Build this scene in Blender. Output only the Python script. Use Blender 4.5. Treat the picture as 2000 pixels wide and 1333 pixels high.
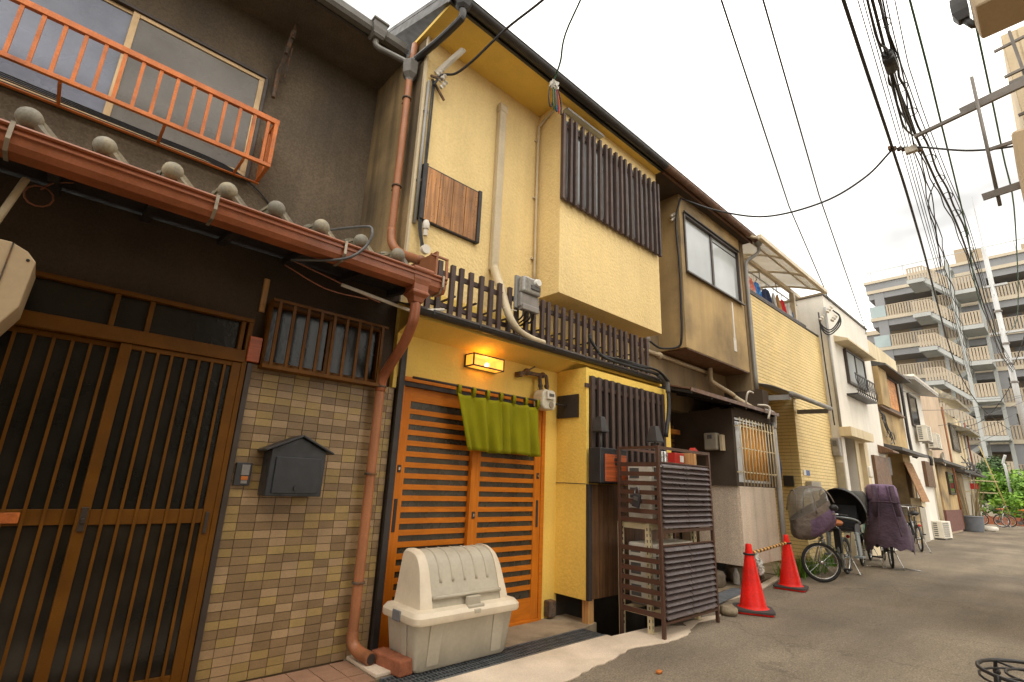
import bpy, bmesh, math, random
from mathutils import Vector, Matrix
V = Vector
random.seed(7)
SC = bpy.context.scene
COL = SC.collection
for o in list(bpy.data.objects):
    bpy.data.objects.remove(o)

# ---------------------------------------------------------------- camera
cam_d = bpy.data.cameras.new('camera')
cam = bpy.data.objects.new('camera', cam_d)
COL.objects.link(cam)
cam_d.sensor_width = 36.0
cam_d.lens = 17.641
cam_d.clip_start = 0.05
cam_d.clip_end = 600
cam.matrix_world = Matrix(((0.73265196, -0.211545, -0.64689243, 0),
                           (-0.67936409, -0.16997381, -0.71384406, 0),
                           (0.04105537, 0.96247473, -0.26824773, 1.3),
                           (0, 0, 0, 1)))
# camera looks along its -Z: the street runs along +x, the row of houses stands at y = 3.5 .. 4
cam.rotation_mode = 'QUATERNION'
SC.camera = cam

# ---------------------------------------------------------------- sky, sun, exposure
SUN_EL, SUN_AZ = math.radians(58), math.radians(245)
w = bpy.data.worlds.new('World')
SC.world = w
w.use_nodes = True
nt = w.node_tree
nt.nodes.clear()
out = nt.nodes.new('ShaderNodeOutputWorld')
sky = nt.nodes.new('ShaderNodeTexSky')
sky.sky_type = 'NISHITA'
sky.sun_disc = False
sky.sun_elevation = SUN_EL
sky.sun_rotation = SUN_AZ
bg1 = nt.nodes.new('ShaderNodeBackground')
bg1.inputs['Strength'].default_value = 0.10
nt.links.new(sky.outputs[0], bg1.inputs['Color'])
# closed cloud deck
tc = nt.nodes.new('ShaderNodeTexCoord')
mp = nt.nodes.new('ShaderNodeMapping')
mp.inputs['Scale'].default_value = (1.0, 1.0, 2.2)
nz = nt.nodes.new('ShaderNodeTexNoise')
nz.inputs['Scale'].default_value = 1.7
nz.inputs['Detail'].default_value = 5
rp = nt.nodes.new('ShaderNodeValToRGB')
rp.color_ramp.elements[0].position = 0.30
rp.color_ramp.elements[0].color = (0.285, 0.279, 0.268, 1)
rp.color_ramp.elements[1].position = 0.62
rp.color_ramp.elements[1].color = (1.0, 0.955, 0.875, 1)
bg2 = nt.nodes.new('ShaderNodeBackground')
bg2.inputs['Strength'].default_value = 3.4
mx = nt.nodes.new('ShaderNodeMixShader')
mx.inputs[0].default_value = 0.93
nt.links.new(tc.outputs['Generated'], mp.inputs['Vector'])
nt.links.new(mp.outputs[0], nz.inputs['Vector'])
nt.links.new(nz.outputs['Fac'], rp.inputs[0])
nt.links.new(rp.outputs[0], bg2.inputs['Color'])
nt.links.new(bg1.outputs[0], mx.inputs[1])
nt.links.new(bg2.outputs[0], mx.inputs[2])
nt.links.new(mx.outputs[0], out.inputs['Surface'])

sd = bpy.data.lights.new('sun', 'SUN')
sd.energy = 0.9
sd.angle = math.radians(25)
sd.color = (1.0, 0.93, 0.82)
so = bpy.data.objects.new('sun', sd)
COL.objects.link(so)
# sun stands high over the right-hand side of the lane, behind the cloud
sdir = V((-0.25, -0.50, 0.83)).normalized()
so.rotation_euler = sdir.to_track_quat('Z', 'Y').to_euler()
sky.sun_rotation = math.atan2(sdir.x, sdir.y)
sky.sun_elevation = math.asin(sdir.z)

SC.view_settings.view_transform = 'Standard'
SC.view_settings.look = 'None'
SC.view_settings.exposure = 0.0
SC.view_settings.gamma = 1.0
SC.view_settings.use_curve_mapping = False
SC.render.engine = 'CYCLES'
SC.cycles.max_bounces = 6
SC.cycles.diffuse_bounces = 4
SC.cycles.transparent_max_bounces = 8

# ---------------------------------------------------------------- materials
MATS = {}


def mat(name, col, rough=0.7, var=0.18, vs=3.0, fine=0.0, fs=60.0, bump=0.0, bs=90.0, metal=0.0,
        streak=0.0, rand=0.0, col2=None, c2s=1.5, c2w=(0.45, 0.65), stretch=None, grain=0.0, knots=0, emit=None,
        estr=0.0, trans=0.0, spec=0.5, alpha=1.0, coat=0.0, bdist=0.004, patches=0):
    """One procedural material: tint, blotches, fine grain, run-down streaks, relief."""
    m = bpy.data.materials.new(name)
    m.use_nodes = True
    n, l = m.node_tree.nodes, m.node_tree.links
    b = n['Principled BSDF']
    geo = n.new('ShaderNodeNewGeometry')
    pos = geo.outputs['Position']
    oi = n.new('ShaderNodeObjectInfo')

    def noise(scale, detail=4, vec=None, sc3=None, dist=0.0):
        t = n.new('ShaderNodeTexNoise')
        t.inputs['Scale'].default_value = scale
        t.inputs['Detail'].default_value = detail
        t.inputs['Distortion'].default_value = dist
        v = vec or pos
        if sc3:
            mm = n.new('ShaderNodeMapping')
            mm.inputs['Scale'].default_value = sc3
            l.new(v, mm.inputs['Vector'])
            v = mm.outputs[0]
        l.new(v, t.inputs['Vector'])
        return t.outputs['Fac']

    def rng(sock, a, b2, c, d):
        r = n.new('ShaderNodeMapRange')
        r.inputs[1].default_value = a
        r.inputs[2].default_value = b2
        r.inputs[3].default_value = c
        r.inputs[4].default_value = d
        l.new(sock, r.inputs[0])
        return r.outputs[0]

    def mix(fac, a, b2, mode='MIX'):
        x = n.new('ShaderNodeMix')
        x.data_type = 'RGBA'
        x.blend_type = mode
        for sock, val in ((x.inputs[0], fac), (x.inputs[6], a), (x.inputs[7], b2)):
            if isinstance(val, (int, float)):
                sock.default_value = val
            elif isinstance(val, tuple):
                sock.default_value = (*val[:3], 1)
            else:
                l.new(val, sock)
        return x.outputs[2]

    def grey(sock):
        c = n.new('ShaderNodeCombineColor')
        for i in range(3):
            l.new(sock, c.inputs[i])
        return c.outputs[0]

    cur = tuple(col)
    if col2 is not None:
        cur = mix(rng(noise(c2s, 5), c2w[0], c2w[1], 0, 1), cur, tuple(col2))
    if var > 0:
        cur = mix(1.0, cur, grey(rng(noise(vs, 5), 0.3, 0.7, 1 - var, 1 + var)), 'MULTIPLY')
    if fine > 0:
        cur = mix(1.0, cur, grey(rng(noise(fs, 3), 0.3, 0.7, 1 - fine, 1 + fine)), 'MULTIPLY')
    if grain > 0:
        st = stretch or (40, 40, 1.6)
        cur = mix(1.0, cur, grey(rng(noise(1.0, 6, sc3=st, dist=0.6), 0.3, 0.7, 1 - grain, 1 + grain)), 'MULTIPLY')
    if knots:
        vo = n.new('ShaderNodeTexVoronoi')
        mm = n.new('ShaderNodeMapping')
        mm.inputs['Scale'].default_value = (9, 9, 5)
        l.new(pos, mm.inputs['Vector'])
        l.new(mm.outputs[0], vo.inputs['Vector'])
        cur = mix(rng(vo.outputs['Distance'], .10, .20, 1, 0), cur, (.07, .026, .009))
    if patches:
        cur = mix(1.0, cur, grey(rng(noise(1.0, 6, sc3=(.35, 1.6, 1)), .38, .62, 1 - patches, 1 + patches * .6)), 'MULTIPLY')
        cur = mix(1.0, cur, grey(rng(noise(22, 4), .3, .7, 1 - patches * .7, 1 + patches * .7)), 'MULTIPLY')
        vo = n.new('ShaderNodeTexVoronoi')
        vo.feature = 'DISTANCE_TO_EDGE'
        vo.inputs['Scale'].default_value = .42
        wv = n.new('ShaderNodeVectorMath')
        wv.operation = 'ADD'
        nn_ = n.new('ShaderNodeTexNoise')
        nn_.inputs['Scale'].default_value = 2.5
        nn_.inputs['Detail'].default_value = 6
        l.new(pos, nn_.inputs['Vector'])
        l.new(pos, wv.inputs[0])
        l.new(nn_.outputs['Color'], wv.inputs[1])
        l.new(wv.outputs[0], vo.inputs['Vector'])
        cur = mix(rng(vo.outputs['Distance'], .003, .009, .30, 0), cur, (.035, .03, .025))
    if streak > 0:
        cur = mix(1.0, cur, grey(rng(noise(1.0, 4, sc3=(7, 7, 0.35)), 0.35, 0.6, 1 - streak, 1.0)), 'MULTIPLY')
    if rand > 0:
        cur = mix(1.0, cur, grey(rng(oi.outputs['Random'], 0, 1, 1 - rand, 1 + rand)), 'MULTIPLY')
    if isinstance(cur, tuple):
        b.inputs['Base Color'].default_value = (*cur, 1)
    else:
        l.new(cur, b.inputs['Base Color'])
    b.inputs['Roughness'].default_value = rough
    if rough > 0.25:
        l.new(rng(noise(vs * 2.3, 3), 0.3, 0.7, max(rough - 0.1, 0.03), min(rough + 0.1, 1)), b.inputs['Roughness'])
    b.inputs['Metallic'].default_value = metal
    b.inputs['Specular IOR Level'].default_value = spec
    b.inputs['Coat Weight'].default_value = coat
    b.inputs['Transmission Weight'].default_value = trans
    b.inputs['Alpha'].default_value = alpha
    if emit:
        b.inputs['Emission Color'].default_value = (*emit, 1)
        b.inputs['Emission Strength'].default_value = estr
    if bump > 0:
        bp = n.new('ShaderNodeBump')
        bp.inputs['Strength'].default_value = bump
        bp.inputs['Distance'].default_value = bdist
        l.new(noise(bs, 3), bp.inputs['Height'])
        l.new(bp.outputs[0], b.inputs['Normal'])
    MATS[name] = m
    return m


Mt = MATS
mat('stucco_yellow', (.80, .605, .28), .85, .07, 1.3, .06, 45, 1.0, 34, streak=.05, bdist=.0075)
mat('stucco_yellow_shade', (.82, .56, .12), .8, .08, 2.0, .04, 50, .5, 40, streak=.04, bdist=.006)  # same yellow paint, shade of soffits and entrance deepened into the colour
mat('stucco_closet_shade', (.86, .585, .115), .85, .07, 1.3, .06, 45, .8, 34, streak=.05, bdist=.006)  # same yellow paint again, with the closet's shade put into its colour
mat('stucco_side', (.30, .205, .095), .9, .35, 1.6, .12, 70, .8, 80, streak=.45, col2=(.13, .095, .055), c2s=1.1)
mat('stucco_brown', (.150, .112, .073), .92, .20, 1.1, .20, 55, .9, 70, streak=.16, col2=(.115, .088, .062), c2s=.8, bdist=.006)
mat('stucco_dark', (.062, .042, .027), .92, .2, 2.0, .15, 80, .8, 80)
mat('stucco_tan', (.47, .33, .155), .92, .18, 1.4, .12, 80, .8, 80, streak=.12, col2=(.20, .145, .08), c2s=.9)
mat('stucco_tan_dark', (.23, .165, .09), .92, .25, 1.5, .12, 80, .8, 80, streak=.2)
mat('stucco_white', (.72, .68, .60), .9, .08, 1.0, .06, 60, .5, 70, streak=.07)
mat('stucco_cream', (.66, .55, .36), .9, .12, 1.0, .06, 60, .5, 70, streak=.16)
mat('stucco_pink', (.58, .44, .31), .9, .12, 1.0, .06, 60, .5, 70, streak=.18)
mat('mortar', (.15, .10, .055), .95, .15, 8, .1, 150)
mat('tile_ochre', (.33, .225, .085), .42, .12, 5, .10, 90, .25, 160, rand=.11, spec=.4)
mat('tile_tan', (.35, .235, .125), .42, .12, 5, .10, 120, .25, 160, rand=.10, spec=.4)
mat('tile_brown', (.225, .145, .070), .42, .12, 5, .10, 120, .25, 160, rand=.10, spec=.4)
mat('door_bronze', (.125, .047, .003), .5, .2, 6, .08, 140, spec=.2)
mat('glass_frosted_dark', (.014, .012, .009), .24, .5, 4, bump=.25, bs=26, bdist=.006, spec=.35)
mat('glass_door_lower', (.022, .018, .013), .16, .6, 3, bump=.10, bs=9, bdist=.008, spec=.35)
mat('glass_blue', (.17, .19, .26), .26, .35, 1.4, .05, 30, .25, 40, spec=.6)
mat('glass_grey', (.135, .120, .10), .30, .30, 1.4, .05, 30, .2, 40, spec=.5)
mat('glass_sky', (.40, .43, .44), .16, .25, .9, bump=.06, bs=14, spec=.6)
mat('glass_black', (.03, .032, .03), .10, .2, 1.5, spec=.7)
mat('glass_stripe', (.050, .042, .028), .28, .3, 5, .1, 70, bump=.2, bs=60, spec=.5)
mat('alu_gold', (.52, .36, .19), .45, .12, 6, metal=.3)
mat('alu_dark', (.055, .042, .034), .4, .2, 6, metal=.3)
mat('alu_grey', (.40, .40, .39), .4, .12, 6, metal=.5)
mat('rail_orange', (.56, .15, .025), .55, .18, 7, .15, 90, bump=.3, bs=70, col2=(.30, .075, .02), c2s=5, c2w=(.55, .75))
mat('pipe_copper', (.34, .130, .052), .5, .18, 4, .10, 80, streak=.3)
mat('gutter_red', (.31, .095, .036), .38, .18, 5, .1, 80, streak=.1)
mat('gutter_grey', (.115, .105, .09), .5, .22, 5, .1, 80)
mat('gutter_black', (.030, .026, .024), .45, .25, 5, .1, 80, streak=.1)
mat('gutter_brown', (.155, .078, .045), .5, .25, 5, .1, 80, streak=.2)
mat('roof_tile', (.22, .20, .155), .6, .25, 6, .15, 90, .3, 60, rand=.14, col2=(.33, .28, .18), c2s=7)
mat('roof_sheet', (.10, .075, .06), .6, .25, 4, .1, 60)
mat('strap_metal', (.38, .33, .26), .45, .2, 12, metal=.6)
mat('wood_dark', (.062, .036, .028), .62, .2, 6, .1, 120, .3, 90, grain=.3, rand=.18)
mat('wood_black', (.030, .024, .022), .6, .2, 6, .1, 120, .3, 90, grain=.3, rand=.15)
mat('wood_knotty', (.36, .165, .055), .6, .15, 5, .06, 160, .3, 120, grain=.50, stretch=(26, 26, 1.5), rand=.30, knots=1)
mat('wood_panel', (.125, .060, .024), .5, .15, 5, .06, 160, .2, 120, grain=.4, rand=.15)
mat('wood_orange', (.52, .152, .010), .5, .08, 5, .04, 160, .12, 120, grain=.13, stretch=(6, 60, 60), spec=.22)
mat('wood_orange_stile', (.52, .152, .010), .5, .08, 5, .04, 160, .12, 120, grain=.13, stretch=(60, 60, 3), spec=.22)
mat('wood_pale', (.50, .27, .10), .6, .15, 5, .06, 160, .2, 120, grain=.25)
mat('wood_red', (.40, .085, .022), .45, .12, 5, .05, 140, grain=.4, stretch=(3, 60, 60))
mat('board_dark', (.030, .022, .018), .7, .2, 8)
mat('cloth_green', (.23, .215, .006), .9, .10, 4, .08, 400, .25, 700, spec=.15)
mat('plastic_cream', (.72, .62, .47), .45, .06, 3, .04, 40, spec=.4, streak=.04, col2=(.67, .57, .43), c2s=5)
mat('plastic_grey', (.48, .43, .335), .48, .07, 3, .05, 40, spec=.4, streak=.06, col2=(.44, .39, .30), c2s=4)
mat('plastic_latch', (.17, .17, .18), .5, .1, 9)
mat('pvc_beige', (.56, .46, .30), .5, .1, 3, .05, 50, streak=.12)
mat('pvc_white', (.68, .63, .54), .5, .1, 4, .05, 50, streak=.14)
mat('pvc_grey', (.33, .32, .30), .5, .14, 4, .05, 50, streak=.16)
mat('meter_grey', (.24, .22, .20), .4, .15, 14, .05, 90)
mat('meter_glass', (.27, .26, .24), .12, .25, 30, spec=.8)
mat('meter_dark', (.09, .085, .08), .4, .2, 9)
mat('gas_white', (.62, .57, .44), .45, .15, 10, .06, 70, streak=.2)
mat('rusty_iron', (.085, .062, .045), .8, .35, 22, .2, 90, .7, 120, col2=(.16, .075, .03), c2s=14)
mat('mailbox_black', (.022, .023, .026), .42, .15, 8, .06, 120, .15, 160, spec=.5)
mat('iron_black', (.022, .020, .019), .45, .2, 12, .1, 90, spec=.5)
mat('plastic_black', (.035, .034, .036), .42, .2, 9, spec=.45)
mat('rubber', (.020, .020, .020), .75, .2, 12)
mat('cable_black', (.018, .017, .018), .55, .2, 10)
mat('cable_grey', (.10, .10, .10), .55, .2, 10)
mat('cable_green', (.020, .10, .055), .5, .2, 10)
mat('cable_blue', (.03, .07, .22), .5, .2, 10)
mat('cable_red', (.45, .05, .03), .5, .2, 10)
mat('copper_wire', (.28, .10, .05), .5, .2, 10)
mat('guard_brown', (.080, .036, .022), .42, .18, 5, .06, 60, spec=.5)
mat('louver_brown', (.080, .055, .053), .36, .12, 5, .05, 60, spec=.5)
mat('rack_ivory', (.66, .57, .36), .5, .10, 6, .06, 70, col2=(.42, .32, .17), c2s=9, c2w=(.62, .75))
mat('ac_white', (.76, .71, .60), .5, .08, 4, .04, 60, streak=.12)
mat('ac_grille', (.12, .115, .105), .6, .2, 10)
mat('cone_red', (.74, .012, .005), .45, .16, 5, .10, 50, spec=.3, col2=(.50, .016, .010), c2s=9, c2w=(.56, .75), bump=.2, bs=40)
mat('cone_base', (.05, .045, .042), .8, .2, 12)
mat('stripe_yellow', (.74, .36, .05), .45, .12, 15)
mat('bag_plastic', (.75, .74, .70), .25, .15, 20, alpha=.55)
mat('stone', (.27, .215, .14), .85, .25, 9, .15, 60, .6, 40)
mat('stone_dark', (.15, .12, .085), .85, .25, 9, .15, 60, .6, 40)
mat('granite', (.62, .51, .40), .6, .10, 2, .42, 130, streak=.14, rand=.07)
mat('concrete', (.68, .56, .43), .88, .16, 2.2, .12, 120, .5, 60, col2=(.46, .37, .26), c2s=1.7, c2w=(.5, .75))
mat('concrete_step', (.30, .235, .155), .88, .22, 3, .12, 110, .5, 60, col2=(.17, .125, .075), c2s=2.6)
mat('pit', (.045, .036, .026), .95, .3, 4)
mat('asphalt', (.212, .170, .120), .9, .16, .7, .40, 75, 1.0, 80, col2=(.165, .133, .095), c2s=.55, bdist=.006, patches=.20)
mat('ground', (.10, .09, .075), .95, .2, .4, .1, 20)
mat('steel_galv', (.20, .215, .225), .42, .2, 12, .1, 60, metal=.6)
mat('lid_steel', (.15, .165, .185), .5, .2, 6, .1, 60, metal=.3)
mat('paver', (.30, .165, .10), .75, .15, 6, .12, 90, .4, 90, rand=.12)
mat('brick_dark', (.15, .065, .05), .85, .25, 14, .15, 100, .6, 70)
mat('brick_red', (.30, .10, .045), .85, .25, 14, .15, 100, .6, 70)
mat('siding_yellow', (.80, .62, .29), .7, .08, 1.5, .06, 40, .3, 60, rand=.06)
mat('siding_joint', (.40, .27, .09), .9, .15, 5)
mat('polycarb', (.80, .72, .56), .25, .06, 1, trans=.35, alpha=.80)
mat('alu_cream', (.56, .47, .33), .45, .12, 5, metal=.2)
mat('lamp_glow', (.9, .6, .2), .4, 0, emit=(1.0, .50, .07), estr=2.6)
mat('bulb', (1, .8, .4), .4, 0, emit=(1.0, .78, .35), estr=30)
mat('bamboo', (.66, .30, .03), .6, .15, 8, .08, 90, rand=.22)
mat('bar_cream', (.66, .55, .34), .5, .12, 8)
mat('box_grey', (.36, .32, .25), .5, .15, 6)
mat('fe_red', (.42, .022, .015), .4, .12, 6)
mat('label_white', (.70, .68, .62), .6, .1, 20)
mat('label_blue', (.05, .10, .30), .5, .1, 20)
mat('fabric_purple', (.20, .135, .22), .8, .2, 4, .1, 120, .7, 9, spec=.2, bdist=.045)
mat('fabric_purple_dark', (.095, .062, .092), .75, .25, 4, .1, 120, .7, 7, spec=.3, bdist=.05)
mat('fabric_taupe', (.20, .165, .14), .8, .2, 4, .1, 120, .8, 12, spec=.2, bdist=.04)
mat('fabric_black', (.018, .017, .017), .45, .2, 6, .08, 200, .2, 60, spec=.5)
mat('vinyl_window', (.26, .24, .21), .12, .1, 6, alpha=.55, spec=.6)
mat('mesh_grey', (.09, .09, .085), .7, .15, 6, .1, 300, alpha=.8)
mat('bike_silver', (.30, .34, .35), .35, .12, 9, metal=.4)
mat('bike_teal', (.12, .42, .40), .35, .12, 9, metal=.2)
mat('bike_black', (.022, .022, .024), .35, .15, 9)
mat('bike_red', (.16, .045, .03), .4, .2, 9)
mat('chrome', (.55, .55, .54), .25, .12, 9, metal=.9)
mat('saddle_brown', (.50, .15, .02), .45, .12, 9)
mat('reflector_red', (.6, .02, .02), .25, .1, 9)
mat('shirt_blue', (.02, .12, .50), .85, .2, 9, col2=(.10, .35, .70), c2s=14)
mat('shirt_navy', (.012, .022, .075), .85, .15, 9)
mat('shirt_coral', (.70, .18, .12), .85, .2, 9, col2=(.7, .5, .45), c2s=14)
mat('shirt_red', (.62, .02, .03), .85, .15, 9)
mat('shirt_white', (.62, .62, .62), .85, .15, 9)
mat('wood_amber', (.62, .25, .05), .5, .12, 3, grain=.35, stretch=(2, 30, 30), col2=(.30, .10, .02), c2s=3)
mat('slate_roof', (.075, .070, .066), .6, .2, 8, rand=.12)
mat('reed', (.30, .155, .065), .8, .2, 10, grain=.35, stretch=(2, 2, 90))
mat('apt_wall', (.36, .285, .195), .85, .06, .5)
mat('apt_blue', (.245, .245, .25), .7, .08, .5)
mat('apt_slab', (.52, .45, .34), .8, .08, .5)
mat('apt_rail', (.43, .355, .26), .7, .06, .8)
mat('apt_stair', (.40, .41, .39), .7, .08, .8)
mat('apt_dark', (.17, .15, .135), .6, .2, 1)
mat('apt_glass', (.35, .42, .42), .2, .1, 1)
mat('leaf', (.12, .26, .025), .6, .30, .8, rand=.2, col2=(.20, .33, .03), c2s=1.6, trans=.0)
mat('leaf_dark', (.045, .10, .018), .6, .3, .8, rand=.2)
mat('stem', (.20, .15, .07), .8, .2, 6)
mat('pole_grey', (.46, .46, .45), .55, .1, 1, metal=.2)
mat('stem_yellow', (.36, .26, .08), .6, .15, 6)
mat('pipe_rust', (.19, .06, .035), .6, .2, 6)
mat('pole_brown', (.15, .13, .11), .5, .2, 6, metal=.2)
mat('bucket_grey', (.13, .14, .155), .5, .1, 5)
mat('siding_right', (.60, .48, .31), .7, .08, 1.5, .05, 40)
mat('visor_beige', (.46, .34, .20), .6, .08, 2, .04, 40)

# ---------------------------------------------------------------- builders
ORG = {}


def tag(o, label=None, cat=None, group=None, kind=None):
    if label:
        o['label'] = label
    if cat:
        o['category'] = cat
    if group:
        o['group'] = group
    if kind:
        o['kind'] = kind
    return o


def thing(name, label, cat, loc=(0, 0, 0), rz=0.0, group=None, local=False, scale=1.0):
    o = bpy.data.objects.new(name, None)
    o.empty_display_size = 0.1
    COL.objects.link(o)
    o.location = loc
    o.rotation_euler = (0, 0, rz)
    o.scale = (scale,) * 3
    ORG[o.name] = V((0, 0, 0)) if local else V(loc)
    return tag(o, label, cat, group)


def piece(name, me, parent, loc=(0, 0, 0), rot=None, label=None, scale=None):
    o = bpy.data.objects.new(name, me)
    COL.objects.link(o)
    if parent is not None:
        o.parent = parent
        o.location = V(loc) - ORG.get(parent.name, V((0, 0, 0)))
    else:
        o.location = loc
    if rot:
        o.rotation_euler = rot
    if scale:
        o.scale = scale
    if label:
        o['label'] = label
    ORG[o.name] = V(loc)
    return o


def copy_tree(o, parent=None):
    c = o.copy()
    COL.objects.link(c)
    if parent is not None:
        c.parent = parent
    ORG[c.name] = ORG.get(o.name, V((0, 0, 0)))
    for ch in o.children:
        copy_tree(ch, c)
    return c


def perp(d):
    d = d.normalized()
    a = V((0, 0, 1)) if abs(d.z) < 0.9 else V((1, 0, 0))
    u = d.cross(a).normalized()
    return u, u.cross(d).normalized()


class MB:
    def __init__(self):
        self.v = []
        self.f = []
        self.e = []

    def add(self, vs, fs):
        n = len(self.v)
        self.v += [tuple(p) for p in vs]
        self.f += [tuple(i + n for i in f) for f in fs]
        return self

    def box(self, x0, x1, y0, y1, z0, z1):
        return self.add([(x0, y0, z0), (x1, y0, z0), (x1, y1, z0), (x0, y1, z0),
                         (x0, y0, z1), (x1, y0, z1), (x1, y1, z1), (x0, y1, z1)],
                        [(0, 3, 2, 1), (4, 5, 6, 7), (0, 1, 5, 4), (1, 2, 6, 5), (2, 3, 7, 6), (3, 0, 4, 7)])

    def cbox(self, c, sx, sy, sz, rot=None):
        r = rot or Matrix.Identity(3)
        c = V(c)
        vs = [c + r @ V((a * sx / 2, b * sy / 2, d * sz / 2)) for d in (-1, 1) for a, b in ((-1, -1), (1, -1), (1, 1), (-1, 1))]
        return self.add(vs, [(0, 3, 2, 1), (4, 5, 6, 7), (0, 1, 5, 4), (1, 2, 6, 5), (2, 3, 7, 6), (3, 0, 4, 7)])

    def bar(self, p, q, wd, ht, up=(0, 0, 1)):
        p, q = V(p), V(q)
        d = (q - p).normalized()
        s = d.cross(V(up))
        if s.length < 1e-4:
            s = d.cross(V((0, 1, 0)))
        s.normalize()
        u = s.cross(d).normalized()
        vs = []
        for c in (p, q):
            for a, b in ((-1, -1), (1, -1), (1, 1), (-1, 1)):
                vs.append(c + s * a * wd / 2 + u * b * ht / 2)
        return self.add(vs, [(0, 1, 2, 3), (7, 6, 5, 4), (0, 4, 5, 1), (1, 5, 6, 2), (2, 6, 7, 3), (3, 7, 4, 0)])

    def tube(self, pts, r, n=8, closed=False):
        pts = [V(p) for p in pts]
        rs = r if isinstance(r, (list, tuple)) else [r] * len(pts)
        m = len(pts)
        u, _ = perp(pts[1] - pts[0])
        vs = []
        for i, p in enumerate(pts):
            if closed:
                d = pts[(i + 1) % m] - pts[i - 1]
            else:
                d = pts[min(i + 1, m - 1)] - pts[max(i - 1, 0)]
            d.normalize()
            u = (u - d * u.dot(d))
            if u.length < 1e-5:
                u, _ = perp(d)
            u.normalize()
            w2 = d.cross(u)
            for k in range(n):
                a = 2 * math.pi * k / n
                vs.append(p + (u * math.cos(a) + w2 * math.sin(a)) * rs[i])
        fs = []
        for i in range(m if closed else m - 1):
            j = (i + 1) % m
            for k in range(n):
                k2 = (k + 1) % n
                fs.append((i * n + k, i * n + k2, j * n + k2, j * n + k))
        if not closed:
            fs.append(tuple(range(n))[::-1])
            fs.append(tuple((m - 1) * n + k for k in range(n)))
        return self.add(vs, fs)

    def prism(self, poly, ext):
        """poly: list of 3D points of one face, ext: extrusion vector"""
        n = len(poly)
        e = V(ext)
        vs = [V(p) for p in poly] + [V(p) + e for p in poly]
        fs = [tuple(range(n))[::-1], tuple(range(n, 2 * n))]
        for i in range(n):
            j = (i + 1) % n
            fs.append((i, j, n + j, n + i))
        return self.add(vs, fs)

    def lathe(self, prof, c=(0, 0, 0), n=16, axis='z'):
        """prof: (r, h) pairs from bottom to top round an axis through c"""
        c = V(c)
        vs = []
        for r, h in prof:
            for k in range(n):
                a = 2 * math.pi * k / n
                p = (r * math.cos(a), r * math.sin(a), h)
                if axis == 'x':
                    p = (p[2], p[0], p[1])
                elif axis == 'y':
                    p = (p[1], p[2], p[0])
                vs.append(c + V(p))
        fs = []
        for i in range(len(prof) - 1):
            for k in range(n):
                k2 = (k + 1) % n
                fs.append((i * n + k, i * n + k2, (i + 1) * n + k2, (i + 1) * n + k))
        fs.append(tuple(range(n))[::-1])
        fs.append(tuple((len(prof) - 1) * n + k for k in range(n)))
        return self.add(vs, fs)

    def ball(self, c, r, n=10, m=6, sx=1, sy=1, sz=1):
        c = V(c)
        vs = [c + V((0, 0, -r * sz))]
        for i in range(1, m):
            t = math.pi * i / m - math.pi / 2
            for k in range(n):
                a = 2 * math.pi * k / n
                vs.append(c + V((r * sx * math.cos(t) * math.cos(a), r * sy * math.cos(t) * math.sin(a), r * sz * math.sin(t))))
        vs.append(c + V((0, 0, r * sz)))
        fs = []
        for k in range(n):
            fs.append((0, 1 + (k + 1) % n, 1 + k))
            fs.append((len(vs) - 1, 1 + (m - 2) * n + k, 1 + (m - 2) * n + (k + 1) % n))
        for i in range(m - 2):
            for k in range(n):
                k2 = (k + 1) % n
                fs.append((1 + i * n + k, 1 + i * n + k2, 1 + (i + 1) * n + k2, 1 + (i + 1) * n + k))
        return self.add(vs, fs)

    def loft(self, rings, cap=True):
        n = len(rings[0])
        vs = [p for r in rings for p in r]
        fs = []
        for i in range(len(rings) - 1):
            for k in range(n):
                k2 = (k + 1) % n
                fs.append((i * n + k, i * n + k2, (i + 1) * n + k2, (i + 1) * n + k))
        if cap:
            fs.append(tuple(range(n))[::-1])
            fs.append(tuple((len(rings) - 1) * n + k for k in range(n)))
        return self.add(vs, fs)

    def sheet(self, rows, th=0.0, off=(0, 1, 0)):
        """grid of points; th > 0 gives it thickness along off"""
        m, n = len(rows), len(rows[0])
        vs = [V(p) for r in rows for p in r]
        fs = [(i * n + k, i * n + k + 1, (i + 1) * n + k + 1, (i + 1) * n + k) for i in range(m - 1) for k in range(n - 1)]
        if th > 0:
            o = V(off) * th
            N = len(vs)
            vs += [p + o for p in vs]
            fs += [tuple(N + i for i in f[::-1]) for f in fs]
            rim = [i for i in range(n)] + [i * n + n - 1 for i in range(1, m)] + [(m - 1) * n + k for k in range(n - 2, -1, -1)] + [i * n for i in range(m - 2, 0, -1)]
            for a, b in zip(rim, rim[1:] + rim[:1]):
                fs.append((b, a, a + N, b + N))
        return self.add(vs, fs)

    def mesh(self, name, m, smooth=False, auto=None):
        me = bpy.data.meshes.new(name)
        me.from_pydata(self.v, [], self.f)
        me.materials.append(MATS[m] if isinstance(m, str) else m)
        bm = bmesh.new()
        bm.from_mesh(me)
        bmesh.ops.recalc_face_normals(bm, faces=bm.faces)
        if auto is not None:
            for ed in bm.edges:
                ed.smooth = not (len(ed.link_faces) == 2 and ed.calc_face_angle(0) > auto)
            smooth = True
        bm.to_mesh(me)
        bm.free()
        if smooth:
            for p in me.polygons:
                p.use_smooth = True
        me.update()
        return me

    def build(self, name, m, parent=None, smooth=False, bev=0.0, label=None, kind=None, auto=None):
        o = bpy.data.objects.new(name, self.mesh(name, m, smooth, auto))
        COL.objects.link(o)
        if parent is not None:
            o.parent = parent
            o.location = -ORG.get(parent.name, V((0, 0, 0)))
        if bev > 0:
            md = o.modifiers.new('bevel', 'BEVEL')
            md.width = bev
            md.segments = 2
            md.limit_method = 'ANGLE'
        ORG[o.name] = V((0, 0, 0))
        return tag(o, label=label, kind=kind)


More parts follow.
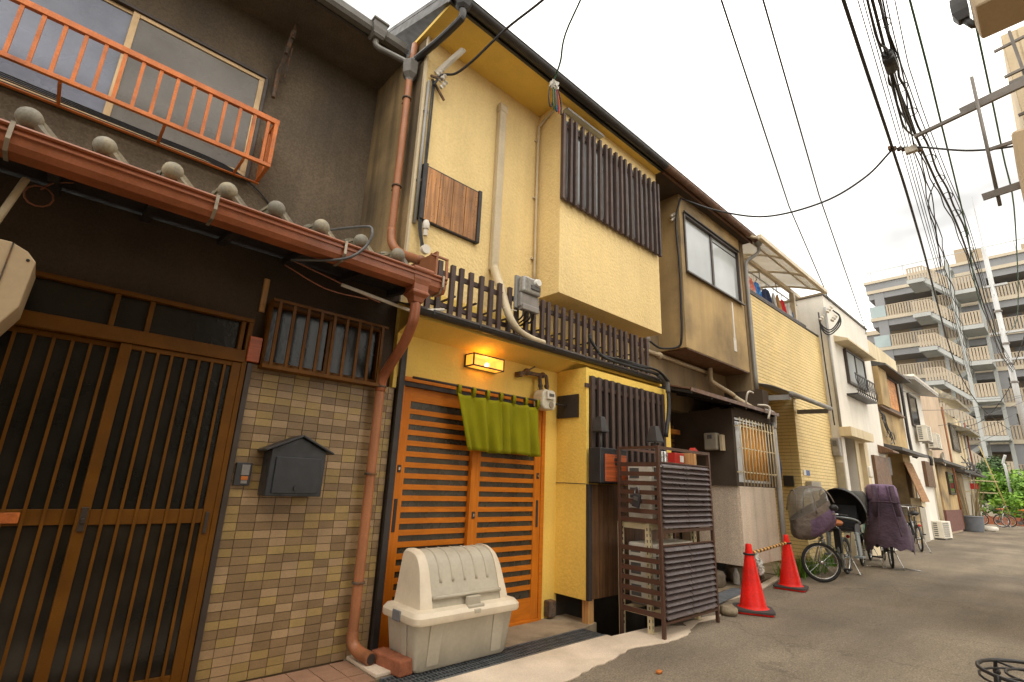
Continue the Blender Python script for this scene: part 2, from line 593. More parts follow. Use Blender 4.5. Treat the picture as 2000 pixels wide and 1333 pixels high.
def catmull(pts, n=6):
    pts = [V(p) for p in pts]
    P = [pts[0] * 2 - pts[1]] + pts + [pts[-1] * 2 - pts[-2]]
    r = []
    for i in range(1, len(P) - 2):
        for k in range(n):
            t = k / n
            a, b, c, d = P[i - 1], P[i], P[i + 1], P[i + 2]
            r.append(0.5 * ((2 * b) + (c - a) * t + (2 * a - 5 * b + 4 * c - d) * t * t + (3 * b - a - 3 * c + d) * t ** 3))
    r.append(pts[-1])
    return r


def sag(p, q, s, n=14):
    p, q = V(p), V(q)
    return [p.lerp(q, i / n) - V((0, 0, 4 * s * (i / n) * (1 - i / n))) for i in range(n + 1)]


def boxpart(name, m, parent, x0, x1, y0, y1, z0, z1, bev=0.0, label=None):
    return MB().box(x0, x1, y0, y1, z0, z1).build(name, m, parent, bev=bev, label=label)


def frame_xz(mb, x0, x1, z0, z1, y0, y1, t):
    """rectangular frame in the facade plane, butted"""
    mb.box(x0, x1, y0, y1, z0, z0 + t)
    mb.box(x0, x1, y0, y1, z1 - t, z1)
    mb.box(x0, x0 + t, y0, y1, z0 + t, z1 - t)
    mb.box(x1 - t, x1, y0, y1, z0 + t, z1 - t)
    return mb

# ================================================================ ground
def poly_sheet(name, pts, z, m, th=0.0, parent=None, kind='structure', sub=0):
    bm = bmesh.new()
    vs = [bm.verts.new((x, y, z)) for x, y in pts]
    f = bm.faces.new(vs)
    bmesh.ops.recalc_face_normals(bm, faces=[f])
    if f.normal.z < 0:
        bmesh.ops.reverse_faces(bm, faces=[f])
    bmesh.ops.triangulate(bm, faces=bm.faces[:])
    if th > 0:
        r = bmesh.ops.extrude_face_region(bm, geom=bm.faces[:])
        for v_ in [g for g in r['geom'] if isinstance(g, bmesh.types.BMVert)]:
            v_.co.z -= th
        bmesh.ops.recalc_face_normals(bm, faces=bm.faces)
    me = bpy.data.meshes.new(name)
    bm.to_mesh(me)
    bm.free()
    me.materials.append(MATS[m])
    o = bpy.data.objects.new(name, me)
    COL.objects.link(o)
    ORG[o.name] = V((0, 0, 0))
    if kind:
        o['kind'] = kind
    return o


g = MB().box(-60, 200, -90, 90, -0.62, -0.42)
tag(g.build('ground', 'ground'), 'bare earth under the houses and the lane', 'ground', kind='structure')

# lane surface, with the drain channel left open along the yellow house
lane_edge = [(-8, 3.085), (4.10, 3.085), (4.10, 3.03), (4.70, 3.0), (5.05, 2.98), (5.3, 3.0), (5.35, 3.1), (7.6, 3.14), (9.3, 3.45), (20, 3.62), (30, 3.9),
             (44, 4.6), (62, 9), (62, -6), (-8, -6)]
poly_sheet('street', lane_edge, 0.0, 'asphalt', th=0.40)
# pale concrete apron poured over the asphalt edge
rnd = random.Random(3)
ap = [(-1.0, 3.085), (4.095, 3.085), (4.095, 3.035), (4.60, 3.0)]
front = catmull([(4.86, 2.93, 0), (5.02, 2.80, 0), (4.86, 2.70, 0), (4.55, 2.63, 0), (4.25, 2.67, 0), (3.95, 2.72, 0), (3.6, 2.66, 0), (3.25, 2.62, 0), (2.9, 2.57, 0), (2.5, 2.50, 0), (1.9, 2.44, 0), (-1.0, 2.4, 0)], 5)
ap += [(p.x + rnd.uniform(-.012, .012), p.y + rnd.uniform(-.012, .012)) for p in front]
poly_sheet('concrete_apron', ap, 0.006, 'concrete', th=0.05)
poly_sheet('concrete_patch', [(x, y) for x, y in [(4.95, 2.74), (5.25, 2.82), (5.6, 2.78), (5.8, 2.84), (5.5, 2.90), (5.1, 2.90)]], 0.004, 'concrete', th=0.03)
# doorsteps on the house side of the channel
poly_sheet('concrete_step', [(1.95, 3.345), (4.10, 3.345), (4.35, 3.40), (4.35, 3.95), (1.95, 3.95)], 0.004, 'concrete_step', th=0.40)
poly_sheet('channel_bed', [(-2, 3.06), (9.3, 3.06), (9.3, 4.2), (-2, 4.2)], -0.33, 'pit', th=0.05)
poly_sheet('concrete_threshold', [(5.9, 3.40), (9.2, 3.50), (9.2, 4.6), (5.9, 4.6)], 0.004, 'concrete_step', th=0.40)
poly_sheet('kerb_strip', [(5.9, 3.10), (7.6, 3.15), (9.3, 3.46), (9.2, 3.54), (7.5, 3.24), (5.9, 3.19)], 0.010, 'concrete', th=0.40)
poly_sheet('house_plinth', [(9.3, 3.46), (20, 3.63), (30, 3.91), (44, 4.61), (44, 8), (9.3, 8)], 0.004, 'concrete_step', th=0.40)

# steel grating over the channel
gr = thing('drain_grating', 'long steel drain grating set in the concrete in front of the yellow house', 'grating', (2.2, 3.2, 0))
b = MB()
for y in (3.092, 3.332):
    b.box(1.98, 4.085, y - .006, y + .012, -.035, .008)
b.build('grating_rim', 'steel_galv', gr)
barm = MB().box(-.003, .003, 3.10, 3.326, -.03, .006).mesh('bar', 'steel_galv')
k = 0
x = 2.0
while x < 4.08:
    piece('bar', barm, gr, (x, 0, 0))
    x += .030
b = MB()
for y in (3.15, 3.21, 3.27):
    b.box(1.98, 4.085, y - .003, y + .003, -.02, .0045)
b.build('cross_bar', 'steel_galv', gr)

# red floor tiles in front of the tiled wall, grey block ends
fl = tag(MB().box(-1.0, 1.94, 3.345, 3.83, -.35, -.014).build('doorstep', 'mortar'), 'doorstep bed under the terracotta floor tiles', kind='structure')
pm = MB().box(-.072, .072, -.072, .072, -.02, 0).mesh('floor_tile', 'paver')
for i in range(20):
    for j in range(3):
        piece('floor_tile', pm, fl, (-.95 + .15 * i, 3.42 + .15 * j, rnd.uniform(0, .004)))
tag(MB().box(1.955, 2.10, 3.36, 3.80, .005, .03).build('concrete_slab', 'concrete', bev=.006), 'small grey slab under the mouth of the copper downpipe', 'slab')
tag(MB().cbox((2.115, 3.44, .055), .115, .34, .10, Matrix.Rotation(.12, 3, 'Z')).build('brick', 'brick_red', bev=.012),
    'loose red brick lying beside the cream storage bin', 'brick')

# ================================================================ brown house (left)
BH = thing('brown_house', 'dark brown stucco house with tiled lower wall, bronze door and ball ended roof tiles', 'house', (0.5, 3.9, 0))
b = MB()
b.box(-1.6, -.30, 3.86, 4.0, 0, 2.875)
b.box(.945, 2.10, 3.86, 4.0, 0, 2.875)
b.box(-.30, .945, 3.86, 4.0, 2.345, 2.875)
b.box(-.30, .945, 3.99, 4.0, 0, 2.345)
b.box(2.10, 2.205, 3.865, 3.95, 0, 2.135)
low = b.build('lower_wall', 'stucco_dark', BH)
b = MB()
b.box(.95, 2.13, 3.828, 3.859, -.05, 2.02)
tw = b.build('tiled_wall', 'mortar', BH)
TP, RP = .1112, .0532
cells = []
for r in range(38):
    for c in range(11):
        x0 = .962 + TP * c
        x1 = min(x0 + TP - .004, 2.128)
        if x1 - x0 < .02:
            continue
        z0 = .004 + RP * r
        cells.append((x0, x1, z0, z0 + RP - .004))
cells.sort(key=lambda c: (c[0] ** 2 + 3.83 ** 2 + (c[2] - 1.3) ** 2))
tmesh = [MB().box(-.5, .5, -.006, .004, -.5, .5).mesh('tile', m) for m in ('tile_ochre', 'tile_tan', 'tile_brown')]
wts = [.30, .26, .44]
rest = [MB(), MB(), MB()]
for i, (x0, x1, z0, z1) in enumerate(cells):
    mi = rnd.choices((0, 1, 2), wts)[0]
    yy = 3.826 + rnd.uniform(-.0012, .0012)
    if i < 300:
        piece('tile', tmesh[mi], tw, ((x0 + x1) / 2, yy, (z0 + z1) / 2), scale=(x1 - x0, 1, z1 - z0), rot=(rnd.uniform(-.006, .006), 0, rnd.uniform(-.006, .006)))
    else:
        rest[mi].box(x0, x1, yy - .006, yy + .004, z0, z1)
for mi, m in enumerate(('tile_ochre', 'tile_tan', 'tile_brown')):
    if rest[mi].v:
        rest[mi].build('wall_tiles', m, tw, kind='stuff')

# entrance door
df = MB()
df.box(-.36, .95, 3.800, 3.875, 2.312, 2.342)           # head
df.box(-.36, .93, 3.795, 3.875, 2.018, 2.105)           # lintel
df.box(.915, .948, 3.800, 3.875, 0, 2.312)              # right jamb
for xa in (.165, .345, .885):
    df.box(xa - .014, xa + .014, 3.81, 3.87, 2.105, 2.312)
df.box(-.36, .915, 3.80, 3.9, 0, .035)
door = df.build('door_frame', 'door_bronze', BH, bev=.004)
MB().box(-.36, .90, 3.845, 3.852, 2.105, 2.312).build('transom_pane', 'glass_frosted_dark', door)
b = MB()
b.box(.950, .985, 3.79, 3.859, 0, 2.02)
b.build('door_trim', 'alu_dark', BH, bev=.004)


def slide(x0, x1, y, slats, nm, l_st, r_st):
    f = MB()
    if l_st:
        f.box(x0, x0 + l_st, y, y + .035, .035, 2.015)
    if r_st:
        f.box(x1 - r_st, x1, y, y + .035, .035, 2.015)
    a0, a1 = x0 + l_st, x1 - r_st
    f.box(a0, a1, y + .004, y + .034, 1.985, 2.015)
    f.box(a0, a1, y + .006, y + .030, .962, 1.046)
    f.box(a0, a1, y + .004, y + .034, .035, .115)
    p = f.build(nm, 'door_bronze', BH, bev=.003)
    sm = MB().box(-.0080, .0080, -.005, .006, .10, 1.99).mesh('slat', 'door_bronze')
    for s in slats:
        piece('slat', sm, p, (s, y + .002, 0))
    MB().box(a0, a1, y + .018, y + .024, 1.046, 1.985).build('upper_pane', 'glass_frosted_dark', p)
    MB().box(a0, a1, y + .018, y + .024, .115, .962).build('lower_pane', 'glass_door_lower', p)
    return p


pl = slide(-.60, .29, 3.845, [-.48 + .083 * i for i in range(9)], 'sliding_door', .04, .055)
pr = slide(.235, .915, 3.806, [.355 + .0765 * i for i in range(7)], 'sliding_door', .058, .058)
b = MB().box(.252, .282, 3.796, 3.806, .93, 1.06).box(.258, .276, 3.786, 3.796, .975, 1.0)
b.build('lock', 'alu_dark', pr, bev=.003)
b = MB().box(.872, .892, 3.796, 3.806, .90, 1.03)
b.build('handle', 'alu_dark', pr, bev=.003)
b = MB().box(-.33, .005, 3.840, 3.85, .975, 1.03)
b.build('mail_slot', 'rail_orange', pl, bev=.003, label='copper coloured letter slot')

# grille window over the tiles
wf = MB()
frame_xz(wf, 1.03, 1.95, 2.03, 2.50, 3.80, 3.87, .028)
wf.box(1.495, 1.53, 3.825, 3.86, 2.058, 2.472)
win = wf.build('window', 'door_bronze', BH, bev=.003)
MB().box(1.058, 1.922, 3.845, 3.85, 2.058, 2.472).build('pane', 'glass_frosted_dark', win)
grl = MB().box(1.02, 1.95, 3.70, 3.722, 2.485, 2.505).build('window_grille', 'door_bronze', BH)
MB().box(1.02, 1.95, 3.70, 3.80, 1.992, 2.018).build('lower_rail', 'door_bronze', grl)
for xe in (1.03, 1.94):
    MB().box(xe - .01, xe + .01, 3.722, 3.80, 2.487, 2.505).build('grille_arm', 'door_bronze', grl)
bm_ = MB().box(-.011, .011, 3.702, 3.718, 2.018, 2.486).mesh('grille_bar', 'door_bronze')
for i in range(9):
    piece('grille_bar', bm_, grl, (1.075 + .1035 * i, 0, 0))
# wooden plaque, red fuse box
tag(MB().box(.972, 1.012, 3.842, 3.862, 2.42, 2.68).build('name_plaque', 'wood_pale', bev=.003), 'worn blank wooden plaque fixed beside the grille window', 'plaque')
tag(MB().box(.935, 1.02, 3.785, 3.83, 2.03, 2.215).build('switch_box', 'wood_red', bev=.006), 'small dark red wooden box at the top corner of the bronze door', 'box')

# awning of the lower storey: dark boards, fascia, tiles, gutter
b = MB()
b.sheet([[(-1.8, 3.36, 2.815), (2.06, 3.36, 2.815)], [(-1.8, 4.95, 3.03), (2.06, 4.95, 3.03)]], .02, (0, 0, 1))
b.box(-1.8, 2.05, 3.36, 3.38, 2.76, 2.86)
for i in range(9):
    xx = -1.6 + .45 * i
    b.bar((xx, 3.38, 2.79), (xx, 3.86, 2.855), .05, .045)
b.build('awning_boards', 'wood_black', BH)
TPX, T0 = .298, -.375
prof = []


def tile_ring(x0, zoff):
    r = []
    for k in range(11):
        t = k / 10
        h = .058 * math.cos(math.pi * min(1, abs(t - .16) / .62)) if t < .78 else -.058 + .010 * math.sin((t - .78) * 14)
        r.append((x0 - .05 + TPX * t, h + zoff))
    return r


rb = MB()
rows = []
slope = (3.19 - 2.905) / (4.95 - 3.22)
for j in range(8):
    ya = 3.42 + .21 * j
    lift = .016
    for kk in range(-5, 9):
        ring = tile_ring(T0 + TPX * kk, 0)
        rb.sheet([[(x_, ya, 2.900 + (ya - 3.22) * slope + z_ + lift) for x_, z_ in ring if x_ < 2.09],
                  [(x_, min(ya + .215, 4.94), 2.900 + (min(ya + .215, 4.94) - 3.22) * slope + z_) for x_, z_ in ring if x_ < 2.09]], .016, (0, 0, 1)) if T0 + TPX * kk < 1.95 else None
rb.build('roof_tiles', 'roof_tile', BH, kind='stuff', auto=.6)
em = MB()
ring = tile_ring(0, 0)
em.sheet([[(x_, -.0, z_) for x_, z_ in ring], [(x_, .21, .034 + z_ + .004) for x_, z_ in ring]], .02, (0, 0, 1))
# drooping front lip that follows the wave, and the ball on the roll
lip = [(x_, -.012, z_ - .02) for x_, z_ in ring]
em.sheet([[(x_, -.012, z_ + .02) for x_, z_ in ring], lip], .02, (0, 1, 0))
em.ball((0.0, -.018, .042), .055, 16, 10, 1, .85, 1)
em.tube([(0, .0, .036), (0, .21, .07)], [.040, .042], 10)
em.tube(catmull([(.02, -.012, .025), (.06, -.010, -.010), (.11, -.008, -.036), (.17, -.006, -.050)], 3), [.034, .030, .026, .023, .020, .016, .013, .010, .007, .005][:10], 8)
eme = em.mesh('eave_tile', 'roof_tile', auto=.7)
for kk in range(-4, 8):
    xx = T0 + TPX * kk
    if xx < 2.0:
        piece('eave_tile', eme, BH, (xx + rnd.uniform(-.012, .012), 3.245 + rnd.uniform(-.006, .006), 2.893 + rnd.uniform(-.004, .004)))

gp = [(3.200, 2.868), (3.188, 2.866), (3.184, 2.856), (3.189, 2.847), (3.200, 2.845), (3.200, 2.832), (3.192, 2.830), (3.192, 2.818), (3.203, 2.812), (3.207, 2.768), (3.225, 2.735), (3.33, 2.735), (3.345, 2.75), (3.345, 2.865), (3.335, 2.865), (3.335, 2.75), (3.23, 2.745), (3.212, 2.77), (3.212, 2.865)]
gut = MB().prism([(-1.8, y, z) for y, z in gp], (3.955, 0, 0)).build('gutter', 'gutter_red', BH)
sm = MB()
sm.box(-.009, .009, 3.178, 3.184, 2.775, 2.871).box(-.009, .009, 3.178, 3.345, 2.868, 2.872).prism([(-.009, 3.178, 2.775), (-.009, 3.184, 2.775), (-.009, 3.226, 2.731), (-.009, 3.222, 2.728)], (.018, 0, 0)).box(-.009, .009, 3.222, 3.34, 2.728, 2.732)
sme = sm.mesh('gutter_strap', 'strap_metal')
for xx in (-.42, .47, 1.28, 2.11):
    piece('gutter_strap', sme, gut, (xx, 0, 0))
# hopper and downpipe
dp = thing('downpipe', 'copper brown downpipe with square hopper running down the tiled wall', 'downpipe', (1.95, 3.72, 0))
hx, hy = 1.93, 3.275


def sqr(h, z, cx=hx, cy=hy, n=4, ry=1.0):
    return [(cx + h * sx_, cy + h * ry * sy_, z) for sx_, sy_ in ((-1, -1), (1, -1), (1, 1), (-1, 1))]


MB().loft([sqr(.088, 2.885), sqr(.092, 2.875), sqr(.092, 2.858), sqr(.078, 2.848), sqr(.076, 2.79), sqr(.066, 2.75), sqr(.066, 2.70), sqr(.075, 2.692), sqr(.075, 2.675), sqr(.052, 2.65), sqr(.042, 2.61)]).build('hopper', 'gutter_red', dp, bev=.004)
MB().tube(catmull([(hx, hy, 2.62), (hx, hy, 2.52), (hx, hy + .02, 2.44), (1.945, 3.42, 2.31), (1.952, 3.62, 2.16), (1.952, 3.715, 2.07), (1.952, 3.735, 1.96)], 4), .041, 12).build('elbow', 'gutter_red', dp, smooth=True)
MB().tube([(1.952, 3.735, 1.98), (1.952, 3.735, .17)], .038, 14).build('pipe', 'pipe_copper', dp, auto=.6)
MB().tube(catmull([(1.952, 3.735, .20), (1.955, 3.72, .13), (1.975, 3.66, .085), (2.0, 3.52, .07)], 4), .042, 14).build('outlet', 'pipe_copper', dp, auto=.6)
MB().tube([(1.999, 3.525, .0705), (2.0, 3.516, .07)], .034, 14).build('outlet_mouth', 'board_dark', dp)
br = MB().lathe([(.047, 0), (.049, .004), (.049, .012), (.047, .016)], (0, 0, 0), 14).box(-.004, .004, .04, .10, .002, .014).mesh('bracket', 'rusty_iron')
for zz in (1.30, .52, 1.99):
    piece('bracket', br, dp, (1.952, 3.735, zz))

# doorbell, mailbox
bell = thing('doorbell', 'small grey doorbell panel on the tiles beside the bronze door', 'doorbell', (1.05, 3.81, 1.2))
boxpart('plate', 'plastic_black', bell, 1.0, 1.10, 3.795, 3.82, 1.195, 1.345, .004)
boxpart('speaker_grille', 'meter_grey', bell, 1.035, 1.085, 3.789, 3.796, 1.262, 1.332, .002)
boxpart('button', 'saddle_brown', bell, 1.038, 1.082, 3.787, 3.796, 1.232, 1.256, .002)
boxpart('push_plate', 'meter_grey', bell, 1.040, 1.080, 3.790, 3.796, 1.208, 1.230, .002)
mb_ = thing('mailbox', 'black house shaped metal mailbox hanging on the tiled wall', 'mailbox', (1.36, 3.82, 1.13))
x0, x1 = 1.165, 1.545
b = MB()
b.prism([(x0, 3.66, 1.135), (x1, 3.66, 1.135), (x1, 3.66, 1.445), ((x0 + x1) / 2, 3.66, 1.535), (x0, 3.66, 1.445)], (0, .158, 0))
b.build('body', 'mailbox_black', mb_, bev=.006)
b = MB()
xm = (x0 + x1) / 2
for s in (-1, 1):
    b.prism([(xm, 3.625, 1.537), (xm + s * .235, 3.625, 1.427), (xm + s * .235, 3.625, 1.441), (xm, 3.625, 1.552)], (0, .195, 0))
b.build('roof', 'mailbox_black', mb_, bev=.003)
boxpart('door', 'mailbox_black', mb_, x0 + .035, x1 - .035, 3.648, 3.66, 1.155, 1.395, .004)
MB().lathe([(.016, -.012), (.016, 0), (.012, .002)], (xm, 3.648, 1.19), 12, 'y').build('lock', 'iron_black', mb_)

# upper storey
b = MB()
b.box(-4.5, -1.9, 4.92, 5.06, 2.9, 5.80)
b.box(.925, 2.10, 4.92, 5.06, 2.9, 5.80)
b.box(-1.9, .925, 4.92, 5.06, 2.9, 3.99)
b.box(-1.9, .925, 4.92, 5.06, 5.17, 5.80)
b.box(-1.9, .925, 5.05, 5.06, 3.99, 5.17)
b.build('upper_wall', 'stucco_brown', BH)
uw = MB()
uw.box(-1.9, .925, 4.895, 5.0, 3.965, 4.0)
uw.box(-1.9, .925, 4.905, 5.0, 5.155, 5.185)
uw.box(.905, .935, 4.905, 5.0, 4.0, 5.155)
fw = uw.build('upper_window', 'alu_dark', BH, bev=.003)
b = MB()
b.box(-.195, -.145, 4.925, 4.955, 4.0, 5.155)
b.box(-.145, .905, 4.925, 4.955, 5.115, 5.155)
b.box(-.145, .905, 4.925, 4.955, 4.0, 4.055)
b.box(.855, .905, 4.925, 4.955, 4.055, 5.115)
b.box(-1.9, -.195, 4.945, 4.975, 4.0, 4.055)
b.box(-1.9, -.195, 4.945, 4.975, 5.12, 5.155)
b.build('sash', 'alu_gold', fw, bev=.003)
MB().box(-.145, .855, 4.938, 4.944, 4.055, 5.115).build('pane', 'glass_grey', fw)
MB().box(-1.9, -.195, 4.958, 4.964, 4.055, 5.12).build('pane', 'glass_blue', fw)
# orange railing in front of the window
RY = 4.545
b = MB()
b.box(-1.7, 1.025, RY - .020, RY + .020, 4.440, 4.490)
b.box(-1.7, 1.02, RY - .016, RY + .016, 3.982, 4.017)
b.box(.985, 1.02, RY - .018, RY + .018, 4.015, 4.445)
b.box(.99, 1.02, RY + .020, 4.92, 4.445, 4.487)
b.box(.99, 1.02, RY + .016, 4.92, 3.985, 4.015)
b.box(.996, 1.014, 4.72, 4.915, 4.016, 4.444)
for xx in (.20, -.45, -1.10, .80):
    b.box(xx - .011, xx + .011, RY + .014, 4.92, 3.965, 3.985)
b.box(-1.7, 1.02, 4.85, 4.885, 3.955, 3.965)
ral = b.build('window_railing', 'rail_orange', BH, bev=.003)
bme = MB().box(-.0125, .0125, -.010, .010, 4.015, 4.442).mesh('baluster', 'rail_orange')
for i in range(22):
    piece('baluster', bme, ral, (.935 - .1205 * i, RY, 0))
for yy in (4.64,):
    piece('baluster', bme, ral, (1.005, yy, 0))
# stray cables on the sill
cb = MB()
for q in range(4):
    cb.tube(catmull([(-1.8, 4.845 - .004 * q, 4.015 + .014 * q), (-.8, 4.845, 3.99 + .015 * q), (.0, 4.845, 3.985 + .012 * q), (.7, 4.85, 3.975 + .012 * q), (1.05, 4.90, 3.90), (1.35, 4.88, 3.62 + .01 * q), (1.62, 4.6, 3.42)], 4), .006, 5)
tag(cb.build('cable_run', 'cable_black', smooth=True), 'thin black cables slung along the sill of the upper left window', 'cable')
# upper eave
b = MB()
b.box(-4.5, 2.098, 4.30, 5.06, 5.78, 5.81)
b.build('soffit', 'stucco_brown', BH)
b = MB()
b.sheet([[(-4.5, 4.24, 5.84), (2.098, 4.24, 5.84)], [(-4.5, 6.6, 6.75), (2.098, 6.6, 6.75)]], .05, (0, 0, 1))
b.box(-4.5, 2.098, 4.275, 4.30, 5.77, 5.85)
b.build('upper_roof', 'slate_roof', BH)
b = MB()
hp = [(4.165, 5.87), (4.165, 5.80), (4.19, 5.765), (4.24, 5.755), (4.27, 5.775), (4.27, 5.87), (4.26, 5.87), (4.26, 5.785), (4.238, 5.768), (4.198, 5.778), (4.177, 5.805), (4.177, 5.87)]
b.prism([(-4.5, y, z) for y, z in hp], (6.53, 0, 0))
b.build('upper_gutter', 'gutter_grey', BH)
ud = thing('downpipe', 'upper downpipe of faded copper with grey hoppers in the corner of the two houses', 'downpipe', (2.03, 4.0, 3.4))
b = MB()
hx2, hy2 = 1.70, 4.20
b.loft([sqr(.085, 5.91, hx2, hy2), sqr(.088, 5.90, hx2, hy2), sqr(.088, 5.885, hx2, hy2), sqr(.074, 5.875, hx2, hy2), sqr(.074, 5.80, hx2, hy2), sqr(.062, 5.74, hx2, hy2), sqr(.07, 5.73, hx2, hy2), sqr(.05, 5.70, hx2, hy2)])
b.tube(catmull([(hx2, hy2, 5.71), (hx2, hy2, 5.65), (1.74, 4.18, 5.61), (1.86, 4.1, 5.55), (1.98, 4.03, 5.50)], 4), .032, 10)
b.build('gutter_arm', 'gutter_grey', ud, bev=.003)
hx3, hy3 = 2.015, 3.985
oc = lambda r, z: [(hx3 + r * math.cos(math.pi / 3 * k), hy3 + r * math.sin(math.pi / 3 * k), z) for k in range(6)]
MB().loft([oc(.085, 5.47), oc(.088, 5.46), oc(.088, 5.40), oc(.080, 5.32), oc(.045, 5.27), oc(.04, 5.24)]).build('hopper', 'gutter_grey', ud, bev=.003)
MB().tube([(hx3, hy3, 5.26), (hx3, hy3, 3.52)], .037, 14).build('pipe', 'pipe_copper', ud, auto=.6)
MB().tube(catmull([(hx3, hy3, 3.55), (2.02, 3.96, 3.40), (2.05, 3.86, 3.28), (2.08, 3.60, 3.14), (2.08, 3.50, 3.10)], 4), .042, 12).build('shoe', 'pipe_copper', ud, smooth=True)
MB().tube([(2.06, 4.03, 5.78), (hx3 + .005, hy3, 5.44)], .034, 12).build('stub_pipe', 'pipe_copper', ud, smooth=True)
for zz in (5.02, 4.0):
    piece('bracket', br, ud, (hx3, hy3, zz))
# rusty pole hook under the eave
hk = MB()
hk.bar((1.0, 4.88, 5.32), (1.0, 4.88, 5.02), .05, .03).bar((1.0, 4.86, 5.25), (1.02, 4.66, 5.66), .04, .02).bar((1.06, 4.86, 5.22), (1.05, 4.72, 5.50), .015, .015).tube([(1.03, 4.68, 5.58), (1.03, 4.68, 5.77)], .018, 6).tube([(.985, 4.82, 5.25), (.985, 4.80, 4.90)], .020, 6).tube([(1.01, 4.74, 5.42), (1.02, 4.74, 5.56)], .016, 6).bar((1.02, 4.83, 5.34), (1.05, 4.83, 5.44), .02, .02)
tag(hk.build('pole_hook', 'rusty_iron'), 'rusty laundry pole hook fixed beneath the left eave', 'hook')
# beige cover at the left edge, stick, coil
sp = thing('wall_cover', 'beige plastic equipment cover at the left edge beside the bronze door', 'cover', (-.35, 3.5, 1.9))
b = MB()
b.prism([(-.60, 3.36, 1.80), (-.30, 3.36, 1.84), (-.215, 3.36, 2.02), (-.205, 3.36, 2.26), (-.245, 3.36, 2.305), (-.31, 3.36, 2.335), (-.62, 3.36, 2.335)], (0, .30, 0))
b.build('cover', 'visor_beige', sp, bev=.006)
MB().box(-.62, -.25, 3.66, 3.86, 2.1, 2.2).build('bracket', 'rusty_iron', sp)
MB().prism([(-.318, 3.354, 1.84), (-.312, 3.354, 1.84), (-.300, 3.354, 2.33), (-.306, 3.354, 2.33)], (0, .008, 0)).build('seam', 'rusty_iron', sp)
MB().lathe([(.012, -.012), (.016, 0)], (-.335, 3.36, 2.14), 10, 'y').build('screw', 'iron_black', sp)
MB().lathe([(.006, -.006), (.008, 0)], (-.235, 3.36, 2.26), 8, 'y').build('screw', 'iron_black', sp)
b = MB().tube([(-.34, 3.42, 2.70), (-.42, 3.42, 2.28)], .017, 8)
tag(b.build('conduit_stick', 'pvc_beige', smooth=True), 'short beige conduit leaning under the left gutter above the equipment cover', 'conduit')
b = MB().tube([(-.29 + .06 * math.cos(a * .52), 3.6, 2.70 + .06 * math.sin(a * .52)) for a in range(12)], .005, 5, closed=True).tube(catmull([(-.29, 3.6, 2.74), (-.25, 3.6, 2.80), (-.17, 3.6, 2.84)], 4), .005, 5)
tag(b.build('wire_coil', 'copper_wire', smooth=True), 'small coil of reddish wire hanging under the left gutter', 'wire')
b = MB().tube(catmull([(1.05, 3.5, 2.74), (1.35, 3.48, 2.68), (1.62, 3.46, 2.62), (1.72, 3.45, 2.60)], 4), .006, 5).tube(catmull([(1.0, 3.52, 2.70), (1.3, 3.49, 2.60), (1.62, 3.46, 2.60)], 4), .005, 5)
tag(b.build('wire', 'copper_wire', smooth=True), 'pair of thin brown wires hanging under the awning of the brown house', 'wire')
b = MB().tube([(1.40, 3.46, 2.655), (2.0, 3.44, 2.60), (2.35, 3.50, 2.72)], .014, 8)
tag(b.build('conduit', 'pvc_white', smooth=True), 'thin white conduit running from the brown awning behind the red hopper', 'conduit')
b = MB().tube(catmull([(1.35, 4.5, 3.42), (1.42, 3.35, 3.10), (1.45, 3.17, 3.02), (1.42, 3.17, 2.88), (1.28, 3.20, 2.74), (1.0, 3.4, 2.70)], 4), .010, 6)
tag(b.build('cable', 'cable_grey', smooth=True), 'grey cable looped over the copper red gutter', 'cable')
# copper flashing at the end of the awning roof
b = MB()
b.bar((2.02, 3.26, 3.06), (2.19, 3.26, 3.06), .022, .014).bar((2.18, 3.26, 3.06), (2.19, 3.26, 2.88), .014, .022).bar((2.08, 3.26, 3.06), (2.08, 3.86, 3.18), .022, .014)
b.box(2.07, 2.09, 3.25, 3.86, 2.90, 3.10)
b.build('verge_flashing', 'pipe_copper', BH)

# ================================================================ yellow house
YH = thing('yellow_house', 'freshly painted yellow two storey house with orange slatted door and dark wooden louvres', 'house', (4.0, 3.9, 0))
b = MB()
b.box(2.13, 5.90, 3.86, 4.02, 2.81, 5.82)
b.build('upper_wall', 'stucco_yellow', YH)
b = MB()
b.box(2.13, 3.955, 3.80, 3.95, 2.135, 2.80)
b.box(2.095, 2.13, 3.80, 3.859, 2.025, 2.80)
b.box(3.955, 4.20, 3.80, 3.95, 0, 2.80)
b.build('entrance_wall', 'stucco_yellow_shade', YH)
b = MB()
b.box(2.10, 2.13, 3.875, 6.5, 2.60, 5.80)
b.build('side_wall', 'stucco_side', YH)
b = MB().box(2.105, 2.13, 3.835, 3.875, 2.80, 5.80).build('corner_bead', 'pvc_beige', YH)
b = MB().box(2.135, 2.19, 3.765, 3.80, .01, 2.47).build('corner_post', 'wood_black', YH, bev=.004)
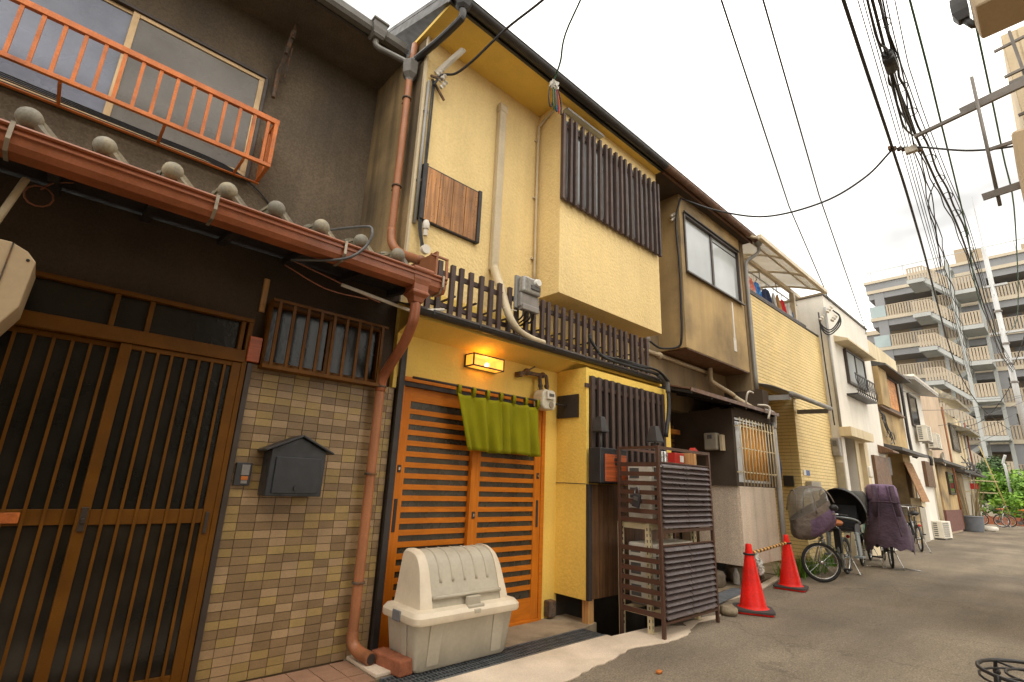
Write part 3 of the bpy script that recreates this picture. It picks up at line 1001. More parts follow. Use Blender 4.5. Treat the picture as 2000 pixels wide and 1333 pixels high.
# utility closet that sticks out to the right of the door
b = MB()
b.box(4.17, 4.215, 3.385, 3.80, .22, 2.52)
b.box(4.215, 5.88, 3.40, 3.46, 1.30, 2.52)
b.box(4.215, 5.88, 3.415, 3.46, .22, 1.30)
b.box(4.215, 5.88, 3.46, 3.80, .22, .26)
b.box(5.85, 5.88, 3.46, 3.795, .0, 2.52)
b.build('closet_wall', 'stucco_closet_shade', YH)
MB().box(4.166, 4.17, 3.39, 3.80, 1.298, 1.306).build('closet_seam', 'stucco_side', YH)
MB().box(4.20, 5.88, 3.80, 3.95, -.33, 2.60).build('crawl_space', 'pit', YH)
MB().box(5.80, 5.85, 3.42, 3.79, -.33, .22).build('crawl_end', 'pit', YH)
b = MB().box(4.165, 4.215, 3.345, 3.384, .22, 1.30)
b.build('corner_trim', 'wood_black', YH, bev=.003)
wp = MB().box(4.22, 5.84, 3.402, 3.412, .24, 1.29).build('wood_panel', 'board_dark', YH)
bd = MB().box(-.075, .075, -.012, .006, .22, 1.30).mesh('board', 'wood_panel')
for i in range(10):
    piece('board', bd, wp, (4.297 + .156 * i, 3.394, 0))
MB().box(4.225, 4.31, 3.40, 3.48, 0, .22).build('wooden_leg', 'wood_pale', YH, bev=.004)
# vertical lattice of the closet
lt = MB().box(4.20, 5.74, 3.394, 3.4, 1.31, 2.44).build('lattice', 'board_dark', YH)
sl = MB().box(-.024, .024, -.026, .0, 1.31, 2.43).mesh('lattice_slat', 'wood_dark')
for i in range(13):
    piece('lattice_slat', sl, lt, (4.25 + .1175 * i, 3.376, rnd.uniform(-.006, .006)))
MB().box(4.15, 5.72, 3.376, 3.394, 2.30, 2.345).build('lattice_rail', 'wood_dark', lt)

# sliding entrance
df = MB()
df.box(2.19, 3.955, 3.765, 3.86, 2.095, 2.135)
df.box(3.905, 3.955, 3.765, 3.86, 0, 2.095)
df.box(2.19, 2.205, 3.775, 3.86, 0, 2.06)
df.box(2.19, 3.905, 3.76, 3.88, 0, .025)
yd = df.build('door_frame', 'wood_orange', YH, bev=.003)
MB().box(2.19, 3.905, 3.775, 3.86, 2.055, 2.095).build('track', 'board_dark', yd)


def slat_door(x0, x1, y, stl, str_):
    f = MB()
    f.box(x0, x0 + stl, y, y + .034, .025, 2.055)
    f.box(x1 - str_, x1, y, y + .034, .025, 2.055)
    p = f.build('sliding_door', 'wood_orange_stile', YH, bev=.003)
    a0, a1 = x0 + stl, x1 - str_
    MB().box(a0, a1, y + .003, y + .031, 1.935, 2.055).build('top_rail', 'wood_orange', p)
    MB().box(a0, a1, y + .003, y + .031, .025, .215).build('kick_panel', 'wood_orange', p)
    n, pitch = 19, (1.935 - .215) / 19
    sm_ = MB().box(a0, a1, y + .006, y + .028, -.0215, .0215).mesh('slat', 'wood_orange')
    for i in range(1, n):
        piece('slat', sm_, p, (0, 0, .215 + pitch * i + .004))
    MB().box(a0, a1, y + .016, y + .02, .215, 1.935).build('pane', 'glass_stripe', p)
    return p


d1 = slat_door(2.205, 3.05, 3.815, .095, .06)
d2 = slat_door(2.985, 3.905, 3.776, .105, .095)
for p, xs in ((d1, 2.245), (d2, 3.862)):
    yy = 3.815 if p is d1 else 3.776
    boxpart('pull', 'board_dark', p, xs - .016, xs + .016, yy - .004, yy + .002, .86, 1.12, .003)
for p, xs, zs in ((d1, 2.245, 1.36), (d2, 3.862, 1.36), (d2, 3.035, .985)):
    yy = 3.815 if p is d1 else 3.776
    boxpart('lock', 'board_dark', p, xs - .018, xs + .018, yy - .006, yy + .002, zs - .03, zs + .03, .003)
    boxpart('lock_cylinder', 'chrome', p, xs - .007, xs + .007, yy - .009, yy - .006, zs - .012, zs + .012)

# canopy over the entrance
b = MB()
b.sheet([[(2.06, 3.47, 2.672), (5.88, 3.47, 2.672)], [(2.06, 3.87, 2.80), (5.88, 3.87, 2.80)]], .012, (0, 0, 1))
b.build('canopy_roof', 'roof_sheet', YH)
b = MB()
b.sheet([[(2.095, 3.52, 2.60), (5.88, 3.52, 2.60)], [(2.095, 3.80, 2.505), (5.88, 3.80, 2.505)]], .01, (0, 0, 1))
b.box(2.095, 5.88, 3.50, 3.52, 2.585, 2.672)
b.build('canopy_soffit', 'stucco_yellow_shade', YH)


def half_gutter(x0, x1, yc, zc, r, m, nm, parent, n=9):
    sec = []
    for k in range(n + 1):
        a = math.pi + math.pi * k / n
        sec.append((yc + r * math.cos(a), zc + r * math.sin(a)))
    for k in range(n, -1, -1):
        a = math.pi + math.pi * k / n
        sec.append((yc + (r - .005) * math.cos(a), zc + (r - .005) * math.sin(a)))
    q = MB().prism([(x0, y, z) for y, z in sec], (x1 - x0, 0, 0))
    q.tube([(x0, yc - r, zc), (x1, yc - r, zc)], .007, 6)
    return q.build(nm, m, parent, auto=.6)


cg = half_gutter(2.05, 5.84, 3.455, 2.64, .042, 'gutter_black', 'canopy_gutter', YH)
st = MB().box(-.009, .009, 3.408, 3.416, 2.62, 2.66).box(-.009, .009, 3.412, 3.50, 2.643, 2.647).mesh('gutter_bracket', 'iron_black')
for i in range(8):
    piece('gutter_bracket', st, cg, (2.2 + .5 * i, 0, 0))

# picket screen on the canopy
pk = MB().box(2.14, 5.62, 3.548, 3.575, 3.06, 3.105).box(2.14, 5.62, 3.548, 3.575, 2.76, 2.80).build('picket_screen', 'wood_dark', YH)
pme = MB().box(-.0225, .0225, -.022, .013, 2.69, 3.172).mesh('picket', 'wood_dark')
for i in range(30):
    piece('picket', pme, pk, (2.19 + .1175 * i, 3.535, rnd.uniform(-.004, .004)), rot=(0, rnd.uniform(-.006, .006), 0))
tie = MB().box(-.01, .01, 3.575, 3.86, 2.90, 2.915).mesh('screen_tie', 'wood_dark')
for i in range(14):
    piece('screen_tie', tie, pk, (2.26 + .25 * i, 0, 0))
b = MB().box(2.13, 5.6, 3.83, 3.86, 2.92, 2.985)
b.build('wall_ledge', 'stucco_yellow_shade', YH)

# projecting upper bay
b = MB()
b.box(3.81, 5.90, 3.48, 3.86, 3.31, 5.80)
b.build('bay', 'stucco_yellow', YH)
bw = MB()
frame_xz(bw, 3.86, 5.84, 4.50, 5.56, 3.462, 3.48, .035)
for xx in (4.35, 4.85, 5.35):
    bw.box(xx - .02, xx + .02, 3.464, 3.48, 4.535, 5.525)
bwo = bw.build('bay_window', 'alu_grey', YH, bev=.002)
for xa, xb in ((3.895, 4.33), (4.37, 4.83), (4.87, 5.33), (5.37, 5.805)):
    MB().box(xa, xb, 3.474, 3.479, 4.535, 5.525).build('pane', 'glass_sky', bwo)
MB().box(3.83, 4.55, 3.40, 3.479, 5.665, 5.69).build('window_hood', 'alu_grey', YH)
lv = MB().box(3.80, 5.86, 3.445, 3.461, 5.44, 5.49).box(3.80, 5.86, 3.445, 3.461, 4.45, 4.495)
for xx in (3.86, 4.83, 5.80):
    lv.box(xx - .015, xx + .015, 3.445, 3.461, 4.495, 5.44)
lvo = lv.build('louvre', 'wood_dark', YH)
sme = MB().box(-.0195, .0195, -.045, .0, 4.425, 5.575).mesh('louvre_slat', 'wood_dark')
for i in range(19):
    piece('louvre_slat', sme, lvo, (3.79 + .1142 * i, 3.444, rnd.uniform(-.003, .003)), rot=(0, rnd.uniform(-.003, .003), 0))

# shuttered opening of knotty boards
sh = MB().box(2.195, 2.237, 3.80, 3.859, 3.675, 4.285).box(2.885, 2.925, 3.80, 3.859, 3.675, 4.285).box(2.237, 2.885, 3.825, 3.859, 4.262, 4.28).box(2.237, 2.885, 3.825, 3.859, 3.678, 3.692).build('wooden_shutter', 'wood_black', YH, bev=.003)
bme = MB().box(-.0775, .0775, -.012, .012, 3.692, 4.262).mesh('board', 'wood_knotty')
for i in range(4):
    piece('board', bme, sh, (2.318 + .162 * i, 3.832 + rnd.uniform(-.003, .003), 0))

# eave, roof, gutter
b = MB().box(2.06, 5.90, 3.37, 4.1, 5.80, 5.84)
b.build('soffit', 'stucco_yellow_shade', YH)
b = MB()
b.sheet([[(2.02, 3.33, 5.905), (5.90, 3.33, 5.905)], [(2.02, 6.8, 7.2), (5.90, 6.8, 7.2)]], .05, (0, 0, 1))
b.box(2.02, 5.90, 3.34, 3.37, 5.78, 5.90)
b.sheet([[(2.02, 3.37, 5.80), (2.06, 3.37, 5.80)], [(2.02, 6.8, 7.08), (2.06, 6.8, 7.08)]], .11, (0, 0, 1))
b.build('roof', 'gutter_black', YH)
eg = half_gutter(2.03, 5.86, 3.285, 5.845, .062, 'gutter_black', 'eave_gutter', YH)
b = MB()
oc = lambda r, z, cx=2.13, cy=3.27: [(cx + r * math.cos(math.pi / 3 * k), cy + r * math.sin(math.pi / 3 * k), z) for k in range(6)]
b.loft([oc(.10, 5.90), oc(.10, 5.80), oc(.07, 5.73), oc(.045, 5.70)])
b.tube(catmull([(2.13, 3.27, 5.72), (2.13, 3.27, 5.62), (2.12, 3.32, 5.58), (2.10, 3.6, 5.56), (2.06, 3.92, 5.54), (2.03, 3.98, 5.50)], 4), .036, 10)
b.build('hopper_arm', 'gutter_black', YH, bev=.003)

# duct, hose, conduits: fixed to the wall as one run of pipework
pd = thing('pipe_duct', 'cream pipe duct on the yellow wall ending in a ribbed hose on the canopy', 'duct', (3.16, 3.82, 3.4))
MB().box(3.108, 3.205, 3.79, 3.86, 3.45, 5.47).build('duct', 'pvc_beige', pd, bev=.012)
MB().loft([[(3.10, 3.782, 5.44), (3.213, 3.782, 5.44), (3.213, 3.86, 5.44), (3.10, 3.86, 5.44)], [(3.10, 3.782, 5.52), (3.213, 3.782, 5.52), (3.213, 3.86, 5.52), (3.10, 3.86, 5.52)], [(3.115, 3.81, 5.575), (3.198, 3.81, 5.575), (3.198, 3.86, 5.575), (3.115, 3.86, 5.575)]]).build('cap', 'pvc_beige', pd, bev=.012)
hp_ = catmull([(3.157, 3.81, 3.47), (3.13, 3.74, 3.36), (3.10, 3.62, 3.17), (3.085, 3.50, 2.92), (3.11, 3.445, 2.79), (3.20, 3.43, 2.71), (3.36, 3.43, 2.675), (3.55, 3.43, 2.668)], 7)
nn = len(hp_)
MB().tube(hp_, [(.050 - .024 * (i / nn)) * (1 + .035 * math.cos(i * 2.2)) for i in range(nn)], 12).build('hose', 'pvc_beige', pd, auto=.9)
MB().tube([(3.04, 3.50, 2.92), (3.19, 3.47, 2.925)], .006, 5).build('cable_tie', 'pvc_white', pd)
cdt = thing('conduit', 'slim cream conduit running down the corner of the bay of the yellow house', 'conduit', (3.76, 3.83, 3.4))
MB().tube(catmull([(3.77, 3.825, 3.42), (3.765, 3.825, 4.5), (3.765, 3.825, 5.50), (3.775, 3.80, 5.62), (3.80, 3.66, 5.72), (3.83, 3.50, 5.76)], 5), .016, 8).build('pipe', 'pvc_beige', cdt, smooth=True)
cl = MB().box(-.035, .035, -.004, .02, -.012, .012).mesh('clip', 'pvc_beige')
for zz in (3.8, 4.6, 5.4):
    piece('clip', cl, cdt, (3.765, 3.84, zz))
lc = thing('conduit', 'tall pale conduit at the left edge of the yellow house carrying black cables', 'conduit', (2.17, 3.84, 3.6))
MB().tube([(2.165, 3.842, 3.62), (2.165, 3.842, 5.25)], .018, 8).build('pipe', 'pvc_grey', lc, smooth=True)
for zz in (4.1, 4.9):
    piece('clip', cl, lc, (2.165, 3.85, zz))
b = MB()
for q, (dx, r) in enumerate(((.035, .008), (.05, .007), (.06, .006))):
    b.tube(catmull([(2.165 + dx, 3.825, 5.28), (2.17 + dx * .6 + .012 * math.sin(q), 3.81, 4.9), (2.16 + dx, 3.815, 4.4), (2.175 + dx * .6, 3.81, 4.0), (2.165 + dx, 3.815, 3.62), (2.20 + dx, 3.80, 3.42), (2.18 + dx * 1.6, 3.79, 3.35)], 6), r, 5)
b.build('cable', 'cable_black', lc, smooth=True)
b = MB().lathe([(.03, 0), (.035, .02), (.035, .06), (.024, .09)], (2.27, 3.80, 3.58), 12).lathe([(.022, -.07), (.022, 0)], (2.27, 3.80, 3.58), 10)
b.build('drip_cap', 'pvc_white', lc, auto=.6)
MB().lathe([(.045, -.02), (.045, .02)], (2.24, 3.72, 3.33), 14, 'y').build('junction_box', 'pvc_white', lc, auto=.6)
# service bracket at the top left corner
sb = thing('service_bracket', 'long pale plastic bracket under the left end of the yellow eave holding the service cables', 'bracket', (2.25, 3.85, 5.3))
MB().bar((2.24, 3.84, 5.40), (2.40, 3.60, 5.66), .09, .035, (0, -.5, .5)).build('cover', 'pvc_white', sb, bev=.008)
b = MB().bar((2.20, 3.84, 5.30), (2.34, 3.80, 5.10), .02, .02).bar((2.18, 3.84, 5.33), (2.26, 3.74, 5.27), .02, .02)
b.build('arm', 'rusty_iron', sb)
ins = MB().lathe([(.012, -.05), (.026, -.04), (.018, -.02), (.028, 0), (.018, .02), (.026, .04), (.010, .05)], (0, 0, 0), 10).mesh('insulator', 'pvc_white', auto=.8)
for p in ((2.24, 3.76, 5.36), (2.30, 3.77, 5.25), (2.27, 3.75, 5.30)):
    piece('insulator', ins, sb, p, rot=(.6, .5, 0))

# electric meter on the screen
em_ = thing('electric_meter', 'grey electricity meter with clear cover fixed over the dark pickets', 'meter', (3.32, 3.48, 2.9))
boxpart('back_board', 'pvc_grey', em_, 3.175, 3.47, 3.475, 3.51, 2.96, 3.31, .005)
boxpart('body', 'meter_grey', em_, 3.195, 3.455, 3.42, 3.475, 2.97, 3.12, .012)
boxpart('cover', 'meter_glass', em_, 3.20, 3.45, 3.39, 3.475, 3.12, 3.295, .02)
boxpart('dial', 'meter_dark', em_, 3.30, 3.43, 3.378, 3.391, 3.17, 3.215, .002)
MB().lathe([(.035, -.03), (.045, 0)], (3.385, 3.39, 3.255), 16, 'y').build('disc', 'label_white', em_, auto=.6)
boxpart('terminal_cover', 'meter_grey', em_, 3.21, 3.44, 3.40, 3.47, 2.94, 3.0, .008)
b = MB()
for q in range(4):
    b.tube(catmull([(3.25 + .05 * q, 3.44, 2.95), (3.25 + .05 * q, 3.45, 2.88), (3.27 + .045 * q, 3.58, 2.84)], 4), .009, 6)
b.build('lead', 'cable_black', em_, smooth=True)

# lantern over the door
lm = thing('wall_lamp', 'lit rectangular lantern glowing orange above the slatted door', 'lamp', (3.03, 3.79, 2.34))
x0, x1, y0, y1, z0, z1 = 2.835, 3.225, 3.655, 3.798, 2.335, 2.46
b = MB()
t = .012
for yy in (y0, y1 - .02):
    b.box(x0, x1, yy, yy + t, z0, z0 + t).box(x0, x1, yy, yy + t, z1 - t, z1)
    for xx in (x0, x1 - t):
        b.box(xx, xx + t, yy, yy + t, z0 + t, z1 - t)
for xx in (x0, x1 - t):
    for zz in (z0, z1 - t):
        b.box(xx, xx + t, y0 + t, y1 - .02, zz, zz + t)
b.box(x0, x1, y1 - .008, y1, z0, z1)
b.build('lamp_frame', 'wood_black', lm)
mat('lamp_glass', (.9, .6, .25), .4, 0, emit=(1.0, .45, .04), estr=.95, alpha=.55)
for nm, bb in (('front_pane', (x0 + t, x1 - t, y0 + .003, y0 + .006, z0 + t, z1 - t)), ('side_pane', (x0 + .003, x0 + .006, y0 + t, y1 - .02, z0 + t, z1 - t)),
               ('bottom_pane', (x0 + t, x1 - t, y0 + t, y1 - .02, z0 + .003, z0 + .006)), ('side_pane', (x1 - .006, x1 - .003, y0 + t, y1 - .02, z0 + t, z1 - t)),
               ('top_pane', (x0 + t, x1 - t, y0 + t, y1 - .02, z1 - .006, z1 - .003))):
    MB().box(*bb).build(nm, 'lamp_glass', lm)
MB().ball((3.06, 3.73, 2.385), .022, 10, 8).build('bulb', 'bulb', lm, smooth=True)
ld = bpy.data.lights.new('bulb_light', 'POINT')
ld.energy = 4.0
ld.color = (1.0, .50, .10)
ld.shadow_soft_size = .02
lo = bpy.data.objects.new('bulb_light', ld)
COL.objects.link(lo)
lo.parent = lm
lo.location = V((3.03, 3.715, 2.42)) - ORG[lm.name]

# gas meter with rusty pipe
gm = thing('gas_meter', 'cream gas meter hanging from a rusty pipe beside the green door curtain', 'meter', (3.86, 3.7, 2.05))
b = MB()
b.tube(catmull([(3.50, 3.74, 2.37), (3.58, 3.72, 2.40), (3.70, 3.72, 2.405), (3.84, 3.72, 2.41)], 3), .022, 10)
b.tube(catmull([(3.84, 3.72, 2.41), (3.88, 3.71, 2.41), (3.885, 3.70, 2.36), (3.885, 3.69, 2.25)], 4), .020, 10)
b.tube(catmull([(3.80, 3.72, 2.40), (3.79, 3.71, 2.36), (3.79, 3.69, 2.25)], 4), .020, 10)
b.ball((3.60, 3.72, 2.41), .040, 10, 6).ball((3.84, 3.72, 2.415), .034, 8, 6).ball((3.885, 3.70, 2.30), .028, 8, 6).ball((3.79, 3.70, 2.29), .028, 8, 6).box(3.50, 3.54, 3.71, 3.80, 2.35, 2.40)
b.bar((3.60, 3.72, 2.42), (3.66, 3.66, 2.47), .02, .012)
b.build('pipe', 'rusty_iron', gm, auto=.9)
b = MB().prism([(3.735, 3.61, 2.07), (3.77, 3.61, 2.035), (3.91, 3.61, 2.035), (3.945, 3.61, 2.07), (3.945, 3.61, 2.20), (3.91, 3.61, 2.245), (3.77, 3.61, 2.245), (3.735, 3.61, 2.20)], (0, .14, 0))
b.build('body', 'gas_white', gm, bev=.014)
boxpart('counter', 'pvc_white', gm, 3.785, 3.90, 3.585, 3.61, 2.14, 2.225, .006)
boxpart('counter_window', 'meter_dark', gm, 3.81, 3.88, 3.581, 3.586, 2.17, 2.20)
MB().lathe([(.03, -.012), (.034, 0)], (3.865, 3.61, 2.085), 14, 'y').build('valve_cap', 'strap_metal', gm, auto=.6)

# curtain over the door
nr = thing('door_curtain', 'short olive green split curtain hanging on a dark rod across the orange door', 'curtain', (3.2, 3.65, 1.55))
MB().tube([(2.20, 3.655, 2.11), (4.165, 3.655, 2.115)], .011, 8).build('rod', 'board_dark', nr, smooth=True)


def cloth(xa0, xa1, xb0, xb1, seed, z0=1.548, z1=2.045):
    r = random.Random(seed)
    ph = [r.uniform(0, 6) for _ in range(4)]
    rows_ = []
    NU, NV = 36, 14
    for j in range(NV + 1):
        v_ = j / NV
        row = []
        for i in range(NU + 1):
            u_ = i / NU
            x_ = (xa0 + (xa1 - xa0) * u_) * (1 - v_) + (xb0 + (xb1 - xb0) * u_) * v_
            amp = .013 + .026 * v_
            y_ = 3.652 + amp * math.sin(u_ * 13 + ph[0] + .6 * v_) + .6 * amp * math.sin(u_ * 24 + ph[1] - v_ * 1.5) + .012 * math.sin(u_ * 5 + ph[2]) * v_
            z_ = z1 + (z0 - z1) * v_ - (.010 * math.sin(math.pi * ((u_ * 3.2) % 1)) * (1 - v_) if True else 0) + .006 * math.sin(u_ * 7 + ph[3]) * v_
            row.append((x_, y_, z_))
        rows_.append(row)
    return MB().sheet(rows_, .003)


cloth(2.665, 3.205, 2.795, 3.232, 5).build('cloth_panel', 'cloth_green', nr, smooth=True)
cloth(3.215, 3.725, 3.238, 3.735, 9).build('cloth_panel', 'cloth_green', nr, smooth=True)
tb = MB().sheet([[(-.019, -.014, -.075), (.019, -.014, -.075)], [(-.019, -.018, -.01), (.019, -.018, -.01)], [(-.019, -.010, .012), (.019, -.010, .012)], [(-.019, .008, .014), (.019, .008, .014)], [(-.019, .016, 0), (.019, .016, 0)], [(-.019, .010, -.075), (.019, .010, -.075)]], .003).mesh('tab', 'cloth_green', smooth=True)
for i in range(7):
    piece('tab', tb, nr, (2.69 + .1695 * i, 3.655, 2.112))
tag(MB().box(4.150, 4.168, 3.48, 3.785, 1.985, 2.235).build('rod_board', 'board_dark', bev=.003), 'square dark wooden board on the yellow wall where the curtain rod ends', 'board')

# wooden fronted mailbox, garden lights
m2 = thing('mailbox', 'black mailbox with a reddish wooden flap beside the slatted guard', 'mailbox', (4.4, 3.3, 1.32))
boxpart('body', 'mailbox_black', m2, 4.165, 4.62, 3.20, 3.35, 1.32, 1.665, .006)
boxpart('flap', 'wood_red', m2, 4.235, 4.605, 3.19, 3.20, 1.335, 1.605, .004)
boxpart('lock', 'iron_black', m2, 4.395, 4.435, 3.178, 3.19, 1.50, 1.52, .003)
boxpart('latch', 'iron_black', m2, 4.385, 4.445, 3.172, 3.19, 1.54, 1.57, .004)
lk = lambda h, z, cx, cy: [(cx - h, cy - h, z), (cx + h, cy - h, z), (cx + h, cy + h, z), (cx - h, cy + h, z)]
for (cx, cy, z0, lab) in ((4.265, 3.27, 1.665, 'black solar garden light standing on the wooden fronted mailbox'), (4.535, 2.80, 1.695, 'black solar garden light standing on the corner of the slatted guard')):
    gl = thing('garden_light', lab, 'lamp', (cx, cy, z0), group='black garden lights')
    dz = .16 if z0 < 1.68 else .035
    MB().tube([(cx, cy, z0), (cx, cy, z0 + dz + .02)], .011, 8).build('stem', 'meter_dark', gl, smooth=True)
    MB().loft([lk(.062, z0 + dz, cx, cy), lk(.064, z0 + dz + .012, cx, cy), lk(.034, z0 + dz + .155, cx, cy), lk(.030, z0 + dz + .162, cx, cy)]).build('lamp_shade', 'plastic_black', gl, bev=.004)

# black service duct over the right end of the canopy
cd = thing('cable_bundle', 'thick black cable bundle lying on the canopy gutter and dropping to the slatted guard', 'cable', (5.0, 3.4, 2.6))
b = MB()
b.tube(catmull([(4.30, 3.44, 2.90), (4.36, 3.42, 2.80), (4.50, 3.40, 2.70), (4.9, 3.395, 2.685), (5.3, 3.395, 2.69), (5.6, 3.38, 2.68), (5.72, 3.34, 2.60), (5.73, 3.32, 2.42), (5.70, 3.31, 2.2), (5.60, 3.30, 1.9)], 6), [.017 + .009 * (i / 55) for i in range(55)], 9)
for q in range(3):
    b.tube(catmull([(4.40 + .1 * q, 3.40, 2.72), (4.8, 3.385 - .01 * q, 2.70 + .012 * q), (5.2, 3.38, 2.715 + .01 * q), (5.55, 3.36 - .01 * q, 2.72), (5.70, 3.31 - .015 * q, 2.60)], 5), .010, 6)
b.build('cable', 'cable_black', cd, smooth=True)
MB().tube(catmull([(5.60, 3.38, 2.68), (5.715, 3.34, 2.605), (5.73, 3.32, 2.46)], 5), .032, 10).build('tape_wrap', 'meter_dark', cd, smooth=True)
b = MB()
for q in range(8):
    b.tube([(4.27, 3.44, 2.84 + .012 * q), (4.33, 3.44, 2.835 + .012 * q)], .006, 5)
b.build('corrugation', 'cable_black', cd)
tag(MB().box(4.02, 4.12, 3.72, 3.80, .02, .17).build('pipe_boot', 'rusty_iron', bev=.01), 'small rusty metal box at the foot of the yellow door post', 'box')

# ================================================================ things in front of the yellow house
sbn = thing('storage_bin', 'large cream and grey plastic bin with ribbed domed lid before the orange door', 'storage bin', (2.6, 3.42, 0))


def rrect(x0, x1, y0, y1, z, r, n=4):
    pts = []
    for cx, cy, a0 in ((x1 - r, y1 - r, 0), (x0 + r, y1 - r, 90), (x0 + r, y0 + r, 180), (x1 - r, y0 + r, 270)):
        for k in range(n + 1):
            a = math.radians(a0 + 90 * k / n)
            pts.append((cx + r * math.cos(a), cy + r * math.sin(a), z))
    return pts


MB().loft([rrect(2.19, 3.02, 3.26, 3.60, .012, .05), rrect(2.18, 3.03, 3.25, 3.61, .03, .05), rrect(2.145, 3.075, 3.215, 3.645, .345, .05)]).build('body', 'plastic_grey', sbn, auto=.5)
b = MB()
for xx in (2.32, 2.90):
    b.prism([(xx - .05, 3.2485, .04), (xx + .05, 3.2485, .04), (xx + .055, 3.214, .335), (xx - .055, 3.214, .335)], (0, -.006, 0))
b.prism([(2.178, 3.34, .04), (2.178, 3.40, .04), (2.143, 3.41, .335), (2.143, 3.33, .335)], (-.006, 0, 0))
b.build('body_rib', 'plastic_grey', sbn, bev=.004, kind='stuff')
b = MB()
b.loft([rrect(2.12, 3.10, 3.175, 3.675, .318, .07), rrect(2.115, 3.105, 3.17, 3.68, .33, .07), rrect(2.115, 3.105, 3.17, 3.68, .365, .07), rrect(2.135, 3.085, 3.195, 3.665, .392, .07), rrect(2.20, 3.02, 3.25, 3.64, .398, .05)])
b.build('rim', 'plastic_cream', sbn, auto=.5)
# domed lid: side profile in y-z
pf = [(3.638, .395), (3.630, .58), (3.622, .735), (3.600, .764), (3.53, .770), (3.455, .758), (3.395, .722), (3.345, .65), (3.30, .53), (3.268, .44), (3.258, .395)]
pf2 = [(p[0], p[1]) for p in catmull([(y, z, 0) for y, z in pf], 4)]
b = MB()
for xa, xb in ((2.215, 2.30), (2.945, 3.02)):
    sh_ = .035
    cy, cz = 3.46, .40
    inner = [(y, z) for y, z in pf2]
    outer = [(cy + (y - cy) * .93, cz + (z - cz) * .95) for y, z in pf2]
    if xa < 2.5:
        rings = [[(xa - .012 + .10 * (z - .4), y, z) for y, z in outer], [(xa + .02 + .08 * (z - .4), y, z) for y, z in inner], [(xb, y, z) for y, z in inner]]
    else:
        rings = [[(xa, y, z) for y, z in inner], [(xb - .02 - .08 * (z - .4), y, z) for y, z in inner], [(xb + .012 - .10 * (z - .4), y, z) for y, z in outer]]
    MB().loft(rings).build('lid_side', 'plastic_cream', sbn, auto=.55)
b = MB()
inn = [(3.46 + (y - 3.46) * .965, .40 + (z - .40) * .975) for y, z in pf2]
b.loft([[(2.302, y, z) for y, z in inn], [(2.943, y, z) for y, z in inn]])
b.build('lid', 'plastic_grey', sbn, auto=.55)
sel = [(y, z) for y, z in inn if z > .53 and y < 3.56]
for k in range(5):
    xx = 2.395 + .113 * k
    b = MB()
    b.tube([(xx, y, z - .002) for y, z in sel], [.011] * len(sel), 8)
    b.build('lid_rib', 'plastic_grey', sbn, smooth=True)
MB().tube([(2.302, 3.46 + (3.262 - 3.46) * .965 - .006, .465), (2.943, 3.46 + (3.262 - 3.46) * .965 - .006, .465)], .013, 8).build('lid_lip', 'plastic_grey', sbn, smooth=True)
b = MB().box(2.585, 2.71, 3.215, 3.25, .385, .455).box(2.57, 2.725, 3.185, 3.215, .365, .40).box(2.615, 2.68, 3.168, 3.185, .345, .375)
b.build('clasp', 'plastic_grey', sbn, bev=.006)
MB().box(2.103, 2.118, 3.375, 3.475, .315, .385).build('side_latch', 'plastic_latch', sbn, bev=.006)


# ---- outdoor unit of an air conditioner, local coordinates (front = -y)
def make_ac():
    t = thing('air_conditioner', 'x', 'air conditioner', local=True, group='air conditioner outdoor units')
    boxpart('casing', 'ac_white', t, -.39, .39, -.14, .14, .03, .57, .014)
    b = MB()
    b.box(-.36, .16, -.143, -.14, .06, .54)
    b.build('fan_opening', 'ac_grille', t)
    gm_ = MB().box(-.37, .17, -.152, -.145, -.006, .006).mesh('grille_bar', 'ac_white')
    for i in range(8):
        piece('grille_bar', gm_, t, (0, 0, .07 + .066 * i))
    gv = MB().box(-.005, .005, -.150, -.144, .06, .55).mesh('grille_bar', 'ac_white')
    for i in range(9):
        piece('grille_bar', gv, t, (-.36 + .065 * i, 0, 0))
    b = MB()
    for i in range(7):
        b.box(-.394, -.39, .0, .11, .09 + .065 * i, .125 + .065 * i)
    b.build('side_vent', 'ac_grille', t, kind='stuff')
    for s in (-1, 1):
        MB().box(s * .28 - .04, s * .28 + .04, -.16, .16, 0, .03).build('foot', 'meter_grey', t)
    MB().lathe([(.18, -.1445), (.18, -.1435)], (-.10, 0, .30), 20, 'y').build('fan_ring', 'meter_dark', t)
    MB().box(.22, .33, -.145, -.14, .42, .50).build('rating_plate', 'label_white', t)
    b = MB().box(.39, .43, -.06, .12, .10, .36)
    b.build('valve_cover', 'ac_white', t, bev=.008)
    return t


def place(o, loc, rz, label, group=None, first=False, scale=None):
    c = o if first else copy_tree(o)
    c.location = loc
    c.rotation_euler = (0, 0, rz)
    c['label'] = label
    if group:
        c['group'] = group
    if scale:
        c.scale = (scale,) * 3
    return c


ac0 = make_ac()
place(ac0, (4.93, 3.0, .965), 0, 'cream air conditioner unit on the upper shelf behind the slatted guard', first=True)
place(ac0, (4.92, 3.0, .195), 0, 'cream air conditioner unit on the lower shelf behind the slatted guard')
place(ac0, (22.9, 3.30, .02), -.15, 'air conditioner unit standing on the ground at the foot of the white house')
place(ac0, (22.5, 3.26, 3.16), 0, 'air conditioner unit hung high on the white wall beside the dark window')
place(ac0, (24.2, 3.26, 3.05), 0, 'air conditioner unit hung high on the wall next to the satellite dish')

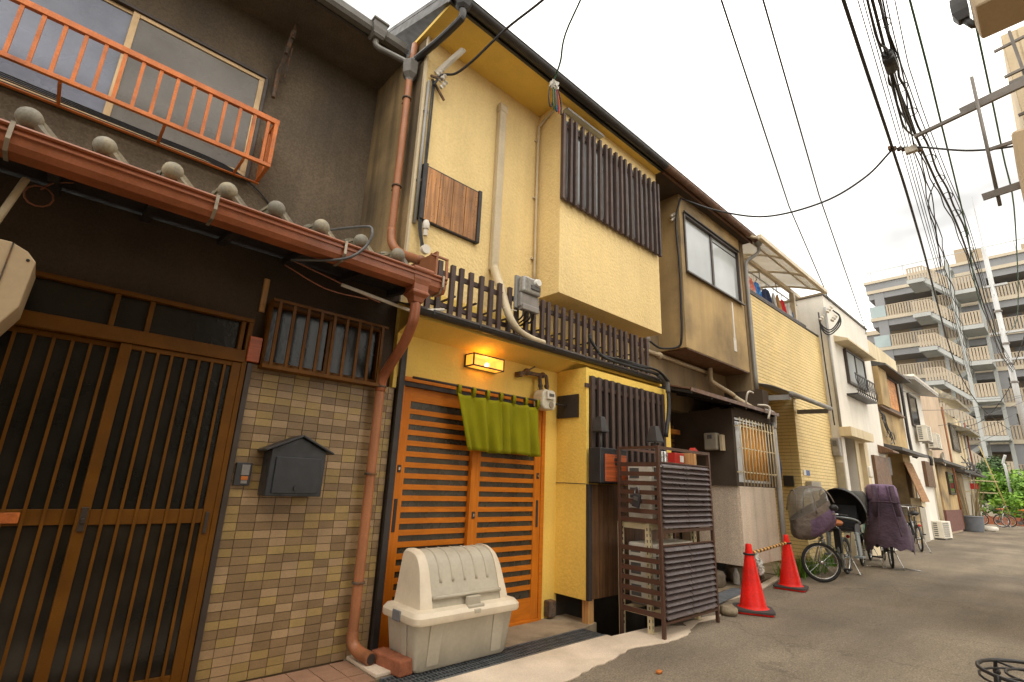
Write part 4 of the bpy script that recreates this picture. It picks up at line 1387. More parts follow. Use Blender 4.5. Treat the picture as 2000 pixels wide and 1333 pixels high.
# ---- ivory rack of slotted angle
rk = thing('steel_rack', 'ivory slotted angle rack carrying two air conditioner units', 'rack', (4.9, 3.0, 0))
pm_ = MB().box(-.02, .02, -.0015, .0015, 0, .95).box(-.0015, .0015, -.02 + .0215, .04, 0, .95)
for k in range(18):
    pm_.box(-.006, .006, -.0028, -.0014, .03 + .052 * k, .055 + .052 * k)
slot = MB()
for sx_, sy_, nm in ((4.44, 3.14, 0), (4.49, 2.86, 0), (5.36, 2.86, 0), (5.36, 3.14, 0)):
    z0 = -.32 if sy_ > 3 else 0.006
    q = MB().box(sx_ - .021, sx_ + .021, sy_ - .0015, sy_ + .0015, z0, .955).box(sx_ - .0225, sx_ - .0195, sy_ + .0015, sy_ + .042, z0, .955)
    p = q.build('post', 'rack_ivory', rk)
    q = MB()
    for k in range(17):
        q.box(sx_ - .005, sx_ + .005, sy_ - .0022, sy_ - .0016, .04 + .053 * k, .066 + .053 * k)
        q.box(sx_ - .0232, sx_ - .0226, sy_ + .014, sy_ + .024, .04 + .053 * k, .066 + .053 * k)
    q.build('slot', 'board_dark', p, kind='stuff')
for zz in (.90, .145):
    q = MB().box(4.51, 5.34, 2.855, 2.858, zz, zz + .05).box(4.46, 5.34, 3.143, 3.146, zz, zz + .05)
    q.box(4.466, 4.469, 2.885, 3.139, zz, zz + .05).box(5.363, 5.366, 2.885, 3.139, zz, zz + .05)
    q.box(4.50, 5.34, 2.87, 2.91, zz + .046, zz + .049).box(4.50, 5.34, 3.09, 3.13, zz + .046, zz + .049)
    q.build('shelf', 'rack_ivory', rk)
for sx_ in (4.49, 5.36):
    MB().box(sx_ - .03, sx_ + .03, 2.84, 2.90, .006, .012).build('foot_plate', 'rack_ivory', rk)

# ---- slatted guard
gd = thing('slatted_guard', 'dark brown louvred metal guard in two tiers around the air conditioner units', 'guard', (4.92, 2.9, 0))
X0, X1, Y0, Y1 = 4.415, 5.43, 2.70, 3.15
for xx, yy in ((X0, Y0), (X1, Y0), (X0, Y1), (X1, Y1)):
    MB().box(xx - .016, xx + .016, yy - .016, yy + .016, .006 if yy < 3 else -.05, 1.69).build('leg', 'guard_brown', gd, bev=.003)
for bb in ((X0 + .016, X1 - .016, Y0 - .013, Y0 + .013, 1.66, 1.687), (X0 + .016, X1 - .016, Y1 - .013, Y1 + .013, 1.66, 1.687),
           (X0 - .013, X0 + .013, Y0 + .016, Y1 - .016, 1.66, 1.687), (X1 - .013, X1 + .013, Y0 + .016, Y1 - .016, 1.66, 1.687),
           (X0 + .016, X1 - .016, Y0 - .012, Y0 + .012, .885, .915), (X0 + .016, X1 - .016, Y0 - .012, Y0 + .012, .115, .135),
           (X0 + .016, X1 - .016, Y0 - .010, Y0 + .010, 1.528, 1.54), (X0 + .016, X1 - .016, Y0 - .010, Y0 + .010, .768, .78)):
    MB().box(*bb).build('rail', 'guard_brown', gd)
sm_ = MB().box(-.007, .007, Y0 + .016, Y1 - .016, -.021, .021).mesh('side_slat', 'guard_brown')
for zz in (1.51, 1.42, 1.332, 1.245, 1.16, 1.07, .985, .725, .635, .548, .46, .37, .28, .185):
    piece('side_slat', sm_, gd, (X0 - .004, 0, zz))
    piece('side_slat', sm_, gd, (X1 + .004, 0, zz))
R_ = Matrix.Rotation(.85, 3, 'X')
lm_ = MB().cbox((0, 0, 0), X1 - X0 - .06, .062, .006, R_)
for s in (-.46, .0, .46):
    lm_.cbox((s, .0, .0), .010, .063, .012, R_)
lme = lm_.mesh('louvre_slat', 'louver_brown')
for base, n in ((.925, 12), (.155, 12)):
    for i in range(n):
        piece('louvre_slat', lme, gd, ((X0 + X1) / 2, Y0 - .004 + rnd.uniform(-.002, .002), base + .026 + .0515 * i), rot=(rnd.uniform(-.03, .03), rnd.uniform(-.004, .004), 0))
for base, top in ((.925, 1.525), (.15, .765)):
    MB().box((X0 + X1) / 2 - .006, (X0 + X1) / 2 + .006, Y0 + .012, Y0 + .02, base, top).build('centre_rib', 'guard_brown', gd)
kb = thing('key_box', 'small black key safe hanging on the side slats of the guard', 'key box', (4.38, 2.93, 1.1))
RK = Matrix.Rotation(.22, 3, 'X')
MB().cbox((4.375, 2.925, 1.165), .035, .075, .125, RK).build('case', 'plastic_black', kb, bev=.006)
MB().cbox((4.355, 2.925, 1.185), .006, .055, .035, RK).build('dial_cover', 'meter_dark', kb, bev=.002)
MB().tube(catmull([(4.375, 2.90, 1.225), (4.37, 2.895, 1.27), (4.385, 2.93, 1.29), (4.39, 2.95, 1.262), (4.375, 2.945, 1.225)], 4), .006, 6).build('shackle', 'steel_galv', kb, smooth=True)
# things kept on top of the upper unit
eb = thing('extinguisher_box', 'small red box with a white label on top of the upper air conditioner', 'box', (5.2, 2.98, 1.54))
boxpart('box', 'fe_red', eb, 5.12, 5.32, 2.92, 3.05, 1.54, 1.672, .004)
boxpart('label', 'label_white', eb, 5.225, 5.30, 2.917, 2.92, 1.575, 1.645)
tag(MB().lathe([(.045, 0), (.046, .01), (.046, .12), (.043, .13)], (4.93, 2.95, 1.54), 14).build('can', 'chrome', auto=.6), 'small silver can on top of the upper air conditioner', 'can')
tag(MB().box(5.36, 5.405, 2.82, 3.0, 1.54, 1.68).build('wooden_block', 'wood_pale', bev=.003), 'small brown board standing at the right end of the guard top', 'board')
tag(MB().prism([(5.16, 2.72, 1.688), (5.27, 2.72, 1.688), (5.20, 2.72, 1.725)], (0, .06, 0)).build('red_wedge', 'fe_red'), 'red wedge lying on the top frame of the slatted guard', 'wedge')

# ---- cones, bar, bag, stones
def make_cone():
    t = thing('traffic_cone', 'x', 'traffic cone', local=True, group='red traffic cones')
    MB().lathe([(.165, .03), (.172, .045), (.150, .055), (.138, .075), (.036, .665), (.034, .70), (.026, .712)], (0, 0, 0), 28).build('body', 'cone_red', t, auto=.8)
    b = MB().loft([rrect(-.19, .19, -.19, .19, 0.004, .05), rrect(-.19, .19, -.19, .19, .022, .05), rrect(-.165, .165, -.165, .165, .034, .05)])
    b.build('flange', 'cone_red', t, auto=.5)
    b = MB().loft([rrect(-.205, .205, -.205, .205, .024, .07), rrect(-.205, .205, -.205, .205, .042, .07), rrect(-.15, .15, -.15, .15, .05, .07)])
    b.build('weight', 'cone_base', t, auto=.5)
    return t


cn = make_cone()
place(cn, (6.24, 2.68, 0.002), .5, 'red traffic cone nearest the slatted guard', first=True)
place(cn, (8.17, 2.96, 0.002), .2, 'red traffic cone in front of the bicycle with the purple cover')
br_ = thing('cone_bar', 'black and yellow striped bar hung between the two red cones', 'bar', (7.2, 2.82, .6))
A, B_ = V((6.24, 2.68, .605)), V((8.17, 2.96, .605))
NB = 22
for i in range(NB):
    p, q = A.lerp(B_, .045 + .91 * i / NB), A.lerp(B_, .045 + .91 * (i + 1) / NB)
    MB().tube([p, q], .019, 10).build('stripe', 'stripe_yellow' if i % 2 else 'rubber', br_, smooth=True)
for c in (A, B_):
    MB().tube([(c.x + .056 * math.cos(a * .524), c.y + .056 * math.sin(a * .524), .605) for a in range(12)], .011, 6, closed=True).build('ring', 'rubber', br_, smooth=True)
r4 = random.Random(4)
b = MB()
for k in range(3):
    b.ball((6.50 + .03 * k, 2.70, .53 - .06 * k), .05, 9, 7, .9, .7, 1.0)
b.v = [(x + r4.uniform(-.02, .02), y + r4.uniform(-.02, .02), z + r4.uniform(-.02, .02)) for x, y, z in b.v]
b.tube([(6.51, 2.72, .56), (6.50, 2.71, .61)], .02, 6)
tag(b.build('plastic_bag', 'bag_plastic'), 'crumpled white plastic bag tied to the striped bar', 'bag')


def rock(nm, c, sx, sy, sz, m, lab, cat='stone', seed=1, group=None, rz=0):
    r = random.Random(seed)
    b_ = MB().ball((0, 0, 0), 1, 11, 8)
    vs = []
    for p in b_.v:
        n_ = 1 + r.uniform(-.13, .13)
        q = V((max(-.82, min(.82, p[0])) * sx * n_, max(-.82, min(.82, p[1])) * sy * n_, max(-.7, min(.7, p[2])) * sz * n_))
        q.rotate(Matrix.Rotation(rz, 3, 'Z'))
        vs.append(q + V(c))
    b_.v = [tuple(v_) for v_ in vs]
    return tag(b_.build(nm, m, smooth=True), lab, cat, group)


rock('stone', (5.90, 2.80, .035), .17, .10, .06, 'stone', 'flat pale stone on the lane beside the nearest red cone', seed=2, rz=.5)
rock('boulder', (8.05, 3.62, .12), .22, .20, .17, 'stone', 'round tan boulder under the granite wall beside the grey pipe', seed=3)
rock('boulder', (7.35, 3.70, .09), .24, .2, .15, 'stone_dark', 'dark boulder under the granite wall behind the nearest cone', seed=5)
rock('boulder', (8.45, 3.55, .09), .12, .12, .12, 'stone_dark', 'small dark stone under the granite wall next to the grey pipe', seed=8)
rock('boulder', (7.0, 3.95, .08), .15, .15, .12, 'stone_dark', 'dark stone deepest in the gap under the granite wall', seed=6)
tag(MB().lathe([(.042, 0), (.045, .02), (.045, .13), (.02, .18), (.018, .21)], (7.72, 3.52, .015), 12).build('bottle', 'bag_plastic', auto=.7), 'clear plastic bottle of water standing before the round boulder', 'bottle')
tag(MB().prism([(5.42, 3.10, -.01), (5.9, 3.02, .015), (7.4, 3.21, .015), (7.3, 3.40, .015), (5.8, 3.22, .015)], (0, 0, .012)).build('channel_lid', 'lid_steel'), 'blue grey steel lid over the drain channel behind the nearest cone', 'lid')
tag(rock('leaf', (3.64, 2.28, .012), .035, .022, .012, 'saddle_brown', 'small orange leaf lying on the asphalt at the bottom of the picture', 'leaf', 9))
# wire plant stand at the lower right corner
ps = thing('plant_stand', 'black wrought iron plant stand ring at the lower right corner', 'plant stand', (4.02, .25, 0))
cxp, cyp = 4.02, .26
for r_, zz, t_ in ((.27, .445, .010), (.27, .405, .006), (.16, .435, .007)):
    MB().tube([(cxp + r_ * math.cos(a * .262), cyp + r_ * math.sin(a * .262), zz) for a in range(24)], t_, 8, closed=True).build('ring', 'iron_black', ps, smooth=True)
for k in range(4):
    a = .9 + k * math.pi / 2
    b = MB().tube(catmull([(cxp + .27 * math.cos(a), cyp + .27 * math.sin(a), .45), (cxp + .29 * math.cos(a), cyp + .29 * math.sin(a), .30), (cxp + .22 * math.cos(a), cyp + .22 * math.sin(a), .14), (cxp + .27 * math.cos(a), cyp + .27 * math.sin(a), .005)], 5), .009, 7)
    b.tube([(cxp + .16 * math.cos(a), cyp + .16 * math.sin(a), .435), (cxp + .27 * math.cos(a), cyp + .27 * math.sin(a), .44)], .006, 6)
    b.ball((cxp + .275 * math.cos(a), cyp + .275 * math.sin(a), .385), .018, 8, 6)
    b.build('leg', 'iron_black', ps, smooth=True)

# ================================================================ house 3
H3 = thing('tan_house', 'weathered tan stucco house with projecting bay window and granite lower wall', 'house', (7.4, 3.9, 0))
b = MB()
b.box(5.90, 8.93, 3.95, 4.1, 2.45, 5.86)
b.box(8.80, 8.93, 3.50, 3.95, 2.9, 5.78)
b.build('upper_wall', 'stucco_tan_dark', H3)
b = MB()
b.box(6.60, 8.76, 3.50, 3.95, 5.50, 5.80)
b.box(6.60, 8.76, 3.50, 3.95, 3.28, 4.50)
b.box(6.60, 6.72, 3.50, 3.95, 4.50, 5.50)
b.box(8.64, 8.76, 3.50, 3.95, 4.50, 5.50)
b.build('bay', 'stucco_tan', H3)
b = MB().box(6.64, 8.74, 3.51, 3.94, 3.262, 3.28)
b.build('bay_floor', 'wood_panel', H3)
w3 = frame_xz(MB(), 6.70, 8.66, 4.49, 5.51, 3.475, 3.56, .04)
w3.box(7.64, 7.70, 3.51, 3.55, 4.53, 5.47).box(6.68, 8.69, 3.44, 3.475, 4.47, 4.495).box(6.68, 8.69, 3.45, 3.475, 5.505, 5.53)
w3.box(7.70, 8.62, 3.515, 3.545, 5.38, 5.40)
wo = w3.build('bay_window', 'alu_dark', H3, bev=.003)
MB().box(6.74, 7.64, 3.53, 3.536, 4.53, 5.47).build('pane', 'glass_sky', wo)
MB().box(7.70, 8.62, 3.524, 3.53, 4.53, 5.47).build('pane', 'glass_sky', wo)
half_gutter(5.862, 9.10, 3.285, 5.845, .062, 'gutter_brown', 'eave_gutter', H3)
b = MB()
b.sheet([[(5.905, 3.33, 5.895), (9.05, 3.33, 5.895)], [(5.905, 6.8, 7.18), (9.05, 6.8, 7.18)]], .05, (0, 0, 1))
b.box(5.905, 9.02, 3.345, 3.37, 5.77, 5.89)
b.build('roof', 'gutter_brown', H3)
b = MB().box(5.905, 9.0, 3.375, 3.96, 5.80, 5.82)
b.build('soffit', 'stucco_dark', H3)
d3 = thing('downpipe', 'grey downpipe with hopper at the corner between the tan bay and the yellow brick house', 'downpipe', (8.88, 3.45, 3.0))
MB().loft([oc(.075, 5.90, 9.08, 3.27), oc(.08, 5.86, 9.08, 3.27), oc(.08, 5.78, 9.08, 3.27), oc(.05, 5.72, 9.08, 3.27)]).build('hopper', 'pvc_grey', d3, bev=.004)
MB().tube(catmull([(9.08, 3.27, 5.74), (9.08, 3.27, 5.64), (9.05, 3.30, 5.56), (8.93, 3.43, 5.42), (8.90, 3.455, 5.34), (8.90, 3.46, 5.2), (8.90, 3.46, 4.2), (8.90, 3.46, 3.0)], 5), .032, 10).build('pipe', 'pvc_grey', d3, smooth=True)
# lower storey
b = MB()
b.box(5.90, 8.93, 4.25, 4.4, 0, 2.62)
b.box(7.42, 8.72, 3.45, 3.6, 2.30, 2.50)
b.box(7.40, 7.48, 3.27, 4.25, 1.36, 2.47)
b.box(7.48, 8.72, 3.29, 3.35, 1.36, 1.42)
b.box(7.48, 8.72, 3.27, 3.35, 2.36, 2.50)
b.box(7.48, 8.72, 3.55, 3.6, 1.36, 2.36)
b.box(8.70, 8.93, 3.30, 4.25, 1.36, 2.95)
b.build('lower_wall', 'stucco_dark', H3)
gl_ = MB().box(7.47, 8.70, 3.29, 4.2, .31, 1.35).build('granite_base', 'mortar', H3)
for xa, xb in ((7.45, 7.90), (7.904, 8.28), (8.284, 8.715)):
    MB().box(xa, xb, 3.255, 3.29, .30, 1.36).build('granite_slab', 'granite', gl_, bev=.003)
MB().box(7.435, 7.47, 3.291, 3.90, .30, 1.36).build('granite_slab', 'granite', gl_, bev=.003)
MB().box(7.5, 8.7, 4.0, 4.05, -.3, .3).build('crawl_space', 'pit', H3)
# dark shutter door
dr = MB().box(6.0, 7.40, 4.23, 4.25, .1, 2.3).build('shutter_door', 'wood_black', H3)
sm_ = MB().box(6.0, 7.38, 4.205, 4.228, -.022, .022).mesh('slat', 'wood_panel')
for i in range(30):
    piece('slat', sm_, dr, (0, 0, .2 + .07 * i))
# tin canopy
b = MB()
b.sheet([[(5.93, 3.12, 2.52), (8.80, 3.12, 2.52)], [(5.93, 4.0, 2.74), (8.80, 4.0, 2.74)]], .018, (0, 0, 1))
b.box(5.93, 8.80, 3.11, 3.125, 2.495, 2.545)
b.build('tin_canopy', 'gutter_brown', H3)
b = MB()
for i in range(6):
    b.bar((6.0 + .54 * i, 3.14, 2.495), (6.0 + .54 * i, 3.96, 2.70), .045, .04)
b.build('rafter', 'wood_black', H3, kind='stuff')
# barred window with bamboo blind
gw = MB()
frame_xz(gw, 7.48, 8.70, 1.42, 2.36, 3.30, 3.35, .035)
gwo = gw.build('window', 'alu_grey', H3)
MB().box(7.515, 8.665, 3.34, 3.345, 1.455, 2.325).build('pane', 'glass_black', gwo)
MB().box(7.515, 7.80, 3.315, 3.335, 1.455, 2.25).build('side_sash', 'alu_grey', gwo)
bl = MB().box(7.80, 8.66, 3.332, 3.336, 1.46, 2.30).build('bamboo_blind', 'reed', H3)
ca = MB().tube([(0, 0, 1.44), (0, 0, 2.22)], .0145, 7).mesh('bamboo_cane', 'bamboo', smooth=True)
for i in range(26):
    piece('bamboo_cane', ca, bl, (7.82 + .0335 * i, 3.312 + rnd.uniform(-.006, .004), rnd.uniform(-.02, .06)), rot=(0, rnd.uniform(-.02, .02), 0))
gg = MB()
for zz in (1.56, 1.90, 2.22):
    gg.box(7.43, 8.72, 3.20, 3.212, zz - .008, zz + .008)
for xe in (7.45, 8.71):
    gg.box(xe - .006, xe + .006, 3.212, 3.29, 1.55, 1.57).box(xe - .006, xe + .006, 3.212, 3.29, 2.21, 2.23)
ggo = gg.build('window_bars', 'bar_cream', H3)
bm_ = MB().tube([(0, 3.191, 1.37), (0, 3.191, 2.34)], .0085, 6).mesh('window_bar', 'bar_cream', smooth=True)
for i in range(12):
    piece('window_bar', bm_, ggo, (7.47 + .112 * i, 0, 0))
m3 = thing('gas_meter', 'boxy beige meter on the dark side wall beside the bamboo window', 'meter', (7.38, 3.6, 1.9))
boxpart('body', 'box_grey', m3, 7.26, 7.385, 3.46, 3.66, 1.86, 2.11, .02)
boxpart('counter', 'meter_dark', m3, 7.252, 7.262, 3.53, 3.60, 2.02, 2.075, .003)
boxpart('terminal', 'pvc_beige', m3, 7.30, 7.385, 3.39, 3.44, 1.85, 2.08, .006)
tag(MB().box(6.9, 7.3, 4.05, 4.23, 2.10, 2.17).build('wooden_lamp', 'wood_amber', bev=.006), 'amber wooden box lamp under the tin canopy of the tan house', 'lamp')
# pipes on the tan house
pp = thing('pipe_run', 'cream pipes crossing the tan wall between the bay and the tin canopy', 'pipe', (7.4, 3.9, 2.8))
MB().tube([(5.70, 3.93, 3.22), (6.5, 3.92, 3.21), (8.1, 3.92, 3.20)], .032, 10).build('pipe', 'pvc_beige', pp, smooth=True)
MB().tube(catmull([(8.0, 3.84, 3.27), (8.0, 3.84, 3.08), (8.05, 3.82, 3.02), (8.5, 3.72, 2.88), (8.58, 3.68, 2.82), (8.72, 3.40, 2.60), (8.76, 3.30, 2.57)], 5), .036, 10).build('drain', 'pvc_beige', pp, smooth=True)
MB().tube(catmull([(8.72, 3.40, 2.62), (8.79, 3.28, 2.58), (8.83, 3.22, 2.55), (8.82, 3.21, 2.42), (8.80, 3.215, 2.3)], 5), .045, 10).build('elbow', 'pvc_grey', pp, smooth=True)
MB().tube([(8.80, 3.215, 2.4), (8.79, 3.22, .0)], .042, 12).build('standpipe', 'pvc_grey', pp, smooth=True)
for xx in (6.55, 8.08):
    MB().lathe([(.05, -.03), (.05, .03)], (xx, 3.92, 3.205), 10, 'x').build('coupling', 'pvc_beige', pp, auto=.6)
MB().tube(catmull([(7.75, 3.20, 2.56), (7.72, 3.15, 2.72), (7.78, 3.13, 2.76), (7.86, 3.12, 2.75)], 4), .015, 6).build('overflow', 'pvc_white', pp, smooth=True)
MB().tube(catmull([(8.10, 3.16, 2.60), (8.25, 3.08, 2.60), (8.3, 3.06, 2.54), (8.28, 3.09, 2.40)], 4), .016, 6).build('overflow', 'pvc_white', pp, smooth=True)
cv = thing('cable', 'black service cable running down the recess and round the tan bay', 'cable', (6.58, 3.7, 3.2))
MB().tube(catmull([(6.62, 3.47, 5.72), (6.585, 3.49, 5.6), (6.57, 3.55, 5.3), (6.575, 3.53, 4.6), (6.58, 3.54, 3.9), (6.585, 3.56, 3.45), (6.58, 3.62, 3.30), (6.4, 3.8, 3.27), (6.22, 3.88, 3.36)], 6), .016, 7).build('cable', 'cable_black', cv, smooth=True)
for zz in (3.55, 3.36):
    MB().lathe([(.03, -.14), (.045, -.10), (.035, -.04), (.055, -.02), (.055, .03), (.03, .06)], (6.16, 3.88, zz), 10).build('connector', 'meter_grey', cv, auto=.8)
MB().tube(catmull([(6.16, 3.9, 3.25), (6.17, 3.88, 3.0), (6.2, 3.86, 2.8), (6.1, 3.7, 2.68)], 4), .014, 6).build('cable', 'cable_black', cv, smooth=True)
for zz in (5.45, 5.38):
    piece('insulator', ins, cv, (6.58, 3.60, zz), rot=(.5, .8, 0))
b = MB().box(8.22, 8.26, 3.485, 3.5, 3.75, 4.42).box(8.20, 8.30, 3.492, 3.5, 3.55, 3.78)
tag(b.build('sealed_crack', 'pvc_white'), 'white filler smeared down a crack below the tan bay window', 'filler')

# ================================================================ house 4: yellow brick siding
H4 = thing('brick_siding_house', 'yellow brick clad house with a covered balcony and laundry', 'house', (11, 3.8, 0))
b = MB()
b.box(8.94, 13.08, 3.562, 3.75, 3.18, 4.88)
b.box(10.87, 13.08, 3.562, 3.75, 0, 3.18)
b.box(8.94, 10.87, 4.312, 4.45, 0, 3.18)
b.box(10.862, 10.90, 3.75, 4.312, 0, 3.18)
b.box(8.94, 10.87, 3.75, 4.312, 3.15, 3.18)
b.box(8.94, 13.08, 5.2, 5.35, 4.6, 6.4)
b.build('wall', 'siding_joint', H4)
bricks = []
BH_, BL_ = .0655, .262
for r in range(26):
    z = 3.18 + BH_ * r
    off = (r % 2) * BL_ / 2
    x = 8.94 - off
    while x < 13.08:
        xa, xb = max(x, 8.94), min(x + BL_, 13.08)
        if xb - xa > .03:
            bricks.append(('f', xa, xb, z))
        x += BL_
for r in range(48):
    z = .04 + BH_ * r
    off = (r % 2) * BL_ / 2
    for (w_, a0, a1) in (('f', 10.862, 13.08), ('b', 8.94, 10.87), ('s', 3.562, 4.312)):
        x = a0 - off
        while x < a1:
            xa, xb = max(x, a0), min(x + BL_, a1)
            if xb - xa > .03:
                bricks.append((w_, xa, xb, z))
            x += BL_


def bdist_(q):
    if q[0] == 'f':
        p = V(((q[1] + q[2]) / 2, 3.55, q[3]))
    elif q[0] == 'b':
        p = V(((q[1] + q[2]) / 2, 4.3, q[3]))
    else:
        p = V((10.86, (q[1] + q[2]) / 2, q[3]))
    return p.length * (1.3 if q[0] != 'f' else 1)


bricks.sort(key=bdist_)
bmesh_ = MB().box(-.5, .5, -.006, .006, 0, BH_ - .009).mesh('brick', 'siding_yellow')
bst = MB()
for i, (w_, a, c, z) in enumerate(bricks):
    a, c = a + .003, c - .003
    if i < 300 and w_ == 'f':
        piece('brick', bmesh_, H4, ((a + c) / 2, 3.556, z), scale=(c - a, 1, 1))
    elif w_ == 'f':
        bst.box(a, c, 3.55, 3.562, z, z + BH_ - .009)
    elif w_ == 'b':
        bst.box(a, c, 4.30, 4.312, z, z + BH_ - .009)
    else:
        bst.box(10.85, 10.862, a, c, z, z + BH_ - .009)
bst.build('wall_bricks', 'siding_yellow', H4, kind='stuff')
b = MB().box(8.94, 13.0, 3.53, 3.78, 4.882, 4.91).box(8.94, 12.4, 3.60, 3.64, 4.99, 5.03)
b.build('coping', 'alu_dark', H4)
b = MB()
for i in range(7):
    b.box(9.1 + .55 * i, 9.13 + .55 * i, 3.605, 3.635, 4.91, 4.99)
b.build('coping_stud', 'alu_dark', H4, kind='stuff')
# balcony roof
rf = thing('balcony_roof', 'curved translucent roof on cream aluminium arches over the laundry balcony', 'roof', (10.5, 3.7, 4.9))
arc = lambda y: 5.70 + .50 * math.sin(min(1, (y - 3.12) / 1.9) * math.pi / 2) ** .8 if y > 3.12 else 5.70
ys = [3.12 + 2.1 * k / 14 for k in range(15)]
MB().sheet([[(xx, y, arc(y) + .03) for xx in (8.72, 12.3)] for y in ys], .006, (0, 0, 1)).build('roof_sheet', 'polycarb', rf, smooth=True)
for xx in (8.74, 9.9, 11.08, 12.26):
    MB().tube([(xx, y, arc(y)) for y in ys], .026, 6).build('arch', 'alu_cream', rf, smooth=True)
MB().box(8.68, 12.34, 3.06, 3.13, 5.66, 5.75).build('front_beam', 'alu_cream', rf, bev=.01)
MB().box(8.70, 12.6, 3.70, 3.77, 5.76, 5.85).build('side_beam', 'alu_cream', rf, bev=.006)
MB().box(8.70, 12.3, 4.36, 4.40, 6.02, 6.06).build('purlin', 'alu_cream', rf)
MB().box(8.70, 12.3, 3.40, 3.43, 5.86, 5.89).build('purlin', 'alu_cream', rf)
for xx in (8.98, 12.10):
    MB().box(xx - .05, xx + .05, 3.68, 3.78, 4.91, 5.76).build('post', 'alu_cream', rf)
MB().bar((12.26, 3.12, 5.68), (12.26, 5.2, 5.62), .03, .03).build('brace', 'alu_cream', rf)
for xx in (10.3, 11.2):
    MB().tube([(xx, 3.75, 5.76), (xx, 3.75, 5.55)], .009, 6).build('pole_hanger', 'pole_brown', rf)
MB().tube([(8.95, 3.75, 5.57), (12.45, 3.75, 5.57)], .014, 7).build('drying_pole', 'alu_grey', rf, smooth=True)


def garment(nm, m, lab, xc, wd, top, bot, seed, cat='shirt'):
    r = random.Random(seed)
    ph = r.uniform(0, 6)
    rows_ = []
    for j in range(8):
        v_ = j / 7
        row = []
        for i in range(9):
            u_ = i / 8 - .5
            k_ = wd * (.55 + .45 * min(1, v_ * 3)) * (1 - .12 * v_)
            row.append((xc + .10 * math.sin(u_ * 6 + ph) * v_ * .3 + u_ * k_, 3.75 + .05 * math.sin(u_ * 11 + ph) * (.3 + v_), top + (bot - top) * v_ - abs(u_) * .12 * (1 - v_)))
        rows_.append(row)
    t = thing(nm, lab, cat, (xc, 3.75, bot), group='laundry on the balcony')
    MB().sheet(rows_, .012).build('cloth', m, t, smooth=True)
    MB().tube(catmull([(xc - wd * .25, 3.75, top - .03), (xc, 3.75, top + .03), (xc, 3.75, top + .07), (xc, 3.75, top + .10)], 3), .006, 5).build('hanger', 'pole_brown', t)
    return t


garment('shirt', 'shirt_white', 'pale patterned shirt at the left end of the balcony laundry', 9.35, .35, 5.49, 4.99, 1)
garment('shirt', 'shirt_coral', 'coral red shirt hanging on the balcony', 9.72, .42, 5.49, 4.99, 2)
garment('shirt', 'shirt_blue', 'bright blue patterned shirt beside the coral shirt', 10.12, .42, 5.46, 4.99, 3)
garment('shirt', 'shirt_navy', 'dark navy shirt hanging in the middle of the laundry', 10.62, .55, 5.46, 4.94, 4)
garment('towel', 'shirt_white', 'white towel beside the navy shirt', 11.0, .25, 5.46, 5.04, 5, 'towel')
garment('towel', 'wood_pale', 'brown towel hanging between the white towel and the red shirt', 11.22, .16, 5.49, 5.09, 6, 'towel')
garment('shirt', 'shirt_red', 'red shirt near the balcony post', 11.48, .28, 5.46, 5.09, 7)
garment('shirt', 'shirt_white', 'white shirt between the red shirt and the blue shirt', 11.85, .25, 5.46, 5.09, 8)
garment('shirt', 'shirt_blue', 'blue patterned shirt at the right end of the laundry', 12.22, .38, 5.46, 5.02, 9)
# little canopy over the entrance
pc = thing('door_canopy', 'small curved grey canopy on flat brackets over the entrance of the brick clad house', 'canopy', (10, 3.5, 2.9))
ys = [2.95 + .60 * k / 8 for k in range(9)]
pz = lambda y: 2.90 + .22 * math.sin((y - 2.95) / .60 * math.pi / 2)
MB().sheet([[(xx, y, pz(y)) for xx in (9.0, 11.0)] for y in ys], .012, (0, 0, 1)).build('sheet', 'pvc_grey', pc, smooth=True)
MB().tube([(8.98, 2.95, 2.89), (11.02, 2.95, 2.89)], .042, 8).build('front_tube', 'pvc_grey', pc, smooth=True)
for xx in (9.03, 10.97):
    MB().bar((xx, 3.53, 2.86), (xx, 2.98, 2.84), .03, .085).build('bracket', 'pvc_grey', pc)
pl_ = thing('address_plate', 'small blue and white address plate on the yellow brick wall', 'sign', (11.0, 3.54, 1.65))
boxpart('plate', 'label_white', pl_, 10.98, 11.12, 3.535, 3.549, 1.64, 1.74)
boxpart('plate', 'label_blue', pl_, 11.13, 11.32, 3.535, 3.549, 1.64, 1.74)
tag(MB().box(11.05, 11.60, 3.44, 3.549, 1.34, 1.53).build('letterbox', 'box_grey', bev=.01), 'taupe letterbox on the yellow brick wall above the child seat hood', 'mailbox')
tag(MB().box(10.80, 10.849, 3.68, 3.86, 1.42, 1.62).build('intercom', 'plastic_black', bev=.008), 'dark intercom panel in the brick recess', 'intercom')
um = thing('umbrella', 'folded dark blue umbrella hanging beside the grey standpipe', 'umbrella', (8.95, 3.35, 1.2))
MB().lathe([(.008, 0), (.05, .12), (.085, .35), (.07, .55), (.03, .72), (.015, .80)], (8.98, 3.30, 1.32), 10).build('canopy', 'shirt_navy', um, auto=.8)
MB().tube([(8.98, 3.30, 2.1), (8.98, 3.30, 2.4), (8.98, 3.34, 2.44), (8.98, 3.36, 2.40)], .008, 6).build('handle', 'iron_black', um)

